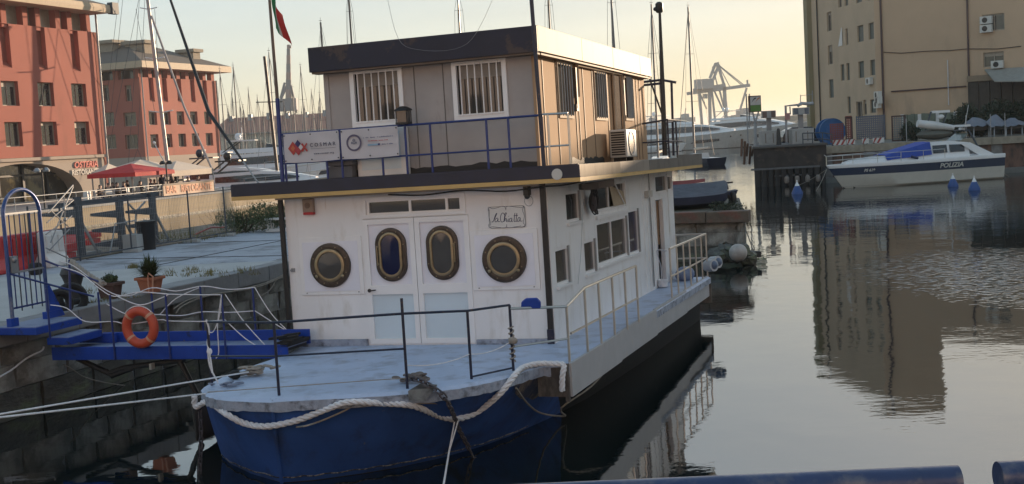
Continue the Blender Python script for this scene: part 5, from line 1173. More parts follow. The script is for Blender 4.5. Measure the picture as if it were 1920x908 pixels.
mb = MB(); mb.tube([(FV1 + .25, uc + .15, RT), (FV1 + .25, uc + .15, zwt + 2.6)], .09, 8); mb.build('downpipe', galv, b1_)
# arched beige ground floor
za_ = h1(60, 306).z; zb = RT; ya_c = h1(48, 360).y; hw = h1(157, 362).y - ya_c
mb = MB(); n_ = 22; arch_ = [(ya_c + hw * cos(pi * i / n_), zb + (za_ - zb) * sin(pi * i / n_) ** .9) for i in range(n_ + 1)]
for i in range(n_):
    (a0, z0), (a1, z1) = arch_[i], arch_[i + 1]
    mb.quad((FV1, a1, z1), (FV1, a0, z0), (FV1, a0, zc - .28), (FV1, a1, zc - .28)); mb.quad((FV1, a0, z0), (FV1, a1, z1), (FV1 - 1.6, a1, z1), (FV1 - 1.6, a0, z0))
mb.quad((FV1, ya_c + hw, zb), (FV1, uc, zb), (FV1, uc, zc - .28), (FV1, ya_c + hw, zc - .28)); mb.quad((FV1, u_l, zb), (FV1, ya_c - hw, zb), (FV1, ya_c - hw, zc - .28), (FV1, u_l, zc - .28))
mb.build('arched_wall', beige, b1_)
mb = MB(); mb.quad((FV1 - 1.5, u_l, zb), (FV1 - 1.5, uc, zb), (FV1 - 1.5, uc, zc), (FV1 - 1.5, u_l, zc)); mb.build('shop_glass', mat('shop_glass', (.05, .045, .035), .08, spec=.8, col2=(.2, .16, .08), lo=.5, hi=.6, dscale=.6), b1_)
mb = MB()
for k in range(6): yy = ya_c - hw + 2 * hw * k / 5; mb = MB(); mb.box(FV1 - 1.5, FV1 - 1.3, yy - .12, yy + .12, zb, zc - .5); mb.build('mullion', blackm, b1_)
mb = MB(); mb.box(FV1 - 1.5, FV1 - 1.32, ya_c - hw, ya_c + hw, h1(60, 330).z, h1(60, 330).z + .15); mb.build('transom', blackm, b1_)
text('OSTERIA', Q, h1(160, 309) + Ve((.06, 0, 0)), (0, 1, 0), (0, 0, 1), .75, redtxt, b1_, width=h1(184, 309).y - h1(140, 309).y, shear=.2, ext=.03, bold=.02)
text('RISTORANTE', Q, h1(160, 323) + Ve((.06, 0, 0)), (0, 1, 0), (0, 0, 1), .62, mat('pale_letter', (.5, .45, .4), .6), b1_, width=h1(186, 323).y - h1(134, 323).y, ext=.03, bold=.02)
# loggia floor with piers and eave
zl = h1(150, 24).z
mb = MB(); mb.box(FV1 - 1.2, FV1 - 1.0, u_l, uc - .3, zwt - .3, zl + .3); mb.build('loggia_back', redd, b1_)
k = 0; yy = uc - .5
while yy > u_l:
    mb = MB(); mb.box(FV1 - .9, FV1 - .12, yy - .3, yy + .3, zwt - .3, zl + .1); mb.build('loggia_pier', red, b1_)
    yb_ = yy - (.3 if k % 2 else 1.55)
    mb = MB(); P = lambda a, b, d=0: Ve((FV1 - .8 + d, a, b)); wd = 1.9 if k % 2 == 0 else .9; a_ = yy - .3 - wd
    ring_frame(mb, P, a_, yy - .32, zwt - .2, zl, .07, 0, .08); wn = mb.build('window', frm, b1_)
    mb = MB(); mb.quad(P(a_, zwt - .2, .02), P(yy - .3, zwt - .2, .02), P(yy - .3, zl, .02), P(a_, zl, .02)); mb.build('pane', glass if k % 2 else mat('blind_glass', (.3, .25, .18), .3), wn)
    yy -= wd + .6; k += 1
e0_, e1_ = h1(150, 27), h1(150, 12)
mb = MB(); mb.prism([(-1.5, 0), (1.5, 0), (1.55, .35), (1.5, .7), (-1.5, .7)], (FV1, u_l - 2, zl), (1, 0, 0), (0, 0, 1), (0, uc - u_l + 2.6, 0)); mb.build('eave', eave, b1_)
mb = MB(); mb.box(FV1 + 1.2, FV1 + 1.75, uc + .62, uc + 1.5, zl - .05, zl + .95); mb.build('gutter_box', steel, b1_)
mb = MB(); zt_ = zl + .7; mb.add([(FV1 + 1.5, u_l - 2, zt_), (FV1 + 1.5, uc + .6, zt_), (FV1 - 9, uc - 5, zt_ + 3.6), (FV1 - 9, u_l - 2, zt_ + 3.6), (FV1 - 20, uc + .6, zt_)], [(0, 1, 2, 3), (1, 4, 2)]); mb.build('roof', rooft, b1_)
mb = MB(); mb.tube([Q.inverted() @ at(181, 76, 112), Q.inverted() @ at(180, 62, 112)], .05, 5); mb.tube([Q.inverted() @ at(178, 70, 112), Q.inverted() @ at(185, 69, 112)], .04, 5); mb.build('aerial', blackm, b1_)

# red building 2 (further, corner towards us)
D2 = 180; cpt = Q.inverted() @ at(267, 220, D2); FV2, uc2 = cpt.x, cpt.y
h2 = lambda px, py: hit(px, py, Q, 0, FV2); g2 = lambda px, py: hit(px, py, Q, 1, uc2)
b2_ = thing('red_building', 'further red building with hipped slate roof, chimneys and a shaded front face', 'building', Q, (FV2, uc2, RT))
ue = h2(407, 210).y; L2 = ue - uc2; zt2_ = h2(330, 148).z
random.seed(31)
holes = []; zrow = [(h2(330, b_).z, h2(330, t_).z) for b_, t_ in ((234, 209), (276, 251))]
xs_ = [287, 313, 339, 364, 390]
for px in xs_:
    u = h2(px, 220).y - uc2
    for r_ in zrow: holes.append((u - 1.05, u + .95, *r_))
for px in (285, 310, 337, 362, 385): u = h2(px, 170).y - uc2; holes.append((u - .7, u + .5, h2(330, 192).z, zt2_ - .02, 'slot'))
zb2 = h2(330, 291).z
facade(b2_, None, red, 'red_wall', (FV2, uc2, 0), (0, 1, 0), (1, 0, 0), L2, zb2, zt2_, holes, .5)
mb = MB(); mb.box(FV2 - 20, FV2 + .01, uc2 + .02, ue, RT - 1, zb2); mb.build('beige_base', beige, b2_)
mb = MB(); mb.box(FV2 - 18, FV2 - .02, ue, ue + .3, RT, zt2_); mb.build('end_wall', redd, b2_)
holes = []
for px in (202, 243): 
    u = FV2 - g2(px, 220).x
    for t_, b_ in ((211, 237), (253, 280)): holes.append((18 - u - 1.1, 18 - u + 1.1, g2(px, b_).z, g2(px, t_).z))
for px in (198, 240): u = FV2 - g2(px, 170).x; holes.append((18 - u - .55, 18 - u + .55, g2(px, 190).z, g2(px, 160).z))
zz2 = g2(240, 148).z
facade(b2_, None, red, 'red_front_wall', (FV2 - 18, uc2, 0), (1, 0, 0), (0, -1, 0), 18, zb2, zz2, holes, .5)
zl2 = h2(330, 133).z
for k in range(9):
    u = uc2 + .4 + k * (L2 - .8) / 8; mb = MB(); mb.box(FV2 - .9, FV2 - .1, u - .45, u + .45, zt2_, zl2 + .1); mb.build('loggia_pier', red, b2_)
for k in range(5): x_ = FV2 - .5 - 3.6 * k; mb = MB(); mb.box(x_ - .5, x_ + .4, uc2 + .1, uc2 + .9, zz2, zl2 + .1); mb.build('loggia_pier', red, b2_)
mb = MB(); mb.box(FV2 - 17, FV2 - 1.6, uc2 + 1.6, ue - .3, zz2 - .1, zl2 + .2); mb.build('loggia_glass', glass, b2_)
for k in (0, 2, 4, 6): u = uc2 + .4 + (k + .5) * (L2 - .8) / 8; mb = MB(); mb.quad((FV2 - 1.2, u - 1, zt2_), (FV2 - 1.2, u + 1, zt2_), (FV2 - 1.2, u + 1, zl2), (FV2 - 1.2, u - 1, zl2)); mb.build('roller_blind', mat('blind_glass', (.3, .25, .18), .3), b2_)
mb = MB(); mb.box(FV2 - 20, FV2 + 2, uc2 - 2, ue + 2, zl2, zl2 + .95); mb.build('eave', eave, b2_)
zr2 = zl2 + .95; rh = 4.4
mb = MB(); x0, x1, y0, y1 = FV2 - 20, FV2 + 2, uc2 - 2, ue + 2; m_ = (x0 + x1) / 2
mb.add([(x0, y0, zr2), (x1, y0, zr2), (x1, y1, zr2), (x0, y1, zr2), (m_, y0 + 11, zr2 + rh), (m_, y1 - 11, zr2 + rh)], [(0, 1, 4), (1, 2, 5, 4), (2, 3, 5), (3, 0, 4, 5)]); mb.build('roof', rooft, b2_)
for px, py, wd, hh in ((253, 95, 3.4, 3.2), (240, 106, 2.6, 2), (349, 108, 2.6, 2.6), (195, 90, 3, 2)):
    p = Q.inverted() @ at(px, py, D2 + (6 if px < 300 else 16)); mb = MB(); mb.box(p.x - wd / 2, p.x + wd / 2, p.y, p.y + 2, p.z - hh - 1.5, p.z + hh * .3); mb.box(p.x - wd / 2 - .4, p.x + wd / 2 + .4, p.y - .4, p.y + 2.4, p.z + hh * .3, p.z + hh * .3 + .5); mb.build('chimney', mat('chimney_stone', (.3, .25, .19), .9), b2_)
mb = MB(); p = h2(292, 190)
mb = MB(); mb.tube([(FV2 + .2, ue + .1, RT), (FV2 + .2, ue + .1, zt2_)], .12, 6); mb.tube([(FV2 + .2, uc2 + .3, RT), (FV2 + .2, uc2 + .3, zl2)], .1, 6); mb.build('downpipe', galv, b2_)

# ---- terrace: parasol, tents, tables, people, lamps
def on_q(px, py): return Q.inverted() @ Ve(hit(px, py, W, 2, RT))
def atq(px, py, v): return hit(px, py, Q, 0, v)
TV = -58
par = atq(250, 365, TV); par.z = RT; rt = (atq(290, 350, TV).y - atq(210, 350, TV).y) / 2
t = thing('parasol', 'big red square parasol over the restaurant terrace', 'parasol', Q, par)
zt_ = atq(250, 309, TV).z; ze = atq(250, 323, TV).z
mb = MB(); mb.tube([par, Ve((par.x, par.y, zt_))], .06, 7); mb.build('pole', whp, t)
ring = [Ve((par.x + sx * rt * .8, par.y + sy * rt * .95, ze)) for sx, sy in ((-1, -1), (1, -1), (1, 1), (-1, 1))]; ap = Ve((par.x, par.y, zt_ + .1)); lo_ = [p - Ve((0, 0, .3)) for p in ring]
mb = MB(); mb.add([ap] + ring + lo_, [(0, 1, 2), (0, 2, 3), (0, 3, 4), (0, 4, 1), (1, 5, 6, 2), (2, 6, 7, 3), (3, 7, 8, 4), (4, 8, 5, 1)]); mb.build('canopy', canr, t)
def tent(px0, px1, pyt, pye, v, label, dep=5):
    a, b = atq(px0, pye, v), atq(px1, pye, v); t = thing('tent', label, 'tent', Q, (v, (a.y + b.y) / 2, RT)); zz = (a.z + b.z) / 2; zt_ = atq((px0 + px1) / 2, pyt, v).z
    mb = MB(); r_ = [Ve((v, a.y, zz)), Ve((v, b.y, zz)), Ve((v - dep, b.y, zz)), Ve((v - dep, a.y, zz))]; mb.add([Ve((v - dep / 2, (a.y + b.y) / 2, zt_))] + r_ + [p - Ve((0, 0, .45)) for p in r_], [(0, 1, 2), (0, 2, 3), (0, 3, 4), (0, 4, 1), (1, 5, 6, 2), (2, 6, 7, 3), (3, 7, 8, 4), (4, 8, 5, 1)]); mb.build('canopy', canvas, t)
    for p in r_: mb = MB(); mb.tube([(p.x, p.y, RT), (p.x, p.y, zz)], .06, 6); mb.build('pole', galv, t)
tent(322, 399, 300, 318, -57.5, 'cream marquee at the right end of the terrace', 3)
tent(235, 330, 298, 314, -61, 'cream tent behind the red parasol', 2)
tent(196, 236, 306, 321, -61, 'small cream tent between red parasol and arched building', 1.2)
# panel with lettering
pa, pb_ = atq(308, 376, -55.4), atq(402, 362, -55.4); t = thing('restaurant_sign', 'orange lettered cream panel along the right end of the terrace', 'sign', Q, (-55.4, pa.y, RT))
zt_ = atq(355, 344, -55.4).z
mb = MB(); mb.box(-55.5, -55.4, pa.y, pb_.y, RT + .02, zt_); mb.build('panel', mat('cream_panel', (.6, .42, .3), .7), t)
mb = MB(); mb.box(-55.55, -55.35, pa.y, pb_.y, zt_, zt_ + .12); mb.build('top_cap', beige, t)
text('BAR   RISTORANTE', Q, Ve((-55.38, (pa.y + pb_.y) / 2, (RT + zt_) / 2 + .05)), (0, 1, 0), (0, 0, 1), .75, mat('orange_letter', (.6, .22, .1), .6), t, width=(pb_.y - pa.y) * .9, ext=.01, bold=.02)
def person(base, h, ang, ci, label, sit=False, frame=Q, group='people on the restaurant terrace'):
    """one skinned body, with clothes and hair as children"""
    t = thing('person', label, 'person', frame, base, group); b = Ve(base); R = RZ(ang).to_3x3(); s = h / 1.75
    if sit: hip = .5; J = {'pel': (0, 0, .5), 'che': (.03, 0, .92), 'nec': (.04, 0, 1.1), 'hed': (.06, 0, 1.24), 'top': (.06, 0, 1.34), 'kl': (.45, .12, .5), 'fl': (.45, .12, .06), 'tl': (.6, .12, .03), 'kr': (.45, -.12, .5), 'fr': (.45, -.12, .06), 'tr': (.6, -.12, .03), 'sl': (.03, .2, 1.02), 'el': (.1, .26, .76), 'wl': (.36, .16, .76), 'sr': (.03, -.2, 1.02), 'er': (.1, -.26, .76), 'wr': (.36, -.16, .76)}
    else: J = {'pel': (0, 0, .92), 'che': (0, 0, 1.3), 'nec': (0, 0, 1.48), 'hed': (.02, 0, 1.6), 'top': (.02, 0, 1.7), 'kl': (.03, .1, .5), 'fl': (0, .1, .07), 'tl': (.16, .11, .03), 'kr': (.03, -.1, .5), 'fr': (-.03, -.1, .07), 'tr': (.13, -.11, .03), 'sl': (0, .2, 1.4), 'el': (.02, .25, 1.13), 'wl': (.14, .22, .88), 'sr': (0, -.2, 1.4), 'er': (.02, -.25, 1.13), 'wr': (.2, -.16, 1.0)}
    def sk(name, keys, edges, rad_, m, inf=0):
        me = bpy.data.meshes.new(name); me.from_pydata([R @ (Ve(J[k]) * s) for k in keys], [(keys.index(a), keys.index(c)) for a, c in edges], []); me.materials.append(m)
        o = bpy.data.objects.new(name, me); COL.objects.link(o); o.parent = t; md = o.modifiers.new('skin', 'SKIN'); md.use_smooth_shade = True
        for i, k in enumerate(keys): r_ = (rad_[k] + inf) * s; me.skin_vertices[0].data[i].radius = (r_, r_)
        me.skin_vertices[0].data[0].use_root = True; return o
    ra = {'pel': .125, 'che': .14, 'nec': .055, 'hed': .095, 'top': .075, 'kl': .065, 'fl': .045, 'tl': .035, 'kr': .065, 'fr': .045, 'tr': .035, 'sl': .06, 'el': .045, 'wl': .033, 'sr': .06, 'er': .045, 'wr': .033}
    E_ = [('pel', 'che'), ('che', 'nec'), ('nec', 'hed'), ('hed', 'top'), ('pel', 'kl'), ('kl', 'fl'), ('fl', 'tl'), ('pel', 'kr'), ('kr', 'fr'), ('fr', 'tr'), ('che', 'sl'), ('sl', 'el'), ('el', 'wl'), ('che', 'sr'), ('sr', 'er'), ('er', 'wr')]
    sk('body', list(ra), E_, ra, skin)
    sk('jacket', ['pel', 'che', 'sl', 'el', 'sr', 'er'], [('pel', 'che'), ('che', 'sl'), ('sl', 'el'), ('che', 'sr'), ('sr', 'er')], ra, cloth[ci], .018)
    sk('trousers', ['pel', 'kl', 'fl', 'kr', 'fr'], [('pel', 'kl'), ('kl', 'fl'), ('pel', 'kr'), ('kr', 'fr')], ra, cloth[(ci + 1) % 4], .014)
    mb = MB(); c = R @ (Ve(J['top']) * s) + b; mb.ell(c - Ve((0, 0, .03 * s)) - R @ Ve((.02, 0, 0)), .105 * s, .1 * s, .1 * s, 10, 6); mb.build('hair', cloth[1 if ci != 1 else 0], t)
    return t
def chair(p, ang, g='white chairs and tables on the terrace'):
    t = thing('chair', 'terrace chair occupied by a seated guest behind the white railing', 'chair', Q @ TR(*p) @ RZ(ang) @ TR(*(-Ve(p))), p, g); p = Ve(p)
    mb = MB(); mb.box(p.x - .22, p.x + .22, p.y - .22, p.y + .22, p.z + .42, p.z + .46); mb.build('seat', whp, t)
    mb = MB(); mb.box(p.x - .24, p.x - .2, p.y - .22, p.y + .22, p.z + .5, p.z + .9); mb.build('backrest', whp, t)
    for sx in (-.2, .2):
        for sy in (-.2, .2): mb = MB(); mb.beam((p.x + sx, p.y + sy, p.z), (p.x + sx, p.y + sy, p.z + .42), .03, .03); mb.build('leg', whp, t)
    return t
plist = [(187, -56.8, 1.6, 0, 1, 0, 'person in brown jacket seated leftmost under the red parasol'), (204, -57, 1.7, 2.2, 0, 0, 'person in black seated second from left on the terrace'), (211, -58, 1.7, 1.2, 0, 0, 'person in dark clothes seated behind the second guest'),
         (219, -57, 1.7, 1, 1, 0, 'long haired person in brown seated left of the parasol pole'), (234, -57, 1.7, 3.3, 2, 0, 'person in navy seated just left of the parasol pole'), (241, -57.5, 1.8, 4, 0, 0, 'tall dark seated guest beside the parasol pole'),
         (263, -57, 1.65, 1.4, 0, 0, 'person in black seated right of the parasol pole'), (283, -58.5, 1.7, .4, 3, 0, 'grey dressed guest seated at the table near the lamp'), (291, -57, 1.7, 2, 0, 0, 'dark guest seated left of the black terrace lamp'),
         (306, -57, 1.75, 2.6, 2, 1, 'person in navy standing next to the black terrace lamp'), (324, -57.5, 1.8, 3.4, 1, 1, 'brown haired waiter standing behind the lettered panel'), (353, -57, 1.7, 1, 0, 0, 'guest in black under the cream marquee, left one'), (372, -57, 1.7, 1, 1, 0, 'guest in brown under the cream marquee, right one')]
for px, v, h, ang, ci, stand, lb in plist:
    p = atq(px, 360, v); p.z = RT
    person(p, h, ang, ci, lb, sit=not stand)
    if not stand: c_ = chair(p - RZ(ang).to_3x3() @ Ve((.02, 0, 0)), ang); c_['label'] = 'chair of the ' + lb.replace('person in', 'guest in').split(' seated')[0] + (' seated' + lb.split(' seated')[1] if ' seated' in lb else '')
    if not stand: c_['label'] = ' '.join(c_['label'].split()[:15])
for k, (px, lb) in enumerate(((196, 'small white terrace table left of the parasol'), (227, 'small white terrace table just left of the parasol pole'), (274, 'small white terrace table right of the parasol pole'))):
    p = atq(px, 360, -56.7); p.z = RT; t = thing('table', lb, 'table', Q, p, 'white chairs and tables on the terrace')
    mb = MB(); mb.box(p.x - .4, p.x + .4, p.y - .4, p.y + .4, RT + .72, RT + .76); mb.build('table_top', whp, t); mb = MB(); mb.tube([p, p + Ve((0, 0, .72))], .04, 6); mb.build('leg', whp, t)
for k, (px, py, b_, v, lb) in enumerate(((78, 320, 375, -56, 'terrace lamp post with two flat heads in front of the arch'), (311, 306, 374, -55.6, 'black terrace lamp post with two heads beside the lettered panel'))):
    p = atq(px, b_, v); top = atq(px, py, v); t = thing('street_lamp', lb, 'lamp post', Q, (v, top.y, RT)); mb = MB(); mb.tube([(v, top.y, RT), (v, top.y, top.z)], .06, 7); mb.build('pole', blackm, t)
    for sy in (-.45, .45): mb = MB(); mb.lathe([(.22, 0), (.25, .1), (.12, .28), (0, .3)], (v, top.y + sy, top.z - .1), (0, 0, 1), 10); mb.build('lamp_head', blackm if k else galv, t)
    mb = MB(); mb.tube([(v, top.y - .45, top.z + .1), (v, top.y + .45, top.z + .1)], .04, 6); mb.build('cross_arm', blackm, t)
for k in range(2): mb = MB(); p = atq(161 + 5 * k, 372, -56); mb.lathe([(.18, 0), (.2, .5), (.16, .95)], (p.x, p.y, RT), (0, 0, 1), 10); solo(mb, 'canister', whp, ('left', 'right')[k] + ' one of two pale canisters at the foot of the arch', 'canister', Q, (p.x, p.y, RT))

# ================================================================== boats
def hull_rings(L, Bm, fb, fs, dr=.5, n=14, flare=.82, rake=.12, z0=0):
    """sections from stern (x=0) to bow (x=L); fb bow freeboard, fs stern freeboard"""
    R_ = []
    for i in range(n + 1):
        t = i / n; b_ = Bm / 2 * max(.012, (1 - max(0, (t - .35) / .65) ** 2.4)) ** .9 * (.86 + .14 * min(1, t / .35)); sh = fs + (fb - fs) * t ** 2.2
        xr = L * t; r_ = rake * L * max(0, (t - .6) / .4)
        def pt(k, w_, z): return (xr - r_ * (1 - (z + dr) / (sh + dr)), k * b_ * w_, z)
        R_.append([pt(-1, 1, sh), pt(-1, flare + (1 - flare) * .6, sh * .55), pt(-1, flare, .1), pt(-1, .5, -dr * .7), pt(1, 0, -dr), pt(1, .5, -dr * .7), pt(1, flare, .1), pt(1, flare + (1 - flare) * .6, sh * .55), pt(1, 1, sh)])
    return R_
def deck_from(mb, R_, dz=0):
    for i in range(len(R_) - 1): mb.quad(Ve(R_[i][0]) + Ve((0, 0, dz)), Ve(R_[i + 1][0]) + Ve((0, 0, dz)), Ve(R_[i + 1][-1]) + Ve((0, 0, dz)), Ve(R_[i][-1]) + Ve((0, 0, dz)))
def cabin_loft(mb, secs):
    """secs: (x, half width bottom, z bottom, half width top, z top)"""
    mb.loft([[(x, -wb, zb), (x, -wt, zt), (x, wt, zt), (x, wb, zb)] for x, wb, zb, wt, zt in secs], sm=False)
def band(mb, secs, off=.02):
    for s_ in (-1, 1):
        for i in range(len(secs) - 1):
            (x0, y0, z0, y0t, z0t), (x1, y1, z1, y1t, z1t) = secs[i], secs[i + 1]
            mb.quad((x0, s_ * (y0 + off), z0), (x1, s_ * (y1 + off), z1), (x1, s_ * (y1t + off), z1t), (x0, s_ * (y0t + off), z0t))
def place(px, py_w, ang, dist=None):
    p = hit(px, py_w, W, 2, 0) if dist is None else at(px, 300, dist); return TR(p.x, p.y, 0) @ RZ(ang)
glassy = mat('yacht_glass', (.015, .015, .02), .06, spec=.7)
def motor_yacht(F, L, label, hullm, topm=gel, fly=True, arch=blackm, name='motor_yacht', hs=1, domes=2, group='motor yachts in the marina', bootc=hulld):
    t = thing(name, label, 'yacht', F, (0, 0, 0), group); Bm = L * .25; fb, fs = L * .15 * hs, L * .1 * hs
    R_ = hull_rings(L, Bm, fb, fs); mb = MB(); mb.loft(R_, closed=False, cap=False); mb.f.append(tuple(range(9))); mb.sm.append(False); mb.build('hull', hullm, t)
    mb = MB(); deck_from(mb, R_, -.02); mb.build('deck', topm, t)
    mb = MB(); mb.loft([[(Ve(p) * 1.0 + Ve((0, (1 if p[1] > 0 else -1) * .012, 0))) for p in r_[2:7]] for r_ in R_], closed=False, cap=False); bt = mb.build('boot_stripe', bootc, t)
    for s_ in (0, -1):
        mb = MB(); mb.tube([Ve(r_[s_]) + Ve((0, 0, .05)) for r_ in R_], .05, 5); mb.build('rub_rail', topm, t)
    z = fs; sec = [(L * .1, Bm * .38, z, Bm * .34, z + L * .09), (L * .45, Bm * .4, z, Bm * .33, z + L * .1), (L * .6, Bm * .36, z + .1, Bm * .25, z + L * .085), (L * .8, Bm * .16, z + L * .03, Bm * .1, z + L * .045)]
    mb = MB(); cabin_loft(mb, sec); mb.build('superstructure', topm, t)
    mb = MB(); k = .45
    band(mb, [(L * .14, Bm * .365, z + L * .035, Bm * .352, z + L * .072), (L * .45, Bm * .375, z + L * .035, Bm * .352, z + L * .08), (L * .6, Bm * .325, z + L * .04, Bm * .285, z + L * .072), (L * .7, Bm * .25, z + L * .045, Bm * .235, z + L * .055)], .03); mb.build('side_window', glassy, t)
    mb = MB(); band(mb, [(L * .3, Bm * .44, fs * .45, Bm * .45, fs * .68), (L * .55, Bm * .44, fs * .5, Bm * .455, fs * .75), (L * .7, Bm * .37, fs * .62, Bm * .385, fs * .8)], .02); mb.build('hull_window', glassy, t)
    zf = z + L * .1
    if fly:
        mb = MB(); cabin_loft(mb, [(L * .1, Bm * .33, zf, Bm * .3, zf + .5), (L * .42, Bm * .33, zf, Bm * .3, zf + .55), (L * .5, Bm * .24, zf, Bm * .2, zf + .4)]); mb.build('flybridge', topm, t)
        mb = MB(); cabin_loft(mb, [(L * .36, Bm * .26, zf + .5, Bm * .22, zf + 1.1), (L * .46, Bm * .2, zf + .4, Bm * .18, zf + .55)]); mb.build('windscreen', glassy, t)
    za = zf + L * .07; mb = MB()
    for s_ in (-1, 1): mb.beam((L * .1, s_ * Bm * .3, zf), (L * .2, s_ * Bm * .26, za), .25, .12)
    mb.build('radar_arch', arch, t)
    mb = MB(); mb.box(L * .14, L * .3, -Bm * .3, Bm * .3, za, za + .14); mb.build('hard_top', arch if hs < 1 else topm, t)
    for k in range(domes): mb = MB(); c = ((L * .2, (-1 + 2 * k) * Bm * .14, za + .55) if domes > 1 else (L * .2, 0, za + .5)); mb.lathe([(.2, -.4), (.32, -.2), (.38, 0), (.34, .25), (.18, .42), (0, .46)], c, (0, 0, 1), 12); mb.build('radar_dome', arch if hs < 1 else topm, t)
    mb = MB(); mb.tube([(L * .22, 0, za), (L * .22, 0, za + L * .08)], .05, 5); mb.beam((L * .22, -.7, za + .9), (L * .22, .7, za + .9), .1, .1); mb.build('antenna_mast', topm, t)
    for s_ in (-1, 1):
        ii = [i for i in range(5, len(R_))]; mb = MB(); mb.tube([Ve(R_[i][0 if s_ < 0 else -1]) + Ve((-.1, 0, .75)) for i in ii], .03, 5); rl = mb.build('bow_rail', inox, t)
        for i in ii[::2]: p = Ve(R_[i][0 if s_ < 0 else -1]); mb = MB(); mb.tube([p + Ve((-.1, 0, 0)), p + Ve((-.1, 0, .75))], .022, 5); mb.build('stanchion', inox, rl)
    for k in (0, 1): mb = MB(); i = 11 + k; p = Ve(R_[i][-1]); mb.ell((p.x - .2, -p.y * .93, p.z * .72), .2, .04, .2, 8, 6); mb.build('port_light', glassy, t)
    return t
def yaw_of(a_deg): return rad(a_deg)
# left: yachts lie along the far side of the restaurant quay, bows to the right
motor_yacht(place(322, 300, rad(-2), 128), 15.5, 'white and navy sport yacht with dark arch and two dark domes, beyond the terrace tents', gel, arch=navy, hs=.99, fly=False)
motor_yacht(place(372, 300, rad(-8), 118), 14.5, 'pale grey hulled yacht with round portholes behind the COSMAR banner', mat('champagne_hull', (.42, .37, .31), .25, .2, var=.03), fly=False, domes=1, hs=.9)
motor_yacht(place(385, 300, rad(4), 150), 21, 'tall white flybridge yacht with big white domes further back on the left', gel, hs=1.15)
motor_yacht(place(285, 300, rad(-5), 108), 10, 'low beige day boat with chrome bow rail in front of the yachts, left', mat('beige_hull', (.45, .38, .3), .3), fly=False, hs=.7, domes=1)
# right
motor_yacht(place(1180, 287, rad(-20)), 29, 'large white yacht with brown tinted windows just right of the houseboat stern', mat('pale_grey_hull', (.4, .39, .37), .35), hs=.92, domes=1, arch=gel)
motor_yacht(place(1322, 275, rad(-36)), 29, 'white flybridge yacht with flared bow beside the fuel pier', mat('pale_grey_hull', (.4, .39, .37), .35), hs=1.12, arch=gel)
motor_yacht(place(1172, 290, rad(8)), 13, 'stern of a small white boat seen behind the houseboat mast', gel, fly=False, hs=.8, domes=1, arch=gel)

def sailboat(px, py_top, D, label, thick=.1, m=mastm, lean=0, spread=(.42, .72), stay=1, L=11, group='sailing boats moored in the marina', foot=None):
    top = at(px, py_top, D); f = foot or Ve((top.x + lean, D, 0)); f = Ve((f.x, f.y, 0)); a = random.uniform(-.5, .5) + (pi / 2 if random.random() < .5 else -pi / 2)
    t = thing('sailing_boat', label, 'sailing boat', TR(*f) @ RZ(a), (0, 0, 0), group); iv = (TR(*f) @ RZ(a)).inverted(); tp = iv @ top; h = tp.z
    R_ = hull_rings(L, L * .3, 1.2, .9, .5, 9); mb = MB(); mb.loft([[Ve(p) - Ve((L * .55, 0, 0)) for p in r_] for r_ in R_], closed=False, cap=False); mb.f.append(tuple(range(9))); mb.sm.append(False); mb.build('hull', random.choice((gel, gel, navy, mat('pale_grey_hull', (.4, .39, .37), .35))), t)
    mb = MB(); deck_from(mb, [[Ve(p) - Ve((L * .55, 0, 0)) for p in r_] for r_ in R_], -.02); mb.build('deck', whp, t)
    mb = MB(); cabin_loft(mb, [(-L * .2, L * .1, .85, L * .08, 1.5), (L * .12, L * .09, 1, L * .06, 1.35)]); mb.build('cabin', gel, t)
    mb = MB(); mb.tube([(0, 0, .9), tp * .5, tp], thick, 7, r1=thick * .7); mb.build('mast', m, t)
    for s_ in spread: c = tp * s_; w_ = L * .09 * (1.3 - s_); mb = MB(); mb.beam(c + Ve((0, -w_, .1)), c + Ve((0, w_, .1)), .05, .04); mb.build('spreader', m, t)
    mb = MB(); r_ = .012 + D * .00006
    mb.tube([tp * .98, (L * .44, 0, 1.2)], r_ * (2.2 if stay > 1 else 1), 4)
    mb.tube([tp, (-L * .5, 0, 1.)], r_, 4)
    for s_ in (-1, 1): mb.tube([tp * .97, tp * spread[-1] + Ve((0, s_ * L * .09 * (1.3 - spread[-1]), .1)), tp * spread[0] + Ve((0, s_ * L * .09 * (1.3 - spread[0]), .1)), (0, s_ * L * .13, 1)], r_, 4)
    mb.build('rigging', steel, t, kind='stuff')
    mb = MB(); mb.tube([(-.1, 0, 2.0), (-L * .38, 0, 2.1)], .14, 7); mb.build('boom', canvas, t)
    mb = MB(); mb.tube([tp, tp + Ve((0, 0, .6))], .02, 4); mb.beam(tp + Ve((0, -.2, .2)), tp + Ve((0, .2, .2)), .05, .05); mb.build('masthead', m, t)
    return t
random.seed(14)
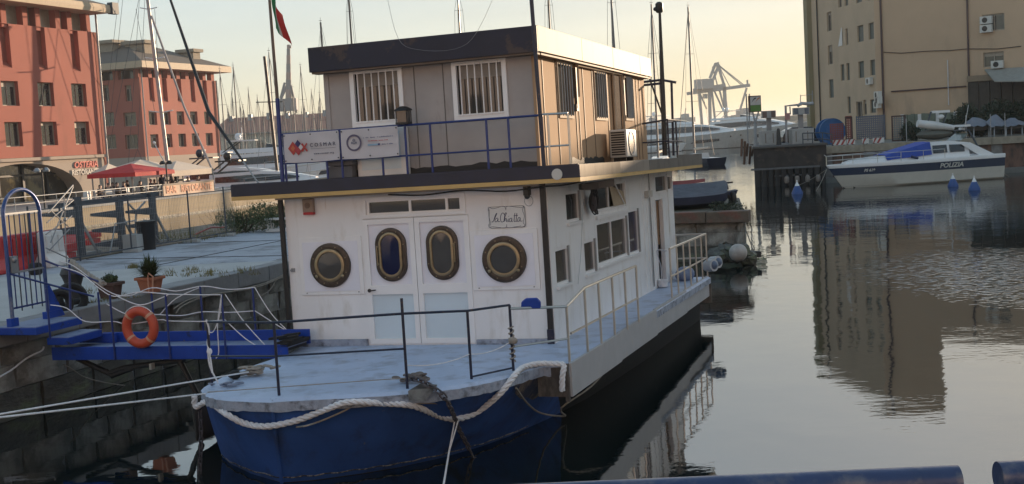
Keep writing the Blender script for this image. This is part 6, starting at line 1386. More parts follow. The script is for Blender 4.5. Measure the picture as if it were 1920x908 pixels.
sl_ = [(412, 132, 170, 'sailing boat whose mast rises leftmost of the pair above the long terminal roof', .1, mastm), (437, 125, 165, 'sailing boat with the right mast of the pair above the long terminal roof', .11, mastm),
       (563, 124, 190, 'sailing boat with slim mast right beside the striped tower', .1, mastm), (548, 165, 200, 'sailing boat with slim mast left of the striped tower foot', .09, mastm), (599, 176, 185, 'sailing boat with the mast just left of the upper cabin', .09, mastm), (532, 190, 215, 'sailing boat with short mast below the flag', .09, mastm),
       (652, -30, 150, 'sailing boat with thick dark mast above the left cabin window', .15, mastd), (857, -30, 155, 'sailing boat with dark mast and spreaders above the right cabin window', .15, mastd), (601, 42, 150, 'sailing boat with dark mast tip left of the roof corner', .15, mastd),
       (1026, -40, 150, 'sailing boat with dark mast right behind the corner pole', .15, mastd), (1144, -45, 150, 'sailing boat with tall grey mast behind the lit roof fascia', .17, mastm), (1221, 8, 140, 'sailing boat with grey mast left of the houseboat stern mast', .14, mastm),
       (1290, 13, 150, 'sailing boat with tall grey mast left of the harbour crane', .15, mastm), (504, 98, 150, 'sailing boat with thin mast left of the flagpole', .09, mastm)]
for px, py, D, lb, th, m_ in sl_:
    sailboat(px, py, D, lb, th, m_, L=random.uniform(10, 13), spread=(.5, .86) if py < -20 else (.4, .7), stay=2 if px in (1144, 1221, 1290) else 1)
for k in range(20):
    px = 418 + 9.6 * k + random.uniform(-3, 3); lb = 'one of the many distant sailing boats with pale masts in front of the terminal'
    sailboat(px, random.uniform(165, 228), random.uniform(220, 300), lb, .1, mastm, L=10, group='distant sailing boats before the terminal')
# leaning dark mast left of flagpole
mb = MB(); t = thing('sailing_boat', 'sailing boat with thick black raked mast left of the flagpole', 'sailing boat', TR(*at(524, 300, 120)), (0, 0, 0)); iv = TR(*at(524, 300, 120)).inverted()
mb.tube([iv @ at(521, 330, 120), iv @ at(496, 106, 120)], .16, 8); mb.build('mast', mastd, t)
mb = MB(); mb.tube([iv @ at(480, 192, 120), iv @ at(530, 191, 120)], .05, 5); mb.build('spreader', mastd, t)
mb = MB(); zc_ = iv @ at(520, 300, 120); R_ = hull_rings(10, 3, 1.2, .9); mb.loft([[Ve(p) + Ve((-5, 0, -at(524, 300, 120).z)) for p in r_] for r_ in R_], closed=False, cap=False); mb.build('hull', navy, t)
# tall white mast in front of the further red building
D = 112; f0 = at(318, 330, D); f0.z = 0; t = thing('sailing_boat', 'sailing yacht with thick pale mast and spreaders in front of the further red building', 'sailing boat', TR(*f0)); iv = TR(*f0).inverted()
mb = MB(); a, b = iv @ at(272, -40, D), iv @ at(317, 330, D); mb.tube([b, a], .19, 10, r1=.15); mb.build('mast', mat('grey_white_mast', (.42, .36, .34), .4), t)
for y_, wd in ((17, 16), (110, 18), (210, 22)):
    c = a.lerp(b, (y_ + 40) / 370); mb = MB(); mb.tube([c + Ve((-wd * D / F_PX, 0, .18)), c, c + Ve((wd * D / F_PX, 0, .14))], .05, 6); mb.build('spreader', gel, t)
mb = MB()
for p, q_ in (((262, -10), (240, 320)), ((262, -10), (200, 300)), ((290, 17), (302, 210)), ((302, 210), (318, 320)), ((255, 17), (290, 210)), ((222, 0), (195, 230)), ((230, 0), (205, 240)), ((258, 280), (240, 330)), ((258, 280), (278, 330)), ((272, -10), (258, 280))): mb.tube([iv @ at(*p, D), iv @ at(*q_, D)], .018, 4)
mb.build('rigging', steel, t, kind='stuff')
mb = MB(); mb.tube([iv @ at(284, 30, D - 1), iv @ at(345, 200, D - 3), iv @ at(398, 318, D - 5)], .1, 7); mb.build('furled_sail', mat('furled', (.36, .33, .32), .7), t)
mb = MB(); R_ = hull_rings(13, 3.6, 1.5, 1.1); mb.loft([[Ve(p) + Ve((-9.5, 0, 0)) for p in r_] for r_ in R_], closed=False, cap=False); mb.build('hull', gel, t)
mb = MB(); deck_from(mb, [[Ve(p) + Ve((-9.5, 0, 0)) for p in r_] for r_ in R_]); mb.build('deck', gel, t)
mb = MB(); mb.tube([iv @ at(289, 268, D - 2), iv @ at(300, 290, D - 2), iv @ at(312, 310, D - 2)], .05, 5); mb.ell(iv @ at(289, 268, D - 2), .15, .15, .15, 8, 6); mb.build('davit', gel, t)

# ================================================================== distance
tm = thing('terminal_building', 'long low terminal building with brown roof behind the masts', 'building', W, (-60, 330, 0)); DT_ = 330
for i in range(1):
    a, b = at(395, 262, DT_), at(900, 262, DT_ + 0); zt_ = at(560, 247, DT_).z
    hs_ = [(6 + 6.2 * k, 8 + 6.2 * k, zt_ - 4.2, zt_ - 1.8) for k in range(int((b.x - a.x - 8) / 6.2))]
    facade(tm, None, mat('terminal_wall', (.62, .53, .42), .9), 'wall', (a.x, DT_, 0), (1, 0, 0), (0, -1, 0), b.x - a.x, 0, zt_, hs_, .3)
    mb = MB(); mb.box(a.x - .5, b.x, DT_ - .8, DT_ + 12, zt_, zt_ + .4); mb.build('cornice', beige, tm)
    mb = MB(); zr_ = at(560, 213, DT_).z; mb.add([(a.x - .5, DT_ - .8, zt_ + .4), (b.x, DT_ - .8, zt_ + .4), (b.x, DT_ + 8, zr_), (a.x + 3, DT_ + 8, zr_), (a.x - .5, DT_ + 16, zt_)], [(0, 1, 2, 3), (0, 3, 4)]); mb.build('roof', mat('brown_roof', (.36, .17, .12), .85, var=.15), tm)
    for k in range(14): x_ = a.x + 4 + k * 5.1; mb = MB(); mb.box(x_, x_ + 1, DT_ + 6, DT_ + 8, zr_ - 1, zr_ + random.uniform(.3, 1)); mb.build('roof_vent', galv, tm)
# striped tower with crane base
D = 420; tw = thing('tower', 'tall banded harbour crane tower rising behind the flag', 'tower', TR(*at(541, 300, D)) , (0, 0, 0)); iv = TR(*at(541, 300, D)).inverted(); bandm = [mat('tower_pink', (.36, .26, .23), .8), mat('tower_grey', (.26, .25, .25), .8)]
ys_ = [84, 92, 104, 120, 136, 150, 168, 184, 196]
for i in range(len(ys_) - 1):
    a, b = iv @ at(541 + .2 * (i > 3), ys_[i], D), iv @ at(541, ys_[i + 1], D); mb = MB(); mb.tube([b, a], .55 + .08 * i, 10); mb.build('band', bandm[i % 2], tw)
mb = MB(); mb.tube([iv @ at(541, 88, D), iv @ at(546, 88, D)], .5, 6); mb.build('top_arm', bandm[1], tw)
c = iv @ at(540, 200, D); mb = MB(); mb.box(c.x - 3, c.x + 3.2, -2, 2, c.z - 1.5, c.z + 2.6); mb.build('machine_house', mat('crane_grey', (.2, .21, .23), .7), tw)
for p, q_ in (((541, 196), (527, 196)), ((534, 155), (526, 185)), ((540, 155), (526, 190)), ((536, 205), (530, 240)), ((546, 190), (556, 212)), ((545, 160), (557, 208)), ((541, 210), (548, 240)), ((553, 212), (548, 240)), ((540, 185), (552, 200))):
    mb = MB(); mb.beam(iv @ at(*p, D), iv @ at(*q_, D), .7, .7); mb.build('strut', mat('crane_grey', (.2, .21, .23), .7), tw)
# container crane
D = 620; ck = thing('harbour_crane', 'big ship-to-shore gantry crane silhouetted on the right horizon', 'crane', TR(*at(1335, 215, D)), (0, 0, 0)); iv = TR(*at(1335, 215, D)).inverted(); cm = mat('crane_paint', (.4, .38, .36), .8)
def cb(p, q_, w_, nm): mb = MB(); mb.beam(iv @ at(*p, D), iv @ at(*q_, D), w_, w_); mb.build(nm, cm, ck)
mb = MB(); a, b = iv @ at(1304, 168, D), iv @ at(1336, 148, D); mb.box(a.x, b.x, -4, 4, a.z, b.z); mb.build('machine_house', cm, ck)
for p, q_, w_, nm in (((1288, 176), (1406, 160), 1.6, 'boom'), ((1300, 170), (1360, 160), 1.8, 'boom'), ((1331, 147), (1341, 121), 1.3, 'mast_leg'), ((1348, 121), (1337, 150), 1.3, 'mast_leg'), ((1346, 122), (1360, 168), 1.2, 'mast_leg'), ((1340, 122), (1348, 120), 2, 'mast_head'), ((1346, 121), (1394, 159), .45, 'tie'), ((1348, 124), (1392, 161), .45, 'tie'), ((1347, 122), (1368, 162), .4, 'tie'), ((1401, 150), (1402, 162), .8, 'tip'), ((1336, 125), (1345, 160), .6, 'tie'),
                  ((1311, 170), (1317, 246), 1.3, 'leg'), ((1330, 165), (1332, 246), 1.5, 'leg'), ((1334, 165), (1343, 246), 1, 'leg'), ((1358, 162), (1362, 244), 1.6, 'leg'), ((1348, 165), (1357, 200), .8, 'brace'), ((1338, 168), (1355, 205), .8, 'brace'), ((1311, 172), (1325, 205), .7, 'brace'), ((1322, 176), (1322, 185), 2.2, 'trolley')): cb(p, q_, w_, nm)
for k, (pts_, lb) in enumerate((([(1388, 205), (1400, 165)], 'small distant jib crane right of the gantry crane'), ([(1284, 215), (1286, 203)], 'tiny lamp mast on the horizon left of the gantry crane'))):
    mb = MB(); t0 = at(*pts_[0], 640); mb.beam(t0, at(*pts_[1], 640), 1.0 - .5 * k, 1.0 - .5 * k); mb.box(t0.x - 2, t0.x + 2, t0.y - 2, t0.y + 2, 0, t0.z); solo(mb, 'jib_crane', cm, lb, 'crane', base=(t0.x, t0.y, 0))
# breakwater and low distant port
bw = thing('breakwater', 'long ochre breakwater wall on the right horizon behind the fuel pumps', 'wall', W, (300, 560, 0))
a, b = at(1395, 236, 560), at(1640, 222, 560); zt_ = at(1480, 217, 560).z
mb = MB(); mb.box(a.x, b.x, 560, 566, -1, zt_); mb.build('wall', mat('breakwater_stone', (.3, .25, .19), .9, var=.15), bw)
mb = MB(); mb.box(a.x - 10, b.x, 552, 560, -1, 3.4); mb.build('footing', mat('breakwater_base', (.22, .19, .15), .9), bw)
random.seed(77)
for k in range(9):
    px = random.choice((1218, 1228, 1262, 1275, 1290, 1372, 1382, 1396, 1408)) + random.uniform(-3, 3); w_ = random.uniform(6, 14); D = 600 + 12 * k; p = at(px, 236, D); h = random.uniform(3, 7) + 4; mb = MB(); mb.box(p.x - w_ / 2, p.x + w_ / 2, D, D + 20, 0, h); mb.box(p.x - w_ / 5, p.x + w_ / 6, D + 2, D + 8, h, h + random.uniform(1.5, 4))
    solo(mb, 'port_building', cm, 'low grey port building on the hazy right horizon', 'building', base=(p.x, D, 0), group='port buildings on the horizon')
mb = MB(); p = at(1200, 236, 500); mb.box(p.x, p.x + 60, 500, 520, -1, 3.0); struct(mb, 'far_quay', mat('far_quay_stone', (.2, .17, .14), .9))
mb = MB(); mb.box(-400, 90, 900, 940, -1, 8); mb.box(-260, -120, 880, 890, -1, 13); struct(mb, 'far_land', mat('far_land_mat', (.16, .15, .14), .9))

# ================================================================== right quay, fuel pier, building
ZR = 2.6
mb = MB(); mb.prism([(22.6, 89.2), (52, 89.6), (110, 60), (140, 180), (37, 180), (23.2, 112)], (0, 0, -1), (1, 0, 0), (0, 1, 0), (0, 0, ZR + .98)); rq = struct(mb, 'quay', mat('right_quay_concrete', (.2, .18, .15), .9, var=.2, scale=.6, bump=.4, bscale=3))
brown = mat('brown_wall', (.16, .09, .065), .9, var=.3, scale=1, col2=(.07, .05, .04), lo=.45, hi=.6, dscale=1.4, stretch=(1, 1, .5), bump=.5, bscale=6, bdist=.04)
for k in range(9):
    x0 = 22.7 + 3.1 * k; mb = MB(); y0 = 89.0 + .013 * (x0 - 22)
    mb.box(x0, x0 + 3.06, y0 - .25, y0 + .3, ZR - .5, ZR + .02); mb.build('coping_stone', mat('tan_coping', (.3, .26, .2), .9, var=.2), rq)
    mb = MB(); mb.box(x0, x0 + .8, y0 - .1, y0 + .3, -.5, ZR - .51); mb.build('pilaster', mat('grey_pilaster', (.18, .17, .16), .9, var=.3), rq)
    mb = MB(); mb.box(x0 + .8, x0 + 3.1, y0 - .02, y0 + .3, -.5, ZR - .51); mb.build('wall_panel', brown, rq)
mb = MB(); mb.box(22.6, 50, 88.2, 89.1, -.3, .35); mb.build('ledge', mat('wet_ledge', (.14, .14, .13), .7), rq)
# tarred fuel pier
fpx = [at(1396, 345, 92), at(1528, 345, 88)]; xa, xb = fpx[0].x, 22.9; ZF = 2.75
fpr = thing('fuel_pier', 'black tarred pier end with timber fenders under the fuel pumps', 'pier', W, (20, 90, 0))
mb = MB(); mb.prism([(xa, 88.2), (xb, 88.2), (xb + 2, 112), (xa * 1.275, 112)], (0, 0, 1.1), (1, 0, 0), (0, 1, 0), (0, 0, ZF - 1.1)); mb.build('pier_head', mat('tarred_wall', (.035, .028, .024), .8, var=.4, scale=1.2, col2=(.1, .07, .05), lo=.55, hi=.7, dscale=1.5, bump=.6), fpr)
mb = MB(); mb.prism([(xa - .1, 88.0), (xb + .05, 88.0), (xb + 2, 112), (xa * 1.275, 112)], (0, 0, ZF), (1, 0, 0), (0, 1, 0), (0, 0, .14)); mb.build('deck_slab', mat('pier_slab', (.09, .085, .08), .8), fpr)
mb = MB(); mb.box(xa - .25, xb - .6, 87.75, 88.15, 1.2, 1.32); mb.box(xa + 1.4, xb - 1.2, 87.85, 88.1, .68, .76) ; mb.build('waling', mat('pale_waling', (.12, .12, .12), .7), fpr)
for k in range(11): x_ = xa + .15 + (xb - xa - .5) * k / 10; mb = MB(); mb.beam((x_, 88.0, -.6), (x_, 88.0, 1.2), .3, .3); mb.build('pile', timb, fpr)
for k in range(4): mb = MB(); x_ = xa + 2.2 + .75 * k; mb.lathe([(.1, -.25), (.17, -.15), (.17, .15), (.1, .25)], (x_, 87.7, .42), (0, 0, 1), 9); mb.build('fender', mat('rusty_fender', (.24, .2, .17), .8), fpr)
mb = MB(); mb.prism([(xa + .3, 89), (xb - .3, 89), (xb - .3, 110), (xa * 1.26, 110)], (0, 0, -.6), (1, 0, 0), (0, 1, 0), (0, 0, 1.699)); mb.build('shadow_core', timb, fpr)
mb = MB(); p = at(1388, 300, 91)
for k in range(5): mb.tube([(p.x + .25 * k, 90.5 + .3 * k, 1.6 if k % 2 else 2.2), (p.x + .2 * k + .1, 90.5, 3.5 - .2 * k)], .09, 6)
solo(mb, 'rusty_mooring_stand', mat('rusty_frame', (.15, .08, .05), .8), 'rusty brown mooring frame and nets at the corner of the fuel pier', 'frame', base=(p.x, 90.5, 0))
# fuel sign, pumps
def pr_(px, py, D=92): return at(px, py, D)
t = thing('fuel_sign', 'fuel brand sign with swoosh above a green band on a forked post', 'sign', W, (pr_(1416, 272).x, 92, ZF + .14)); a, b = pr_(1404, 211), pr_(1426, 179)
mb = MB(); mb.box(a.x, b.x, 91.9, 92.1, a.z, b.z); mb.build('sign_case', mat('brown_case', (.07, .035, .03), .5), t)
mb = MB(); mb.box(a.x + .12, b.x - .03, 91.88, 91.899, a.z + .52, b.z - .08); mb.build('upper_field', mat('sign_white', (.5, .46, .42), .5), t)
mb = MB(); mb.box(a.x + .12, b.x - .03, 91.88, 91.899, a.z + .05, a.z + .5); mb.build('green_band', mat('sign_green', (.09, .2, .03), .5), t)
for k, (dx, col) in enumerate(((0, (.03, .03, .035)), (.28, (.45, .16, .05)))):
    c = Ve((a.x + .2 + dx, 91.87, a.z + .68)); mb = MB(); n_ = 8
    lo_ = [c + Ve((.38 * i / n_ * .9, 0, .3 * math.sin(i / n_ * 1.5))) for i in range(n_ + 1)]; up_ = [c + Ve((.38 * i / n_ * 1.05, 0, .36 * math.sin(i / n_ * 1.5) + .1 * math.sin(pi * i / n_))) for i in range(n_ + 1)]
    mb.loft([lo_, up_], closed=False, cap=False); mb.build('swoosh', mat('swoosh_%s' % ('dark', 'orange')[k], col, .5), t)
c = pr_(1416, 232); g0 = pr_(1417, 272)
mb = MB(); mb.tube([(g0.x, 92, ZF), c], .12, 7); mb.tube([c, (a.x + .3, 92, a.z)], .06, 6); mb.tube([c, (b.x - .2, 92, a.z)], .06, 6); mb.build('forked_post', galv, t)
mb = MB(); q_ = pr_(1401, 176); mb.tube([(q_.x, 92.4, ZF), q_ + Ve((0, .4, 0)), pr_(1407, 176) + Ve((0, .4, 0)), pr_(1407, 240) + Ve((0, .4, 0))], .05, 6); mb.build('side_bracket', galv, t)
for k, (x0, x1, y0, cx, hx0, hx1, hy0, hy1, lb) in enumerate(((1428, 1462, 246, 1444, 1431, 1455, 207, 222, 'left white fuel pump with tall column and header box on the pier'), (1485, 1527, 242, 1504, 1490, 1518, 201, 216, 'right white fuel pump with tall column and wide header box'))):
    D = 92 - 1.5 * k; a, b = at(x0, y0, D), at(x1, 271, D); t = thing('fuel_pump', lb, 'fuel pump', W, ((a.x + b.x) / 2, D, ZF + .14), 'fuel pumps on the pier')
    mb = MB(); mb.box(a.x, b.x, D, D + 1.2, ZF + .14, a.z); mb.build('cabinet', mat('weathered_white', (.36, .34, .32), .6, var=.15, scale=3), t, bevel=.03)
    mb = MB(); h0, h1_ = at(hx0, hy1, D), at(hx1, hy0, D); c = at(cx, 230, D); mb.box(c.x - .16, c.x + .16, D + .3, D + .6, a.z, h0.z); mb.build('column', mat('pump_column', (.25, .23, .22), .6), t)
    mb = MB(); mb.box(h0.x, h1_.x, D + .1, D + .7, h0.z, h1_.z); mb.build('header_box', mat('weathered_white', (.36, .34, .32), .6), t)
    mb = MB(); mb.box(h0.x - .01, h0.x + .3, D + .08, D + .1, h0.z + .05, h1_.z - .05); mb.box(h1_.x - .35, h1_.x - .05, D + .08, D + .099, h0.z + .05, h1_.z - .05); mb.build('header_panel', mat('panel_brown', (.16, .1, .08), .6) if k == 0 else mat('panel_grey', (.12, .13, .15), .6), t)
    mb = MB(); mb.box(a.x + .25, a.x + .32, D - .01, D, ZF + .3, a.z - .2); mb.box(b.x - .5, b.x - .43, D - .01, D, ZF + .3, a.z - .2); mb.build('rust_streak', mat('streak', (.2, .15, .12), .8), t)
p = at(1458, 270, 90.6); mb = MB(); mb.lathe([(.2, 0), (.16, .3), (.14, .9), (.1, 1.2), (0, 1.25)], (p.x, 90.2, ZF + .14), (0, 0, 1), 10); solo(mb, 'bollard', blackm, 'black bollard at the foot of the left fuel pump', 'bollard', base=(p.x, 90.2, ZF + .14))
t = thing('sign_post', 'tall grey bracket post with a small red and white notice between pumps', 'sign', W, (at(1474, 270, 91).x, 91, ZF))
mb = MB(); mb.tube([at(1475, 268, 91), at(1473, 199, 91), at(1503, 196, 91)], .09, 6); mb.tube([at(1482, 215, 91), at(1481, 200, 91)], .05, 5); mb.build('post', galv, t)
mb = MB(); a, b = at(1472, 225, 90.8), at(1481, 212, 90.8); mb.box(a.x, b.x, 90.8, 90.86, a.z, b.z); mb.build('notice', mat('notice_red', (.4, .2, .18), .6), t)
# pergola roof bits + car
mb = MB(); mb.tube([at(1495, 199, 93), at(1503, 194, 93), at(1515, 195, 93), at(1525, 194, 93)], .12, 6); mb.tube([at(1501, 197, 93), at(1501, 178, 93)], .03, 5); mb.tube([at(1501, 180, 93), at(1524, 177, 93)], .02, 5); mb.tube([at(1523, 194, 93), at(1523, 170, 93)], .03, 5)
solo(mb, 'cable_mast', galv, 'spindly aerials and tube over the right fuel pump', 'aerial', base=at(1503, 196, 93))
ct = thing('parked_car', 'dark car with red tail light partly hidden behind the fuel pumps', 'car', W, (at(1477, 268, 100).x, 100, ZR))
x_ = at(1464, 268, 100).x; mb = MB(); prof = [(0, .3), (0, .75), (.25, 1.25), (.8, 1.5), (2.4, 1.48), (3.1, 1.0), (4.1, .85), (4.2, .3)]
mb.prism(prof, (x_, 99.2, ZR), (1, 0, 0), (0, 0, 1), (0, 1.7, 0)); mb.build('body', mat('car_paint', (.015, .015, .02), .15), ct, bevel=.06)
mb = MB(); mb.box(x_ + .9, x_ + 2.3, 99.18, 99.2, ZR + .95, ZR + 1.4); mb.build('side_window', glass, ct)
mb = MB(); mb.box(x_ + .85, x_ + 1.25, 99.16, 99.19, ZR + .62, ZR + .9); mb.build('tail_light', redp, ct)
for dx in (.8, 3.3): mb = MB(); mb.lathe([(.32, 0), (.32, .2)], (x_ + dx, 99.1, ZR + .32), (0, 1, 0), 14); mb.build('wheel', rubber, ct)
# railing, blue drum, red mesh fences, striped barriers
rl = thing('pier_railing', 'dark pipe railing between right fuel pump and blue drum', 'railing', W, (22.5, 89.5, ZR))
pts_ = [(1505, 250), (1542, 249), (1560, 252)]; P_ = [at(*p, 89.6) for p in pts_]
mb = MB(); mb.tube(P_, .04, 6); mb.tube([p - Ve((0, 0, .45)) for p in P_], .035, 6); mb.build('rail', steel, rl)
for p in P_ + [at(1523, 249, 89.6)]: mb = MB(); mb.tube([p, Ve((p.x, p.y, ZR))], .04, 6); mb.build('post', steel, rl)
c = at(1560, 243, 96); rd = 24.5 * 96 / F_PX; c.z = ZR + rd; t = thing('cable_drum', 'big round blue drum behind red mesh on the right quay', 'drum', W, (c.x, 96, ZR))
mb = MB(); mb.lathe([(0, -.01), (rd * .5, -.02), (rd * .52, .03), (rd * .96, .03), (rd, .0), (rd, .25), (rd * .5, .26), (rd * .5, 1.2), (rd, 1.21), (rd, 1.4), (0, 1.41)], (c.x, 95.8, c.z), (0, 1, 0), 36); mb.build('drum_body', mat('faded_blue', (.02, .1, .26), .6, var=.15), t)
def mesh_panel(px0, py0, px1, py1, D, m, label, nm='netting_fence', fr=True):
    a, b = at(px0, py1, D), at(px1, py0, D); a.z = max(a.z, ZR); t = thing(nm, label, 'fence', W, (a.x, D, a.z)); mb = MB(); n_ = int((b.x - a.x) / .16)
    for k in range(n_): x_ = a.x + (b.x - a.x) * k / n_; mb.box(x_, x_ + .1, D, D + .01, a.z, b.z)
    zz = a.z
    while zz < b.z: mb.box(a.x, b.x, D + .012, D + .02, zz, zz + .09); zz += .17
    mb.build('netting', m, t, kind='stuff')
    mb = MB(); ring_frame(mb, lambda x, z, d=0: Ve((x, D - d, z)), a.x - .03, b.x + .03, a.z, b.z, .1, 0, .06)
    if fr: mb.build('frame', mat('mesh_frame', (.07, .035, .03), .7), t)
redn = mat('red_net', (.22, .07, .06), .8)
mesh_panel(1557, 232, 1582, 268, 94.5, redn, 'red netting panel in front of the blue drum', fr=False)
mesh_panel(1586, 219, 1597, 262, 94, redn, 'narrow framed red netting gate beside the drum')
mesh_panel(1606, 215, 1660, 262, 97, mat('grey_net', (.12, .13, .16), .8), 'wide grey blue debris netting below the small windows', fr=False)
mesh_panel(1673, 216, 1697, 268, 95, mat('grey_gate', (.2, .2, .19), .7), 'black framed sheet gate right of the grey netting')
wst = mat('stripe_white', (.55, .54, .52), .6); rst = mat('stripe_red', (.3, .05, .04), .6)
for k, (x0, x1, lb) in enumerate(((1560, 1586, 'leftmost red and white striped barrier board on the quay edge'), (1588, 1603, 'short second red and white striped barrier board'), (1617, 1629, 'third red and white striped barrier board near the netting'), (1637, 1658, 'rightmost red and white striped barrier board'))):
    D = 90; a, b = at(x0, 268, D), at(x1, 259, D); a.z, b.z = ZR + .05, ZR + .42; t = thing('striped_barrier', lb, 'barrier', W, (a.x, D, ZR), 'red and white striped boards'); mb = MB(); mb.box(a.x, b.x, D, D + .05, a.z, b.z); mb.build('board', wst, t)
    mb = MB(); x_ = a.x - .1
    while x_ < b.x - .3: mb.add([Ve((min(max(x_ + d, a.x), b.x), D - .004, z)) for d, z in ((0, a.z), (.17, a.z), (.4, b.z), (.23, b.z))], [(0, 1, 2, 3)]); x_ += .36
    mb.build('red_stripe', rst, t, kind='stuff')
    for x_ in (a.x + .1, b.x - .1): mb = MB(); mb.box(x_ - .04, x_ + .04, D, D + .3, ZR, ZR + .05); mb.build('foot', rubber, t)
# ---- big ochre building
bd = thing('apartment_building', 'huge plain ochre apartment block with few small windows on the right quay', 'building', W, (32, 106, ZR))
HT, HL = 20.9, 14.6
PA, PB = Ve((31.3, 125, 0)), Ve((32, 106, 0)); AX = (PB - PA).normalized(); AN = Ve((AX.y, -AX.x, 0)); AN = AN if AN.x < 0 else -AN
AL = (PB - PA).length
CX_ = Ve((.745, -.667, 0)).normalized(); CN = Ve((-CX_.y, CX_.x, 0)); CN = CN if CN.y < 0 else -CN
FA = Mx(((AX.x, -AN.x, 0, PA.x), (AX.y, -AN.y, 0, PA.y), (0, 0, 1, 0), (0, 0, 0, 1))); FB_ = Mx(((CX_.x, -CN.x, 0, PB.x), (CX_.y, -CN.y, 0, PB.y), (0, 0, 1, 0), (0, 0, 0, 1)))
def rect_on(F, x0, y0, x1, y1): # pixel corners
    a, b = hit(x0, y1, F, 1, 0), hit(x1, y0, F, 1, 0); return (a.x, b.x, a.z, b.z)
random.seed(41)
hA = []
for x0, y0, x1, y1, k in ((1551, 21, 1559, 60, 'w'), (1553, 84, 1561, 122, 'w'), (1555, 148, 1563, 184, 's'), (1572, -12, 1578, 15, 'w'), (1584, -14, 1590, 12, 's'), (1586, 53, 1590, 85, 'w'), (1577, 120, 1583, 152, 's'), (1588, 118, 1593, 151, 's'),
                          (1590, 181, 1595, 213, 's'), (1608, 46, 1619, 80, 's'), (1629, 41, 1640, 75, 's'), (1610, 114, 1620, 147, 's'), (1632, 111, 1642, 142, 's'), (1606, 190, 1617, 222, 'w'), (1619, 187, 1625, 216, 'w'), (1632, 186, 1642, 212, 's'), (1605, -18, 1616, 7, 's'), (1627, -22, 1638, 2, 's'), (1549, -40, 1557, -4, 'w')):
    r_ = rect_on(FA, x0, y0, x1, y1); r2 = hit(x1, (y0 + y1) / 2, FA, 1, 0).x; hA.append((max(.2, r_[0]), min(AL - .2, r2), r_[2], r_[3], k))
hA = [h for h in hA if h[1] - h[0] > .1 and h[3] < HT - .3]
facade(bd, None, ochre2, 'side_wall', PA, AX, AN, AL, ZR, HT, hA, .22)
zz = {k: hit(1640, 128, FA, 1, 0) for k in (0,)}
BL = 5.2 + 12
hB = [(*rect_on(FB_, 1842, 24, 1883, 60), 'w'), (*rect_on(FB_, 1844, 96, 1882, 127), 'w')]
facade(bd, None, ochre, 'front_wall', PB, CX_, CN, 12.6, ZR, HL, [h for h in hB if h[3] < HL - .2], .2)
mb = MB(); mb.wall(PB + Ve((0, 0, HL)), CX_, CN, 5.2, HT - HL, []); mb.build('upper_front_wall', ochre, bd)
P5 = PB + CX_ * 5.2; PE_ = PB + CX_ * 12.6
mb = MB()
def vwall(p, q_, z0, z1): mb.quad(Ve((p.x, p.y, z0)), Ve((q_.x, q_.y, z0)), Ve((q_.x, q_.y, z1)), Ve((p.x, p.y, z1)))
back1, back2 = Ve((43.8, 128, 0)), Ve((40.5, 142, 0)); lowb = Ve((66, 117, 0))
vwall(P5, back1, HL - .1, HT); vwall(back1, back2, ZR, HT); vwall(back2, PA, ZR, HT); vwall(PE_, lowb, ZR, HL); vwall(lowb, back1, ZR, HL)
mb.build('rear_wall', ochre, bd)
mb = MB(); mb.quad(*[Ve((p.x, p.y, HT)) for p in (PA, PB, P5, back1, back2)]); mb.quad(*[Ve((p.x, p.y, HL)) for p in (P5, PE_, lowb, back1)]); mb.build('roof', rooft, bd)
mb = MB(); q0 = at(1523, 200, 125.5); mb.box(q0.x - .45, PA.x + .02, 124.6, 126, ZR, HT); mb.build('corner_pilaster', ochred, bd)
def bpipe(F, px, py, n_, r_=.07, z0=ZR, z1=HT - .2, m=blackm, nm='downpipe', off=.1): x_ = hit(px, py, F, 1, 0).x; mb = MB(); v = [F @ Ve((x_, -off, z)) for z in (z0, z1)]; mb.tube(v, r_, 6); mb.build(nm, m, bd)
bpipe(FA, 1536, 100, 0); bpipe(FB_, 1654, 80, 0, .09, m=mat('brown_pipe', (.07, .04, .04), .6)); bpipe(FB_, 1816, 80, 0, .08, z0=6.2, z1=HL, m=mat('brown_pipe', (.07, .04, .04), .6))
bpipe(FB_, 1778, 130, 0, .045, z0=5.2, z1=8.9, m=whp, nm='white_conduit')
mb = MB(); mb.tube([FB_ @ (hit(px, py, FB_, 1, 0) + Ve((0, -.05, 0))) for px, py in ((1657, 98), (1690, 100), (1740, 96), (1780, 95), (1812, 92), (1870, 92), (1915, 87))], .03, 5); mb.build('facade_cable', blackm, bd)
mb = MB(); mb.tube([FB_ @ (hit(px, py, FB_, 1, 0) + Ve((0, -.08, 0))) for px, py in ((1672, 172), (1812, 162))], .06, 5); mb.build('string_pipe', mat('brown_pipe', (.07, .04, .04), .6), bd)
def ac_on(F, px, py, s=.8):
    c = hit(px, py, F, 1, 0); mb = MB(); P = lambda x, z, d=0: F @ Ve((c.x + x, -d, c.z + z)); vs = [P(x, z, d) for x in (-s / 2, s / 2) for d in (.03, .35) for z in (-.3, .3)]
    mb.add(vs, [(0, 1, 3, 2), (4, 6, 7, 5), (0, 4, 5, 1), (2, 3, 7, 6), (0, 2, 6, 4), (1, 5, 7, 3)]); a = mb.build('air_conditioner', acw, bd)
    mb = MB(); mb.lathe([(.22, 0), (.22, .01), (0, .012)], P(-.08, 0, .352), P(0, 0, 1) - P(0, 0, 0), 14); mb.build('fan', blackm, a)
for px, py in ((1851, 38), (1851, 54), (1872, 121)): ac_on(FB_, px, py, .95)
for px, py in ((1650, 178), (1651, 188), (1649, 196), (1634, 152)): ac_on(FA, px, py, 1.1)
# open hanging shutter
x_ = hit(1577, 70, FA, 1, 0); mb = MB(); mb.quad(*[FA @ Ve((x_.x + a, -.06, x_.z + b)) for a, b in ((-.8, -.8), (.5, -.8), (.5, .85), (.3, .85))]); mb.build('loose_shutter', whp, bd)
